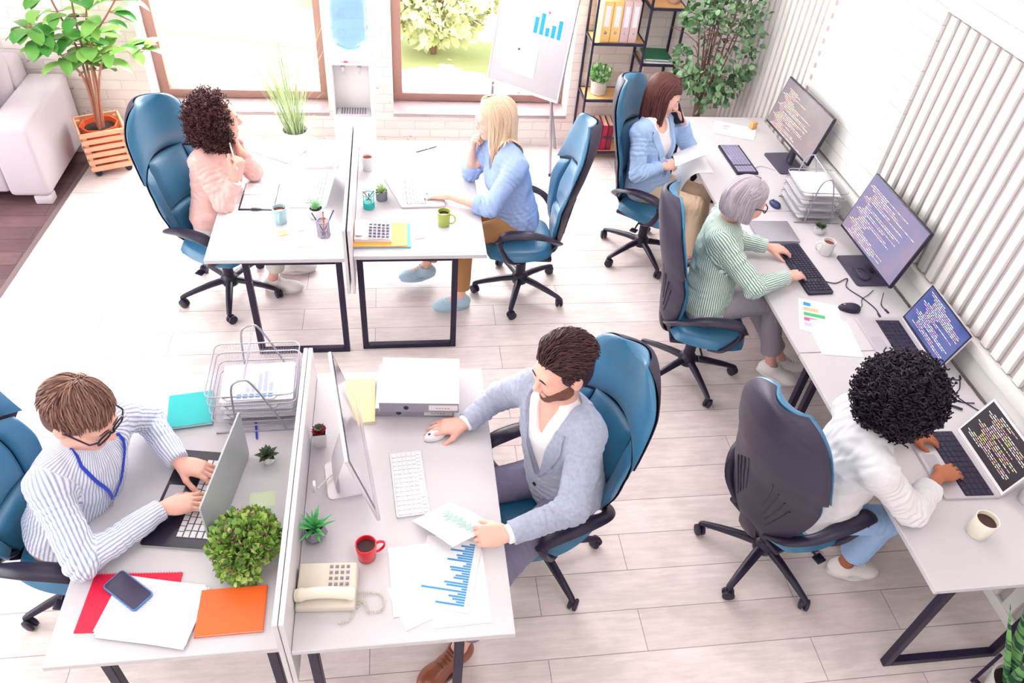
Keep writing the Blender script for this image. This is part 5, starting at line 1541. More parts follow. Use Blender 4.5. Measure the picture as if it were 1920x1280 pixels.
for k, (w_, m_, lab) in enumerate(((.078, M_BY, 'yellow lever arch binder, leftmost on the shelf'), (.078, M_BY, 'yellow lever arch binder beside the pink binders'), (.068, M_BP, 'pale pink binder beside the yellow binders'), (.068, M_BP, 'pale pink binder, rightmost on the shelf'))):
    x = 1.585 + [.04, .121, .197, .268][k]
    b = thing('binder', lab, 'binder', (x, 6.06, 1.047), 0, 'lever arch binders on the shelf')
    mb = MB(); mb.box((0, 0, .157), (w_, .235, .315), bev=.003, seg=1); mb.build('cover', m_, b)
    mb = MB(); mb.box((0, -.1185, .20), (w_ * .55, .002, .16)); mb.build('spine_label', M_PAPER, b, smooth=False)
    mb = MB(); mb.lathe([(.006, 0), (.012, 0), (.012, .003), (.006, .003)], 14, (0, -.1178, .075), Matrix.Rotation(R(90), 3, 'X'), cap=False); mb.build('finger_ring', M_CHROME, b)
paper('paper_stack', 'upright pale papers at the left end of the binder shelf', 'papers', 0, 0, 0, .05, .22, 0, 1)
o = bpy.data.objects[[k for k in bpy.data.objects.keys() if k.startswith('paper_stack')][-1]]
for oo in list(bpy.data.objects):
    if oo.get('label') == 'upright pale papers at the left end of the binder shelf':
        bpy.data.objects.remove(oo, do_unlink=True)
notebook('folder', 'dark green folder on the right side of the black steel shelf', 2.11, 6.055, -4, .215, .24, .016, mat('green_folder', '#1d6d48', .5), .905, 'left', cat='folder')
paper('paper_stack', 'white papers beneath the dark green folder on the shelf', 'papers', 2.11, 6.05, -2, .225, .245, .887, 14, None, None, None, .008)
for k, lab in enumerate(('red book, leftmost at the bottom of the shelf', 'red book second from the left at the bottom of the shelf', 'red book third from the left at the bottom of the shelf', 'dark red book, rightmost at the bottom of the shelf')):
    b = thing('book', lab, 'book', (1.665 + .05 * k, 6.05, .092), R(-2), 'red books at the bottom of the shelf')
    mb = MB(); mb.box((-.021, 0, .115), (.003, .20, .235)); mb.box((.021, 0, .115), (.003, .20, .235)); mb.box((0, -.099, .115), (.045, .003, .235)); mb.build('cover', mat('book_red', ['#c81d48', '#b5173c', '#a3153a', '#7d1834'][k], .45), b, smooth=False)
    mb = MB(); mb.box((0, .0, .115), (.039, .192, .226)); mb.build('pages', mat('book_pages', '#f0d9c4', .8), b, smooth=False)
    mb = MB(); mb.box((0, -.1012, .12), (.036, .001, .03)); mb.build('spine_label', M_KEYDARK, b, smooth=False)
t = thing('potted_plant', 'small leafy plant in a woven white basket on the shelf', 'plant', (1.67, 6.055, .572))
mb = MB()
for k in range(9): mb.lathe([(.058 + .001 * k, .013 * k), (.064 + .001 * k, .013 * k + .0065), (.059 + .001 * k, .013 * k + .013)], 28, cap=False)
mb.lathe([(0, .001), (.056, .001)], 20); mb.lathe([(0, .105), (.062, .105)], 20); mb.build('basket', mat('woven_white', '#e3d7cf', .8, bump=.5, bscale=180), t)
mb = MB(); mb.add(*leaf_cluster(420, (0, 0, .165), (.075, .075, .060), .034, 21, 0, 1.6)); mb.build('foliage', leafmat('shelf_leaf', '#5f9a55', '#b9dca2', .5), t, smooth=False)
t = thing('bowl', 'pinkish bowl on the upper right shelf board at the picture edge', 'bowl', (2.17, 6.05, 1.332)); mb = MB(); mb.lathe([(0, 0), (.03, 0), (.055, .03), (.06, .05), (.056, .05), (.05, .03), (0, .008)], 24); mb.build('bowl_body', mat('pink_bowl', '#e0bfb4', .5), t)
# ficus
ft = thing('ficus_tree', 'leafy green ficus tree in the corner behind the furthest desk', 'plant', (2.47, 5.76, 0))
mb = MB(); mb.lathe([(0, 0), (.12, 0), (.15, .28), (.14, .28), (.13, .24), (0, .24)], 24); mb.build('pot', M_CERAMIC, ft, angle=60)
mb = MB(); mb.lathe([(0, .245), (.13, .245)], 20); mb.build('soil', M_SOIL, ft, smooth=False)
mb = MB(); g = np.random.default_rng(9); tips = []
for k in range(12):
    a = k * .52; e = Vector((.16 * math.cos(a) + g.normal() * .05, .10 * math.sin(a), g.uniform(1.2, 1.75)))
    pth = cr([(.01 * math.cos(a), .01 * math.sin(a), .2), (.03 * math.cos(a), .02 * math.sin(a), .6), (e.x * .6, e.y * .6, 1.0), e], 6); mb.tube(pth, [.010 - .006 * i / len(pth) for i in range(len(pth))], 6); tips.append(pth)
    for j in range(5):
        p0 = pth[8 + 2 * j]; q = p0 + Vector((g.normal() * .13, g.normal() * .10 - .02, g.uniform(-.05, .12))); mb.tube([p0, (p0 + q) / 2 + Vector((0, 0, .02)), q], .003, 5)
mb.build('trunk', mat('ficus_bark', '#7b5a58', .8), ft)
V_, F_ = leaf_cluster(1700, (.01, -.09, 1.18), (.37, .19, .56), .052, 31, .55, 1.25, lambda p: wob(np.array([p]), .26, 4)[0] > -.08 and p[0] < .30)
mb = MB(); mb.add(V_, F_); mb.build('foliage', leafmat('ficus_leaf', '#27552f', '#8bb183', .4), ft, smooth=False)
# snake plant
sp = thing('snake_plant', 'snake plant in the bottom right corner of the picture', 'plant', (2.555, 1.115, .0))
mb = MB(); mb.lathe([(0, .03), (.075, .03), (.098, .18), (.100, .195), (.090, .195), (.087, .165), (0, .16)], 28); mb.build('pot', M_CERAMIC, sp, angle=60)
mb = MB(); mb.lathe([(0, .165), (.087, .165)], 20); mb.build('soil', M_SOIL, sp, smooth=False)
def snakemat():
    m = mat('snake_leaf', '#4b9150', .4); nt = m.node_tree; b = nt.nodes['Principled BSDF']; L = nt.links
    tc = nt.nodes.new('ShaderNodeTexCoord'); mp = nt.nodes.new('ShaderNodeMapping'); mp.inputs['Scale'].default_value = (4, 4, 34)
    n = nt.nodes.new('ShaderNodeTexNoise'); n.inputs['Scale'].default_value = 1.6; n.inputs['Detail'].default_value = 3
    r = nt.nodes.new('ShaderNodeMapRange'); r.inputs['From Min'].default_value = .47; r.inputs['From Max'].default_value = .53
    mx = nt.nodes.new('ShaderNodeMix'); mx.data_type = 'RGBA'; mx.inputs[6].default_value = lin('#6fae62'); mx.inputs[7].default_value = lin('#244f3c')
    L.new(tc.outputs['Object'], mp.inputs[0]); L.new(mp.outputs[0], n.inputs['Vector']); L.new(n.outputs['Fac'], r.inputs['Value']); L.new(r.outputs['Result'], mx.inputs[0]); L.new(mx.outputs[2], b.inputs['Base Color']); return m
M_SNK = snakemat()
for k, (a, L_, w_, ln) in enumerate(((2.55, .56, .017, .42), (2.25, .56, .036, .30), (1.4, .50, .034, .15), (3.3, .36, .026, .3), (5.2, .50, .030, .2), (4.2, .40, .024, .25))):
    mb = MB(); d = Vector((math.cos(a), math.sin(a), 0)); blade(mb, d * .03 + Vector((0, 0, .16)), Vector((-.9, -.45 + .3 * (k % 3), 0)), Vector((d.x * ln, d.y * ln, 1)), L_, w_, .05, 10, .004, .3); mb.build('leaf', M_SNK, sp, angle=60)
mb = MB()
for k in range(4):
    a = k * math.pi / 2 + .4; mb.box((.112 * math.cos(a), .112 * math.sin(a), .13), (.014, .014, .26), rz=a)
mb.box((0, 0, .022), (.224, .014, .014), rz=.4); mb.box((0, 0, .022), (.224, .014, .014), rz=.4 + math.pi / 2)
mb.build('plant_stand', M_BLACK, sp, smooth=False)
# ------------------------------------------------------------------ people
A_ = lambda *v: np.array(v, float)
def frame(f, up=(0, 0, 1)):
    f = _n(f); r = _n(np.cross(f, up)); return r, f, np.cross(r, f)

class Head:
    """local axes: x to the person's right, y forwards, z up; origin between the ears at eye height"""
    def __init__(s, o, f, tilt=0.0, sc=1.0):
        s.o = np.asarray(o, float); r, f, u = frame(f)
        c, d = math.cos(tilt), math.sin(tilt)
        s.r, s.f, s.u = c * r + d * u, f, c * u - d * r
        s.R = np.stack([s.r, s.f, s.u], 1); s.s = sc
    def w(s, *p): return s.o + s.s * (s.R @ np.asarray(p, float))
    def wl(s, P): return s.o + s.s * (np.asarray(P) @ s.R.T)
    def loc(s, P): return (np.asarray(P) - s.o) @ s.R / s.s

def add_head(S, H, off=0.0, fem=0.0, ears=True, neck=None, feat=True):
    k = H.s; e = lambda c, r, kk=.02, op='u': S.ell(H.w(*c), (np.array(r) + off) * k, H.R, kk * k, op)
    c = lambda a, b, ra, rb=None, kk=.02, op='u': S.cap(H.w(*a), H.w(*b), (ra + off) * k, None if rb is None else (rb + off) * k, kk * k, None, op)
    j = 1 - .08 * fem
    e((0, -.014, .032), (.077, .097, .086)); e((0, .028, -.035), (.060 * j, .060, .082), .04)
    e((0, .066, -.100), (.022 * j, .020, .018), .035)
    for x in (-1, 1):
        e((x * .045 * j, .012, -.068), (.020, .028, .022), .04); e((x * .037, .064, -.028), (.022, .021, .024), .035)
        if ears: e((x * .079, -.012, -.010), (.011, .021, .033), .012)
    c((-.032, .080, .020), (.032, .080, .020), .012 - .002 * fem, None, .025)
    if feat:
        for x in (-1, 1): e((x * .031, .100, .000), (.017, .014, .010), .012, 's')
        for x in (-1, 1): e((x * .031, .0795, .0035), (.0155, .0145, .0110), .003)
        c((0, .088, .006), (0, .108, -.030), .0075, .0120, .014)
        for x in (-1, 1): e((x * .011, .098, -.035), (.008, .010, .007), .008)
        c((-.017, .086, -.063), (.017, .086, -.063), .0065, None, .006); c((-.014, .0855, -.073), (.014, .0855, -.073), .0070, None, .006)
        e((0, .097, -.0675), (.018, .004, .0012), .003, 's')
    if neck is not None:
        S.cap(H.w(0, -.028, -.045), neck, (.053 - .009 * fem + off) * k, (.058 - .011 * fem + off) * k, .03)

def add_hand(S, w, d, n, right, curl=(20, 35, 20), thumb=(35, 25), s=1.0, spread=11, per=None):
    d = _n(d); n = _n(np.asarray(n, float) - d * np.dot(n, d)); t = np.cross(n, d) * (1 if right else -1)
    S.ell(w + d * .050 * s, np.array([.050, .041, .015]) * s, np.stack([d, t, n], 1), .015)
    for i, (o, L, r) in enumerate(((.028, .074, .0088), (.0095, .082, .0090), (-.0095, .076, .0086), (-.027, .060, .0078))):
        K = w + d * (.090 - .004 * abs(i - 1)) * s + t * o * s + n * .003 * s
        S.cap(w + t * o * .45 * s + d * .01 * s, K, .0125 * s, .0112 * s, .014)
        a = R(spread * (1.5 - i) * .5); dd = d * math.cos(a) + t * math.sin(a)
        cc = per[i] if per else curl
        p = K; ang = 0
        for seg, (fr, cu) in enumerate(zip((.46, .31, .23), cc)):
            ang += R(cu); dv = dd * math.cos(ang) - n * math.sin(ang); q = p + dv * L * fr * s
            S.cap(p, q, r * (1.08 - .10 * seg) * s, r * (1.0 - .10 * seg) * s, .0035 if seg else .006); p = q
    a, b = R(thumb[0]), R(thumb[1])
    p = w + d * .022 * s + t * .024 * s - n * .004 * s
    d1 = _n(d * math.cos(a) + t * math.sin(a) - n * .35)
    q = p + d1 * .046 * s; S.cap(p, q, .0135 * s, .0112 * s, .014)
    d2 = _n(d * math.cos(a * .6 - b * .3) + t * math.sin(a * .6 - b * .3) - n * (.30 + b * .5)); p2 = q + d2 * .034 * s; S.cap(q, p2, .0105 * s, .0098 * s, .006)
    d3 = _n(d2 + d * .25 - t * .15); S.cap(p2, p2 + d3 * .026 * s, .0095 * s, .0075 * s, .004)

def torso(S, J, off, b=1.0, fem=False, k=.06, flat=1.35):
    P, mid, rv, fv, ax, L = J['P'], J['mid'], J['rv'], J['fv'], J['ax'], J['L']
    Rm = np.stack([rv, fv, ax], 1)
    wst = .9 if fem else 1.0
    S.ell(P + ax * .02, (.165 * b + off, .118 * b + off, .135 + off), Rm, k)
    S.cap(P + ax * .08, P + ax * L * .45, .150 * b + off, .138 * b * wst + off, k, (fv, flat))
    S.cap(P + ax * L * .45, P + ax * L * .78, .138 * b * wst + off, .158 * b + off, k, (fv, flat))
    S.cap(P + ax * L * .78, mid - ax * .05, .158 * b + off, .120 * b + off, k, (fv, flat * 1.1))
    S.cap(J['sR'] - rv * .015, J['sL'] + rv * .015, .056 * b + off, None, k)
    if fem:
        for x in (-1, 1): S.ell(P + ax * L * .70 + fv * .080 * b + rv * x * .066 * b, (.062 * b + off, .052 * b + off, .062 * b + off), Rm, .04)

def arm(S, s, e, w, r0, r1, r2, r3, k=.03):
    S.cap(s, e, r0, r1, k); S.cap(e, w, r2, r3, .018)
def leg(S, h, kn, an, r0, r1, r2, r3, k=.035):
    S.cap(h, kn, r0, r1, k); S.cap(kn, an, r2, r3, k * .8)

def limb_attr(V, limbs):
    """distance-based choice of limb, u = arc length round that limb"""
    best = np.full(len(V), 9.0); u = np.zeros(len(V))
    for a, b, ref, rad, sh in limbs:
        a, b = np.asarray(a, float), np.asarray(b, float); ax = _n(b - a); ref = _n(np.asarray(ref, float) - ax * np.dot(ref, ax)); sd = np.cross(ax, ref)
        D = V - a; t = np.clip(D @ ax / np.linalg.norm(b - a), 0, 1); q = D - np.outer(t * np.linalg.norm(b - a), ax)
        d = np.linalg.norm(q, axis=1) - sh
        ang = np.arctan2(q @ sd, q @ ref)
        m = d < best; best[m] = d[m]; u[m] = (ang * rad)[m]
    return u

def drape(V, Q, joints, seed, amp=.0025, wl=.11, crease=.005, cw=.030):
    N = vnormals(V, Q); d = amp * wob(V, wl, seed) + amp * .5 * wob(V, wl * .45, seed + 1)
    for j, ax, rad in joints:
        j = np.asarray(j, float); ax = _n(ax); D = V - j; r = np.linalg.norm(D, axis=1)
        ph = (D @ ax) / cw * 2 * np.pi + 1.8 * wob(V, .10, seed + 2) + 0.9 * wob(V, .05, seed + 3)
        d = d + crease * np.exp(-(r / rad) ** 2) * (np.abs(np.sin(ph * .5)) ** .7 - .6)
    return V + N * d[:, None]

def hair_cap(H, grow, zmin=-.09, yface=.055, zfront=.058, ear=True, h=.004):
    """solid under-layer of hair with the face left free"""
    S = Sculpt(); k = H.s
    S.ell(H.w(0, -.016, .034), (np.array((.079, .099, .089)) + grow) * k, H.R, .01)
    S.ell(H.w(0, -.050, -.030), np.array((.066 + grow, .055 + grow, .070)) * k, H.R, .04 * k)
    # free the face: everything in front of a slanting plane below the hair line, and below zmin
    def face(P):
        q = H.loc(P); return np.minimum(np.maximum(q[:, 1] - yface + .55 * np.maximum(0, .02 - q[:, 2]) + .0 * q[:, 0], -1), zfront - q[:, 2] - .9 * np.maximum(0, .07 - q[:, 1]))
    S.p.append(('cut', lambda P: face(P) * k, None, None, 0))
    S.p.append(('cut', lambda P: (zmin - H.loc(P)[:, 2]) * k, None, None, 0))
    return S

def capf(H, grow):
    C = hair_cap(H, grow); C.p = C.p[:2]; return C

def strands_short(H, n, seed, flow, length, lift, grow=.006, r=.0024, wave=0.0, zback=-.085):
    g = np.random.default_rng(seed); out = []
    while len(out) < n:
        v = g.normal(size=3); v /= np.linalg.norm(v)
        p = np.array((0, -.016, .034)) + v * (np.array((.079, .099, .089)) + grow * g.uniform(.2, 1))
        x, y, z = p
        if y > .045 and z < .070 + .25 * max(0, .055 - y) : continue
        if y <= .045 and y > -.01 and z < .035 - .9 * (.045 - y): continue
        if y <= -.01 and z < max(zback, -.025 + 1.1 * (y + .01)): continue
        path = [p]; nn = v / np.array((.079, .099, .089)); nn /= np.linalg.norm(nn)
        L = length(p) * g.uniform(.75, 1.15); st = L / 6
        q = p.copy()
        for i in range(6):
            fl = flow(q) + g.normal(size=3) * .12
            c = q - np.array((0, -.016, .034)); nn = c / np.array((.079, .099, .089)) ** 2; nn /= np.linalg.norm(nn)
            t = fl - nn * np.dot(fl, nn); t /= np.linalg.norm(t) + 1e-9
            t = t + nn * (lift(p) * (1 - i / 4.0)) + wave * math.sin(i * 1.7 + p[0] * 60) * np.cross(nn, t)
            q = q + t / np.linalg.norm(t) * st; path.append(q.copy())
        out.append(path)
    P = H.wl(np.array(out).reshape(-1, 3)).reshape(n, 7, 3)
    rr = np.array([.9, 1.15, 1.15, 1.1, .95, .7, .25]) * r * H.s
    return tubes(P, rr, 5, g.uniform(0, 1, n))

def strands_long(H, n, seed, length, grow=.014, r=.0032, body=None, a0=48, part=(.0, .02), wave=.004, inward=.0, face_len=None, flare=0.0, cap=None):
    g = np.random.default_rng(seed); paths = []; az = []
    for i in range(n):
        a = R(g.uniform(a0, 360 - a0)); lay = g.uniform(.0, 1.0)
        gr = grow * (.35 + .65 * lay)
        rad = np.array((.079, .101, .089)) + gr
        side = 1 if math.sin(a) > 0 else -1
        path = []
        y0 = part[1] + .055 * math.cos(a) + .02
        for j in range(7):
            th = R(4 + 88 * (j / 6) ** .95)
            v = np.array((math.sin(a) * math.sin(th), math.cos(a) * math.sin(th), math.cos(th)))
            st = np.array((part[0], y0 * .8 - (-.016), .0)) * (1 - j / 6) ** 1.5
            path.append(np.array((0, -.016, .030)) + v * rad + st * (.6))
        paths.append(path); az.append(a)
    P = np.array(paths); az = np.array(az)
    q = H.wl(P[:, -1]); Wd = [H.wl(P[:, k]) for k in range(P.shape[1])]
    out = np.stack([np.sin(az), np.cos(az), 0 * az], 1) @ H.R.T; front = (np.cos(az) > .3)
    L = length * H.s * g.uniform(.84, 1.05, n); m = 11; ph = g.uniform(0, 6.3, n)
    for j in range(m):                       # hang down, resting on the head and the clothes
        f = (j + 1) / m
        t = np.array((0, 0, -1.0)) + out * (flare * math.sin(f * 2.5) - inward * f) + g.normal(size=(n, 3)) * .03
        t = t - np.outer(front * .10, H.f) + np.stack([np.sin(ph + f * 7), np.cos(ph + f * 6), 0 * ph], 1) * wave * 9
        q = q + t / np.linalg.norm(t, axis=1, keepdims=True) * (L / m)[:, None]
        for fld, cl in ((cap, .003), (body, .016)):
            if fld is None: continue
            for it in range(2):
                d = fld.eval(q); k = d < cl
                if k.any():
                    gq = fld.grad(q[k]); gq /= np.linalg.norm(gq, axis=1, keepdims=True) + 1e-9
                    q[k] = q[k] + gq * np.minimum(cl + .001 - d[k], .02)[:, None]
        Wd.append(q.copy())
    Wd = np.stack(Wd, 1); S_, N, _ = Wd.shape
    for it in range(2): Wd[:, 6:-1] = .5 * Wd[:, 6:-1] + .25 * (Wd[:, 5:-2] + Wd[:, 7:])
    rr = np.ones(N) * r * H.s; rr[-1] *= .25; rr[-2] *= .7; rr[0] *= .15; rr[1] *= .7
    return tubes(Wd, rr, 5, np.clip(g.uniform(0, 1, S_), 0, 1))

def strands_front(H, n, seed, grow, L, part=.010):
    """front hair: from the parting along the hair line, swept to the side and back over the ear"""
    g = np.random.default_rng(seed); out = []; c = np.array((0, -.016, .034)); rad = np.array((.079, .099, .089)) + grow
    while len(out) < n:
        s = -1 if g.uniform() < .5 else 1
        x0 = part + s * abs(g.normal()) * .018; y0 = g.uniform(.015, .074)
        p = np.array((x0, y0, 0.0)); k = 1 - ((p[0]) / rad[0]) ** 2 - ((p[1] - c[1]) / rad[1]) ** 2
        if k <= 0.05: continue
        p[2] = c[2] + rad[2] * math.sqrt(k); path = [p.copy()]; q = p.copy(); ln = L * g.uniform(.85, 1.15)
        for i in range(9):
            f = i / 8; fl = np.array((s * (1.0 - .5 * f), -.35 - .8 * f, -.9 * f)) + g.normal(size=3) * .06
            nn = (q - c) / rad ** 2; nn /= np.linalg.norm(nn); t = fl - nn * np.dot(fl, nn); t /= np.linalg.norm(t)
            q = q + t * ln / 9; d = (q - c) / rad; q = c + (q - c) / np.linalg.norm(d) * (1.0 + .02 * g.uniform()); path.append(q.copy())
        out.append(path)
    P = H.wl(np.array(out).reshape(-1, 3)).reshape(n, 10, 3); rr = np.array([.2, .9, 1, 1, 1, 1, 1, .9, .7, .25]) * .0032 * H.s
    return tubes(P, rr, 5, g.uniform(0, 1, n))

def curls(H, blob, n, seed, cr0=.007, tr=.0024, L=.045, turns=3):
    """corkscrew curls growing out of a rounded mass; blob = (centre, radii) in head axes"""
    g = np.random.default_rng(seed); paths = []
    c, rad = np.array(blob[0]), np.array(blob[1]); N = 22
    while len(paths) < n:
        v = g.normal(size=3); v /= np.linalg.norm(v)
        p = c + v * rad * g.uniform(.86, .99)
        if blob[2](p): continue
        ax = v + np.array((0, 0, -.55)) + g.normal(size=3) * .5; ax /= np.linalg.norm(ax)
        a = np.cross(ax, g.normal(size=3)); a /= np.linalg.norm(a); b = np.cross(ax, a)
        ln = L * g.uniform(.6, 1.25); R0 = cr0 * g.uniform(.7, 1.2); ph = g.uniform(0, 6.3)
        t = np.linspace(0, 1, N)
        an = ph + t * turns * 2 * np.pi
        paths.append(p + np.outer(t * ln - .012, ax) + R0 * (np.outer(np.cos(an), a) + np.outer(np.sin(an), b)) * (0.6 + .4 * np.sin(np.pi * t))[:, None])
    P = H.wl(np.array(paths).reshape(-1, 3)).reshape(n, N, 3)
    return tubes(P, tr * H.s, 5, g.uniform(0, 1, n))

def patch(F, rows, off, thick, name, m, parent, base):
    """cloth strip laid on field F: rows = list of equally long polylines"""
    Rw = np.array(rows, float); nr, nc, _ = Rw.shape
    top = F.project(Rw.reshape(-1, 3), off + thick).reshape(nr, nc, 3); bot = F.project(Rw.reshape(-1, 3), off).reshape(nr, nc, 3)
    mb = MB(); mb.slab(lambda u, v: Vector(top[round(v * (nr - 1)), round(u * (nc - 1))] - base), lambda u, v: Vector(bot[round(v * (nr - 1)), round(u * (nc - 1))] - base), nc - 1, nr - 1)
    return mb.build(name, m, parent, angle=60)
def lerp_rows(e0, e1, n):
    e0 = np.array([tuple(v) for v in cr(e0, 5)]); e1 = np.array([tuple(v) for v in cr(e1, 5)])
    return [e0 * (1 - t) + e1 * t for t in np.linspace(0, 1, n)]

def shoe(name, an, toe, zf, parent, base, up_m, sole_m, L=.262, w=.046, lace_m=None, pitch=0.0, high=.075):
    """an = ankle point, toe = heading, zf = sole height under heel, pitch = toe raised"""
    d = _n((toe[0], toe[1], 0)); d3 = _n(d + np.array((0, 0, math.tan(R(pitch))))); s = np.cross(d3, (0, 0, 1)); s = _n(s); u = np.cross(s, d3)
    o = np.array((an[0], an[1], zf)) - d3 * .055; Rm = np.stack([d3, s, u], 1)
    g = lambda a, b, c: o + Rm @ np.array((a, b, c))
    S = Sculpt()
    S.cap(g(.03, 0, .040), g(L - .075, 0, .034), w * .86, w * .92, .03, (u, 1.35)); S.ell(g(L - .07, 0, .030), (.07, w * 1.02, .030), Rm, .03)
    S.ell(g(.035, 0, .045), (.042, w * .86, .05), Rm, .03); S.cap(g(.055, 0, .05), g(.062, 0, high), .040, .041, .03); S.cap(g(.08, 0, .06), g(L * .62, 0, .040), .035, .022, .03)
    S.cut(g(0, 0, .010), -u)
    S.cap(g(.060, 0, high + .03), g(.060, 0, high - .005), .036, .033, .008, None, 's')
    V, Q = S.mesh(.004); o_ = link(name, quadmesh(name, V - base, Q, up_m), parent)
    mb = MB(); n = 26; pts = []
    for i in range(n):
        a = 2 * math.pi * i / n; x = L / 2 - .012 + (L / 2) * math.cos(a); y = math.sin(a) * w * (1.02 if math.cos(a) > -.2 else .88) * (1 - .10 * math.cos(a * 2)); pts.append((x, y))
    P = [Vector(g(x, y, 0) - base) for x, y in pts] + [Vector(g(x, y, .022) - base) for x, y in pts]
    mb.add(P, [tuple(range(n - 1, -1, -1)), tuple(range(n, 2 * n))] + [(i, (i + 1) % n, (i + 1) % n + n, i + n) for i in range(n)])
    mb.build('sole', sole_m, o_, angle=50)
    if lace_m is not None:
        mb = MB()
        for k in range(5):
            x = .095 + k * .018; z = .088 - k * .0075
            pp = S.project(np.array([g(x, y, .10) for y in np.linspace(-.028, .028, 7)]), .002)
            mb.tube([Vector(p - base) for p in pp], .0026, 6)
        mb.build('laces', lace_m, o_)
    return o_

def person(label, c):
    J = c; P = np.array(J['P']); J['P'] = P
    for k_ in ('sR', 'sL', 'eR', 'eL', 'wR', 'wL', 'kR', 'kL', 'aR', 'aL'): J[k_] = np.array(J[k_], float)
    mid = (J['sR'] + J['sL']) / 2; rv = _n(J['sR'] - J['sL']); L = np.linalg.norm(mid - P); ax = _n(mid - P); rv = _n(rv - ax * rv.dot(ax)); fv = np.cross(ax, rv)
    J.update(mid=mid, rv=rv, fv=fv, ax=ax, L=L)
    fem = c.get('fem', 0); b = .86 if fem else 1.0; hd = J['head'] = Head(c['hc'], c['hf'], R(c.get('tilt', 0)), c.get('hs', 1.06))
    base = np.array((P[0], P[1], 0.0))
    root = thing('person', label, 'person', tuple(base))
    # --- body: one continuous surface
    S = Sculpt()
    torso(S, J, -.012, b, fem)
    neck = mid + ax * .035 - fv * .005
    add_head(S, hd, 0, fem, c.get('ears', True), neck)
    S.cap(neck, mid - ax * .06, .05 * b, .07 * b, .04)
    lr = J.get('hips', .085); hips = {'R': P + rv * lr, 'L': P - rv * lr}
    ar = .9 if fem else 1.0; hs = c.get('hands', 1.0 if fem else 1.10)
    for sd in 'RL':
        arm(S, J['s' + sd], J['e' + sd], J['w' + sd], .050 * ar, .041 * ar, .042 * ar, .0265 * ar)
        add_hand(S, J['w' + sd] , s=hs, right=sd == 'R', **c['hand' + sd])
        leg(S, hips[sd], J['k' + sd], J['a' + sd], .075 * ar, .055 * ar, .050 * ar, .034 * ar)
        tt = np.array(J['t' + sd], float); tt = _n((tt[0], tt[1], 0)); S.cap(J['a' + sd] - A_(0, 0, .03), J['a' + sd] - A_(0, 0, .055) + tt * .11, .032, .022, .03)
    V, Q = S.mesh(c.get('h', .0032)); q = hd.loc(V)
    lips = np.clip(1.6 - np.sqrt(((q - (0, .092, -.068)) / (.021, .02, .0115)) ** 2 @ np.ones(3)) * 1.5, 0, 1) * c.get('lip', .8)
    lips = np.maximum(lips, .22 * np.clip(1.4 - np.sqrt(((np.abs(q) * (1, 1, 1) - (.042, .07, .030)) / (.024, .03, .022)) ** 2 @ np.ones(3)), 0, 1) * (q[:, 2] < 0))
    link('body', quadmesh('body', V - base, Q, c['skin'], lips), root)
    J['bodyS'] = S
    # eyes, brows
    for x in (-1, 1):
        mb = MB(); mm = Matrix(hd.R.tolist())
        mb.lathe([(0, .0125), (.0062, .0109), (.0105, .0066), (.0125, 0), (.0105, -.0066), (0, -.0125)], 16, Vector(hd.w(x * .031, .0780, -.0025) - base), mm @ Matrix.Rotation(R(-118), 3, 'X'))
        mb.V = [tuple((Vector(v) - Vector(hd.w(x * .031, .0780, -.0025) - base)) * hd.s + Vector(hd.w(x * .031, .0780, -.0025) - base)) for v in mb.V]
        mb.MI = [1 if i < 16 * 1 else 0 for i in range(len(mb.F))]
        mb.build('eye', [M_EYEW, M_IRIS], root, angle=180)
    mb = MB()
    for x in (-1, 1):
        pb = S.project(np.array([hd.w(x * a, .11 - .9 * abs(a - .012) ** 1.3, z) for a, z in ((.012, .019), (.020, .0225), (.030, .0245), (.040, .0225), (.048, .018))]), .0008)
        mb.tube([Vector(v - base) for v in pb], [.0022 * hd.s, .0030 * hd.s, .0030 * hd.s, .0025 * hd.s, .0012 * hd.s], 6)
    mb.build('eyebrows', c['browm'], root)
    J.update(base=base, root=root, b=b, ar=ar, hips=hips)
    return root, J

def trousers(J, m, off=.014, hem=.085, seed=1, shin=(.066, .060), cutz=None, name='trousers'):
    S = Sculpt(); P, ax, fv, rv = J['P'], J['ax'], J['fv'], J['rv']; b = J['b']; Rm = np.stack([rv, fv, ax], 1)
    S.ell(P + ax * .0, (.168 * b + off, .122 * b + off, .125), Rm, .05); S.cap(P + ax * .02, P + ax * .12, .150 * b + off, .142 * b + off, .05, (fv, 1.3))
    jt = []
    for sd in 'RL':
        h, k_, a = J['hips'][sd], J['k' + sd], J['a' + sd]; ad = _n(a - k_); e = a - ad * hem
        leg(S, h, k_, e + ad * .04, .088 * b + off * .5, .066 * b + off * .5, .064 * b + off * .4, shin[1])
        S.lcut(e, ad, .12); jt += [(k_, k_ - h, .10), (h, k_ - h, .12)]
    V, Q = S.mesh(.0045); V = drape(V, Q, jt, seed, .0022, .12, .006, .034)
    link(name, quadmesh(name, V - J['base'], Q, m), J['root'])

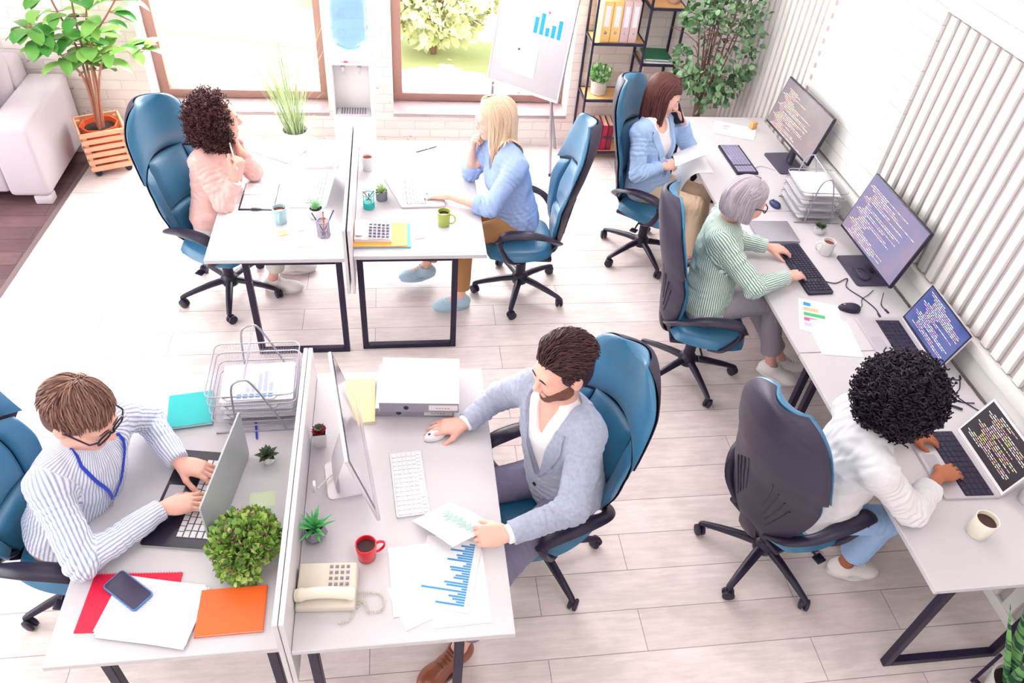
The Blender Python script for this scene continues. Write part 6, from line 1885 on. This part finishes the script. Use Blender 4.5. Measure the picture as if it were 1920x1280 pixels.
def top(J, m, name, off=.012, sleeve=(.062, .052, .050, .040), cutR=1.0, cutL=1.0, seed=2, hem=.0, front=None, striped_=False, h=.0042, amp=.0026, crease=.0055, neck_r=.060, loose=0.0, extra=None, nohem=False, neckcut=True, cw=.03):
    """garment for the upper body; cutR/cutL = where the sleeve ends along the forearm (1 = wrist)"""
    S = Sculpt(); b, ar = J['b'], J['ar']; P, ax, fv, rv, mid, L = J['P'], J['ax'], J['fv'], J['rv'], J['mid'], J['L']
    torso(S, J, off, b, J.get('fem', 0), .06, 1.28)
    if loose: S.cap(P + ax * .05, P + ax * L * .55, .158 * b + off + loose, .145 * b + off + loose * .6, .05, (fv, 1.25))
    S.cap(mid - ax * .01, mid + ax * .035, .075 * b + off * .6, neck_r, .04)
    jt = []; limbs = [(P, mid + ax * .1, -fv, .15, .12)]
    for sd, cu in (('R', cutR), ('L', cutL)):
        s, e, w = J['s' + sd], J['e' + sd], J['w' + sd]; fd = _n(w - e); end = e + (w - e) * cu
        r3 = sleeve[3]
        S.cap(s, e, sleeve[0] * ar, sleeve[1] * ar, .035); S.cap(e, end + fd * .02, sleeve[2] * ar, r3 * ar, .02)
        S.lcut(end, fd, .085)
        jt += [(e, _n(_n(e - s) + fd), .085), (e + (w - e) * .45, fd, .06), (s + (e - s) * .25 - ax * .03, e - s, .09)]
        limbs += [(s + (e - s) * .12, e, A_(0, 0, 1) if abs(_n(e - s)[2]) < .85 else fv, .050 * ar, .055 * ar), (e, w, A_(0, 0, 1), .046 * ar, .043 * ar)]
    S.cut(P - ax * hem, -ax)
    if neckcut: S.cap(J['head'].w(0, -.02, -.07), mid + ax * .03, .052 * b, .054 * b, .006, None, 's')
    if front is not None: front(S, J)
    if extra is not None: extra(S, J)
    V, Q = S.mesh(h); V2 = drape(V, Q, jt + [(P + ax * .10 + fv * .05, ax, .14)], seed, amp, .11, crease, cw)
    u = limb_attr(V, limbs) if striped_ else None
    o = link(name, quadmesh(name, V2 - J['base'], Q, m, u), J['root'])
    J[name + 'S'] = S
    return S, o

def setu(o, vals):
    a = o.data.attributes.new('u', 'FLOAT', 'POINT'); a.data.foreach_set('value', np.asarray(vals, np.float32))

def collar(J, F, m, name='collar', r=.062, hgt=.032, open_=.55, spread=.045, lay=.02, n=25, parent=None):
    """shirt collar: a folded band round the neck with two points in front"""
    mid, ax, fv, rv, base = J['mid'], J['ax'], J['fv'], J['rv'], J['base']; hd = J['head']
    c0 = mid + ax * .040 - fv * .0; up = _n(ax * .8 + (hd.w(0, -.02, -.05) - mid) * 2.0)
    rows = []
    for j, (rr, z) in enumerate(((r * .96, .000), (r * .98, hgt * .6), (r * 1.0, hgt), (r * 1.10, hgt * .92), (r * 1.22, hgt * .4), (r * 1.36, -.004))):
        row = []
        for i in range(n):
            a = -math.pi + open_ + (2 * math.pi - 2 * open_) * i / (n - 1)     # 0 = back of the neck
            d = -fv * math.cos(a) + rv * math.sin(a)
            t = max(0, (abs(a) - 1.5) / 1.6)
            q = c0 + d * rr * (1 + .10 * t) + up * z
            if j >= 3: q = q - up * t * spread * (j - 2) * .36 + fv * t * .010 * (j - 2)
            else: q = q - up * t * .020
            row.append(q)
        rows.append(row)
    Rw = np.array(rows)
    mb = MB(); nr = len(rows)
    f_ = lambda o: (lambda u, v: Vector(Rw[round(v * (nr - 1)), round(u * (n - 1))] - base) + Vector(up) * o)
    mb.slab(f_(.0014), f_(-.0014), n - 1, nr - 1)
    o = mb.build(name, m, parent or J['root'], angle=80)
    setu(o, [(i % n) * 2 * math.pi * r / n for i in range(nr * n)] * 2); return o

def cuff(J, sd, at, r, m, w=.05, name='cuff'):
    e, wv = J['e' + sd], J['w' + sd]; p = e + (wv - e) * at; d = _n(wv - e); base = J['base']
    mb = MB(); mb.tube([Vector(p - d * w - base), Vector(p - d * w * .9 - base), Vector(p - d * .003 - base), Vector(p - base)], [r * .99, r * 1.04, r * 1.02, r * .90], 24)
    o = mb.build(name, m, J['root'], angle=50); setu(o, [(i % 24) * 2 * math.pi * r / 24 for i in range(96)]); return o

M_EYEW = mat('eye_white', '#f2ecec', .25); M_IRIS = mat('iris', '#3a2a25', .15)
SK1 = skinmat('skin_fair', '#ebbdae', '#cf7a72'); SK2 = skinmat('skin_rosy', '#e8b3a3', '#c96e66'); SK3 = skinmat('skin_tan', '#bd7f62', '#a5544c'); SK4 = skinmat('skin_brown', '#ad6a4c', '#8d4640')
M_SHIRT_A = striped('striped_shirt', '#eef0f8', '#a9b2d8', .0125, .42)
M_SHIRT_F = striped('green_striped_shirt', '#e4ece7', '#6d988b', .0105, .46)
M_BLAZ = mat('grey_linen', '#a8aec5', .85, bump=.35, bscale=420, var=.10, vscale=60, sheen=.2)
M_LBLUE = mat('light_blue_suit', '#a6c2ea', .75, bump=.1, bscale=200)
M_BLUSH = mat('blush_satin', '#e3b5af', .55, bump=.05, bscale=60, sheen=.2)
M_CHAM = mat('blue_cotton', '#a1b9e8', .8, bump=.2, bscale=300)
M_WHITEC = mat('white_cotton', '#e3e1e6', .8, bump=.2, bscale=300)
M_TEE = mat('white_tee', '#f4f2f5', .8)
M_KHAKI = mat('khaki_trousers', '#a98a6c', .85, bump=.2, bscale=300); M_TAN = mat('tan_trousers', '#b07f52', .8, bump=.15, bscale=300)
M_BEIGE = mat('beige_trousers', '#dfc5a8', .8, bump=.15, bscale=300); M_GREYT = mat('grey_trousers', '#a29ba8', .85, bump=.2, bscale=300)
M_GREYD = mat('grey_purple_trousers', '#7b7690', .85, bump=.2, bscale=300); M_JEAN = mat('light_jeans', '#9fbfea', .85, bump=.25, bscale=400)
M_PALET = mat('pale_trousers', '#d6d2cd', .8); M_WSHOE = mat('white_shoe', '#efeaea', .6); M_BSHOE = mat('blue_shoe', '#b5d3e6', .7, bump=.2, bscale=300); M_BROWN = mat('brown_leather', '#8a4a36', .3, coat=.3)
M_SOLE = mat('white_sole', '#e9e6e6', .6); M_SOLEB = mat('brown_sole', '#5b3226', .5)
M_BLUELACE = mat('blue_lanyard', '#2b48c8', .5)
HB_A = strandmat('hair_light_brown', '#5c3c36', '#9c7566'); HB_B = strandmat('hair_dark_brown', '#2a1620', '#5a3636'); HB_BEARD = strandmat('stubble', '#5e3a34', '#8a5f50', .8); HB_D = strandmat('hair_blonde', '#d8b193', '#f5dcc0')
HB_E = strandmat('hair_brown', '#3c1e26', '#74443c'); HB_F = strandmat('hair_grey', '#8f8391', '#cfc5cc'); HB_C = strandmat('hair_curly_brown', '#33161c', '#5e3536'); HB_G = strandmat('hair_black', '#150a1c', '#2a1a30')
UP = A_(0, 0, 1)
def hair_obj(J, parts, m, name='hair'):
    V, Q, a = join(parts); return link(name, quadmesh(name, V - J['base'], Q, m, a), J['root'])
def glasses(J, m, rimless=False, r=.0022):
    hd, base = J['head'], J['base']; mb = MB(); W_ = lambda *p: Vector(hd.w(*p) - base)
    for x in (-1, 1):
        pts = [W_(x * .032 + px, .104 - .12 * abs(x * .032 + px) ** 1.0 * .6, .000 + pz) for px, pz in roundrect(.050, .036, .012, 4)]
        mb.tube(pts, r, 6, closed=True)
        mb.tube([W_(x * .057, .099, .006), W_(x * .078, .085, .008), W_(x * .084, .02, .008), W_(x * .084, -.03, -.004)], r * .95, 6)
    mb.tube([W_(-.009, .107, .003), W_(0, .112, .006), W_(.009, .107, .003)], r, 6)
    return mb.build('glasses', m, J['root'])

# ---- man in the striped shirt, front left
def build_A():
    root, J = person('man in blue striped shirt and glasses typing on the black laptop', dict(P=(-1.38, 1.985, .55), sR=(-1.268, 1.790, 1.035), sL=(-1.110, 2.110, 1.025), eR=(-1.164, 1.612, .812), eL=(-1.085, 2.275, .835),
        wR=(-.940, 1.830, .808), wL=(-.922, 2.050, .808), kR=(-.98, 1.76, .53), kL=(-.93, 2.05, .53), aR=(-.98, 1.78, .09), aL=(-.95, 2.05, .09), tR=(1, -.1), tL=(1, 0),
        hc=(-1.135, 1.935, 1.235), hf=(.85, -.36, -.40), tilt=0, hs=1.13, skin=SK2, browm=HB_A,
        handR=dict(d=(.93, .30, -.16), n=(.1, 0, 1), curl=(8, 24, 12), thumb=(42, 15)), handL=dict(d=(.92, -.30, -.18), n=(.1, .1, 1), curl=(10, 24, 12), thumb=(40, 15))))
    trousers(J, M_KHAKI, seed=3)
    S, o = top(J, M_SHIRT_A, 'shirt', .016, (.066, .060, .058, .043), .97, .97, 5, .0, striped_=True, h=.0034, loose=.012, amp=.0055, crease=.012)
    collar(J, S, M_SHIRT_A, 'collar', .066, .034, .45)
    for sd in 'RL': cuff(J, sd, .99, .041, M_SHIRT_A, .06)
    hd = J['head']
    # lanyard
    mid, ax, fv, rv = J['mid'], J['ax'], J['fv'], J['rv']
    for s in (-1, 1):
        pts = [mid + ax * .075 - fv * .055 + rv * s * .01, mid + ax * .06 - fv * .01 + rv * s * .078, mid + ax * .0 + fv * .09 + rv * s * .075, mid - ax * .10 + fv * .14 + rv * s * .035, mid - ax * .19 + fv * .15 + rv * s * .006]
        pp = S.project(np.array([tuple(v) for v in cr(pts, 6)]), .007, 3)
        pp[:7] = np.array([tuple(v) for v in cr(pts, 6)])[:7] + ax * .012
        mb = MB(); mb.tube([Vector(p - J['base']) for p in pp], .007, 8, flat=(tuple(fv + ax * .4), 1.0, .18)); mb.build('lanyard', M_BLUELACE, root)
    pe = S.project(np.array([mid - ax * .20 + fv * .15, mid - ax * .30 + fv * .15]), .007)
    mb = MB(); mb.tube([Vector(p - J['base']) for p in pe], .004, 8); mb.build('lanyard_clip', M_CHROME, root)
    fl = lambda q: np.array((.35 + q[0] * 3, .75 - max(0, -q[1]) * 14, -.35 - (0 if q[2] > .06 else 1.0)))
    V, Q = hair_cap(hd, .006, -.075, .045, .064).mesh(.004)
    hair_obj(J, [(V, Q, .35), strands_short(hd, 2600, 11, fl, lambda p: (.060 if p[1] < .03 else .040) if p[2] > .07 else (.030 if p[2] > .045 else .018), lambda p: .22 if p[2] > .07 else .05, .010, .0020)], HB_A)
    glasses(J, M_KEYDARK, r=.0034)
build_A()

# ---- bearded man in the grey jacket, front centre
def jacket_front(w0=.055, w1=.10, low=.30):
    def f(S, J):
        mid, ax, fv, L = J['mid'], J['ax'], J['fv'], J['L']
        a = mid + ax * .06 + fv * .05; b_ = mid - ax * low + fv * .16
        S.cap(a, b_, w1, .012, .012, (fv, .35), 's')
    return f
def lapels(J, S, m, top_w=.078, low=.29, wide=.062, off=.001):
    mid, ax, fv, rv = J['mid'], J['ax'], J['fv'], J['rv']
    for s in (-1, 1):
        e0 = [mid + ax * .050 - fv * .055 + rv * s * .03, mid + ax * .050 - fv * .02 + rv * s * .074, mid - ax * .00 + fv * .08 + rv * s * .074, mid - ax * .10 + fv * .14 + rv * s * .058, mid - ax * .20 + fv * .16 + rv * s * .034, mid - ax * low + fv * .17 + rv * s * .010]
        e1 = [mid + ax * .015 - fv * .075 + rv * s * .035, mid + ax * .03 - fv * .03 + rv * s * .098, mid - ax * .02 + fv * .07 + rv * s * .118, mid - ax * .09 + fv * .12 + rv * s * (.062 + wide), mid - ax * .19 + fv * .15 + rv * s * .080, mid - ax * low + fv * .17 + rv * s * .014]
        o = patch(S, lerp_rows(e0, e1, 6), off, .0055, 'lapel', m, J['root'], J['base'])
def build_B():
    root, J = person('bearded man in grey linen jacket holding mouse and sheet', dict(P=(.69, 2.03, .555), sL=(.705, 1.915, 1.035), sR=(.515, 2.190, 1.03), eL=(.632, 1.700, .835), eR=(.405, 2.315, .845),
        wL=(.362, 1.607, .830), wR=(.243, 2.205, .792), kL=(.39, 1.68, .545), kR=(.27, 2.02, .55), aL=(.19, 1.53, .10), aR=(.24, 2.05, .10), tL=(-.8, -.6), tR=(-1, 0),
        hc=(.595, 2.055, 1.262), hf=(-.88, -.40, -.16), tilt=R(0), hs=1.13, skin=SK2, browm=HB_B, lip=.55,
        handL=dict(d=(-.95, .05, -.10), n=(.15, -.55, .8), curl=(38, 45, 25), thumb=(25, 20)), handR=dict(d=(-.97, .02, -.20), n=(0, 0, 1), curl=(6, 14, 10), thumb=(38, 10))))
    trousers(J, M_GREYD, seed=4)
    shoe('shoe', J['aL'], (-.8, -.62), .006, root, J['base'], M_BROWN, M_SOLEB, .285, .048, M_SOLEB); shoe('shoe', J['aR'], (-1, 0), .006, root, J['base'], M_BROWN, M_SOLEB, .285, .048, M_SOLEB)
    S1, o1 = top(J, M_TEE, 'shirt', .006, (.056, .050, .046, .0375), 1.02, 1.02, 8, 0, crease=.002, amp=.001, front=lambda S, J: S.cap(J['mid'] + J['ax'] * .06 + J['fv'] * .05, J['mid'] - J['ax'] * .06 + J['fv'] * .13, .05, .008, .01, (J['fv'], .4), 's'))
    collar(J, S1, M_TEE, 'collar', .062, .028, .75, .03)
    S, o = top(J, M_BLAZ, 'jacket', .022, (.074, .064, .061, .0455), .955, .955, 9, .03, front=jacket_front(), loose=.010, amp=.005, crease=.011, neck_r=.066)
    lapels(J, S, M_BLAZ)
    mid, ax, fv, rv = J['mid'], J['ax'], J['fv'], J['rv']
    q = S.project(np.array([mid - ax * .36 + fv * .17 + rv * .02]), .002)[0]
    mb = MB(); mb.lathe([(0, 0), (.010, 0), (.010, .004), (0, .005)], 14, Vector(q - J['base']), Matrix(np.stack([rv, ax, fv], 1).tolist())); mb.build('button', M_KEYDARK, root)
    hd = J['head']
    fl = lambda q: np.array((q[0] * 5, -.85 + (0 if q[2] < .06 else 0), .25 if q[1] > .03 else (-.25 if q[2] > .05 else -1.2)))
    V, Q = hair_cap(hd, .007, -.070, .042, .072).mesh(.004)
    hair_obj(J, [(V, Q, .2), strands_short(hd, 3000, 21, fl, lambda p: .060 if p[2] > .075 else (.030 if p[2] > .05 else .016), lambda p: .8 if p[2] > .08 else (.3 if p[2] > .06 else .04), .010, .0019, .30)], HB_B)
    # beard
    B = Sculpt(); add_head(B, hd, .0018, 0, False, None, False); k = hd.s
    def keep(P):
        q = hd.loc(P); x = np.abs(q[:, 0])
        line = np.where(x < .030, -.052 , -.052 + 1.0 * np.maximum(0, x - .034))
        return np.maximum.reduce([(q[:, 2] - line + .0025 * wob(q, .012, 3)), (-.005 - q[:, 1]) + .0 * x, .0185 - np.sqrt((q[:, 0] / 1.25) ** 2 + ((q[:, 2] + .0685) * 1.9) ** 2)]) * k
    B.p.append(('cut', keep, None, None, 0)); V, Q = B.mesh(.0028)
    g = np.random.default_rng(4); link('beard', quadmesh('beard', V - J['base'], Q, HB_BEARD, g.uniform(.0, 1, len(V))), root)
build_B()

def curly_head(J, blob, n, m, seed, cr0, tr, L):
    hd = J['head']; S = Sculpt(); k = hd.s
    S.ell(hd.w(*blob[0]), np.array(blob[1]) * .93 * k, hd.R, .02)
    S.p.append(('cut', lambda P: np.where([blob[2](p) for p in hd.loc(P)], .01, -.01), None, None, 0)) if False else None
    def face(P):
        q = hd.loc(P); return np.minimum(q[:, 1] - .050 + .35 * np.maximum(0, -q[:, 2]), np.minimum(.075 - q[:, 2], .078 - np.abs(q[:, 0]))) * k
    S.p.append(('cut', face, None, None, 0))
    V, Q = S.mesh(.005); V = V + vnormals(V, Q) * (.007 * wob(V, .030, seed))[:, None]
    return hair_obj(J, [(V, Q, .0), curls(hd, blob, n, seed, cr0, tr, L)], m)

# ---- woman with brown curls and blush blouse, back left
def build_C():
    root, J = person('woman with brown curly hair in a pink blouse holding a pen', dict(fem=1, P=(-1.16, 4.20, .545), sR=(-1.150, 4.085, 1.0), sL=(-1.035, 4.370, 1.0), eR=(-1.045, 4.000, .785), eL=(-.915, 4.345, .80),
        wR=(-.955, 4.050, .945), wL=(-.965, 4.275, .985), kR=(-.76, 4.10, .52), kL=(-.74, 4.28, .52), aR=(-.875, 4.165, .10), aL=(-.80, 4.36, .10), tR=(1, -.15), tL=(1, .1),
        hc=(-1.035, 4.235, 1.205), hf=(.97, .20, -.02), hs=1.06, skin=SK2, browm=HB_C, h=.0036,
        handR=dict(d=(.35, .10, .9), n=(.75, -.55, -.2), curl=(70, 75, 45), thumb=(30, 50)), handL=dict(d=(-.15, -.15, .95), n=(.8, .3, .2), curl=(45, 60, 30), thumb=(30, 30))))
    trousers(J, M_PALET, seed=5, hem=.10); shoe('shoe', J['aR'], (1, -.1), .004, root, J['base'], M_WSHOE, M_SOLE, .25, .043, M_SOLE); shoe('shoe', J['aL'], (1, .1), .004, root, J['base'], M_WSHOE, M_SOLE, .25, .043, M_SOLE)
    S, o = top(J, M_BLUSH, 'blouse', .018, (.068, .064, .064, .052), .80, .80, 15, -.01, loose=.016, amp=.006, crease=.010, neck_r=.058,
        front=lambda S, J: S.cap(J['mid'] + J['ax'] * .05 + J['fv'] * .05, J['mid'] - J['ax'] * .10 + J['fv'] * .12, .05, .006, .01, (J['fv'], .4), 's'))
    collar(J, S, M_BLUSH, 'collar', .056, .022, .8, .05)
    for sd in 'RL': cuff(J, sd, .80, .046, M_BLUSH, .045)
    curly_head(J, ((0, -.048, -.022), (.126, .122, .172), lambda p: p[1] > .045 and p[2] < .085 and abs(p[0]) < .09 or p[1] > .03 and p[2] < -.02 and abs(p[0]) < .06), 1500, HB_C, 33, .0085, .0024, .050)
    # pen held in the fist
    A, B = J['wR'] + A_(.02, -.035, .055), J['wR'] + A_(-.005, .03, .125)
    t = thing('pen', 'white pen in the fist of the woman in the pink blouse', 'pen', tuple(A)); mb = MB(); d = B - A
    mb.tube([Vector((0, 0, 0)), Vector(d * .08), Vector(d * 1.35)], [.001, .0042, .0042], 8); mb.build('barrel', M_PAPER, t); mb = MB(); mb.tube([Vector(d * 1.35), Vector(d * 1.6)], .0045, 8); mb.build('end_cap', M_WIRE, t)
build_C()

# ---- blonde woman in blue, back centre
def build_D():
    root, J = person('blonde woman in a blue shirt with her chin on her hand', dict(fem=1, P=(.73, 4.175, .545), sL=(.690, 4.055, 1.0), sR=(.575, 4.345, 1.0), eL=(.520, 3.925, .795), eR=(.440, 4.360, .790),
        wL=(.285, 4.080, .785), wR=(.440, 4.320, .965), kL=(.38, 4.00, .53), kR=(.30, 4.24, .53), aL=(.365, 3.945, .105), aR=(.145, 4.215, .16), tL=(-.95, -.25), tR=(-.95, -.2),
        hc=(.565, 4.275, 1.205), hf=(-.96, -.18, -.12), hs=1.06, skin=SK1, browm=HB_D, h=.0034, ears=False,
        handL=dict(d=(-.93, .25, -.10), n=(0, 0, 1), curl=(6, 14, 10), thumb=(38, 10)), handR=dict(d=(.10, -.12, .95), n=(-.85, .1, .1), curl=(60, 70, 40), thumb=(30, 40))))
    trousers(J, M_TAN, seed=6, hem=.055)
    shoe('shoe', J['aL'], (-.97, -.2), .004, root, J['base'], M_BSHOE, M_BSHOE, .25, .044, M_PAPER); shoe('shoe', J['aR'], (-.95, -.25), .055, root, J['base'], M_BSHOE, M_BSHOE, .25, .044, M_PAPER)
    S, o = top(J, M_CHAM, 'shirt', .018, (.070, .066, .064, .058), .32, .32, 25, .03, loose=.022, amp=.007, crease=.013, neck_r=.058,
        front=lambda S, J: S.cap(J['mid'] + J['ax'] * .05 + J['fv'] * .05, J['mid'] - J['ax'] * .05 + J['fv'] * .12, .045, .006, .01, (J['fv'], .4), 's'))
    collar(J, S, M_CHAM, 'collar', .058, .032, .6, .05)
    for sd in 'RL': cuff(J, sd, .34, .060, M_CHAM, .05)
    hd = J['head']; V, Q = hair_cap(hd, .012, -.09).mesh(.004)
    hair_obj(J, [(V, Q, .4), strands_long(hd, 1150, 41, .29, .018, .0032, S, 52, (.010, .02), .012, -.03, cap=capf(hd, .010)), strands_front(hd, 320, 42, .012, .105)], HB_D)
    glasses(J, M_CHROME, r=.0011)
build_D()

# ---- brunette woman in the light blue blazer
def build_E():
    root, J = person('brunette woman in light blue blazer talking on a phone', dict(fem=1, P=(1.735, 4.610, .545), sR=(1.575, 4.515, 1.0), sL=(1.820, 4.715, 1.0), eR=(1.575, 4.385, .760), eL=(2.02, 4.715, .80),
        wR=(1.758, 4.440, .790), wL=(1.912, 4.660, 1.015), kR=(2.02, 4.34, .54), kL=(2.12, 4.49, .54), aR=(2.05, 4.26, .10), aL=(2.16, 4.42, .10), tR=(.9, -.5), tL=(.9, -.4),
        hc=(1.738, 4.645, 1.205), hf=(.80, -.50, -.33), tilt=8, hs=1.06, skin=SK1, browm=HB_E, h=.0036, ears=False,
        handR=dict(d=(.93, .33, .05), n=(0, -.5, .85), curl=(42, 45, 25), thumb=(25, 20)), handL=dict(d=(-.50, .05, .85), n=(.80, -.25, .5), curl=(28, 40, 25), thumb=(30, 20))))
    trousers(J, M_BEIGE, seed=7); shoe('shoe', J['aR'], (.9, -.5), .004, root, J['base'], M_WSHOE, M_SOLE, .25, .043); shoe('shoe', J['aL'], (.9, -.4), .004, root, J['base'], M_WSHOE, M_SOLE, .25, .043)
    S1, o1 = top(J, M_TEE, 'shirt', .005, (.045, .04, .04, .032), .3, .3, 8, 0, crease=.002, amp=.001, front=lambda S, J: S.ell(J['mid'] + J['ax'] * .02 + J['fv'] * .05, (.06, .06, .06), None, .01, 's'))
    S, o = top(J, M_LBLUE, 'blazer', .020, (.066, .060, .058, .046), .90, .93, 29, .08, front=jacket_front(.05, .085, .34), loose=.018, amp=.005, crease=.010, neck_r=.058)
    lapels(J, S, M_LBLUE, low=.33, wide=.045)
    hd = J['head']; V, Q = hair_cap(hd, .010, -.09).mesh(.004)
    hair_obj(J, [(V, Q, .25), strands_long(hd, 950, 51, .25, .014, .0033, S, 58, (.012, .02), .004, .0, cap=capf(hd, .010)), strands_front(hd, 320, 52, .010, .10)], HB_E)
    # phone at the ear, sheet in the hand
    c_ = J['wL'] + A_(-.058, -.012, .060); t = thing('smartphone', 'black smartphone held to the ear of the brunette woman', 'phone', tuple(c_), 0)
    Rm = np.stack([_n((.80, -.50, .1)), _n(np.cross(_n((-.45, -.8, .25)), (.80, -.50, .1))), _n((-.45, -.80, .25))], 1)
    q1 = _n(A_(-.42, .12, .88)); q2 = _n(np.cross(A_(.6, .8, 0), q1)); q3 = np.cross(q1, q2); M_ = Matrix(np.stack([q2, q1, q3], 1).tolist())
    mb = MB(); mb.add([M_ @ Vector((p[0], p[1], z)) for z in (-.0045, .0045) for p in roundrect(.072, .148, .010)], [tuple(range(23, -1, -1)), tuple(range(24, 48))] + [(i, (i + 1) % 24, (i + 1) % 24 + 24, i + 24) for i in range(24)]); mb.build('case', M_KEYDARK, t)
    mb = MB(); mb.add([M_ @ Vector((p[0] * .92, p[1] * .94, .0052)) for p in roundrect(.072, .148, .008)], [tuple(range(24))]); mb.build('screen', mat('phone_glass', '#1c1828', .1), t)
    mb = MB(); a = J['wR'] + A_(.085, .035, .012); e1 = A_(.235, .07, .06); e2 = A_(.03, .20, -.02)
    f_ = lambda u, v, o=0: Vector(a + e1 * u + e2 * (v - .35) + A_(0, 0, .02 * math.sin(math.pi * v) + o))
    mb.slab(lambda u, v: f_(u, v, .0008), lambda u, v: f_(u, v), 8, 8); tag(mb.build('paper_sheet', M_PAPER, None), 'white sheet held by the brunette woman over her lap', 'papers')
build_E()

# ---- grey-haired woman in the striped shirt
def build_F():
    root, J = person('grey-haired woman in green striped shirt typing on the black keyboard', dict(fem=1, P=(1.755, 3.270, .545), sR=(1.720, 3.255, 1.0), sL=(1.835, 3.535, 1.0), eR=(1.905, 3.085, .815), eL=(1.945, 3.535, .825),
        wR=(2.150, 3.190, .805), wL=(2.145, 3.488, .800), kR=(2.125, 3.210, .605), kL=(2.07, 3.34, .530), aR=(2.205, 3.105, .205), aL=(2.36, 3.26, .105), tR=(.85, -.50), tL=(.9, -.2),
        hc=(1.838, 3.350, 1.205), hf=(.96, .02, -.25), hs=1.06, skin=SK2, browm=HB_F, h=.0032,
        handR=dict(d=(.90, .40, -.17), n=(.1, 0, 1), curl=(8, 24, 12), thumb=(38, 15)), handL=dict(d=(.98, -.10, -.17), n=(.1, 0, 1), curl=(8, 22, 12), thumb=(38, 15))))
    trousers(J, M_GREYT, seed=8, hem=.075)
    shoe('shoe', J['aR'], (.85, -.5), .115, root, J['base'], M_WSHOE, M_SOLE, .25, .044, M_SOLE, -8); shoe('shoe', J['aL'], (.92, -.15), .004, root, J['base'], M_WSHOE, M_SOLE, .25, .044, M_SOLE)
    S, o = top(J, M_SHIRT_F, 'shirt', .020, (.072, .066, .062, .045), .93, .93, 35, .02, striped_=True, h=.0034, loose=.020, amp=.007, crease=.011, neck_r=.058)
    collar(J, S, M_SHIRT_F, 'collar', .058, .024, .6, .03)
    for sd in 'RL': cuff(J, sd, .95, .042, M_SHIRT_F, .055)
    hd = J['head']; V, Q = hair_cap(hd, .012, -.10).mesh(.004)
    hair_obj(J, [(V, Q, .4), strands_long(hd, 900, 61, .115, .016, .0033, S, 80, (-.012, .02), .004, .10, cap=capf(hd, .010)), strands_front(hd, 420, 63, .013, .13, -.012)], HB_F)
    glasses(J, M_KEYDARK, r=.0034)
build_F()

# ---- woman with black curls, front right
def build_G():
    root, J = person('woman with black curls and white blouse at the code laptop', dict(fem=1, P=(1.815, 1.860, .545), sR=(1.855, 1.670, 1.0), sL=(1.890, 2.005, 1.0), eR=(2.045, 1.612, .815), eL=(2.12, 2.11, .83),
        wR=(2.278, 1.780, .805), wL=(2.270, 2.030, .800), kR=(2.13, 1.745, .54), kL=(2.13, 1.98, .54), aR=(2.125, 1.80, .105), aL=(2.2, 2.0, .10), tR=(1, -.12), tL=(1, 0),
        hc=(1.985, 1.885, 1.200), hf=(.80, .12, -.58), hs=1.06, skin=SK4, browm=HB_G, h=.0032,
        handR=dict(d=(.92, .30, -.16), n=(.1, 0, 1), curl=(8, 24, 12), thumb=(38, 15)), handL=dict(d=(.95, -.15, -.17), n=(.1, 0, 1), curl=(8, 24, 12), thumb=(38, 15))))
    trousers(J, M_JEAN, seed=9, hem=.09, shin=(.07, .066))
    shoe('shoe', J['aR'], (1, -.12), .004, root, J['base'], M_WSHOE, M_SOLE, .25, .044, M_SOLE); shoe('shoe', J['aL'], (1, 0), .004, root, J['base'], M_WSHOE, M_SOLE, .25, .044, M_SOLE)
    S, o = top(J, M_WHITEC, 'blouse', .022, (.074, .070, .070, .062), .58, .58, 45, .02, loose=.030, amp=.008, crease=.013, neck_r=.058)
    for sd in 'RL': cuff(J, sd, .60, .056, M_WHITEC, .05)
    curly_head(J, ((0, -.035, .005), (.142, .140, .150), lambda p: p[1] > .075 and p[2] < .02 and abs(p[0]) < .07), 1900, HB_G, 53, .0115, .0030, .056)
build_G()
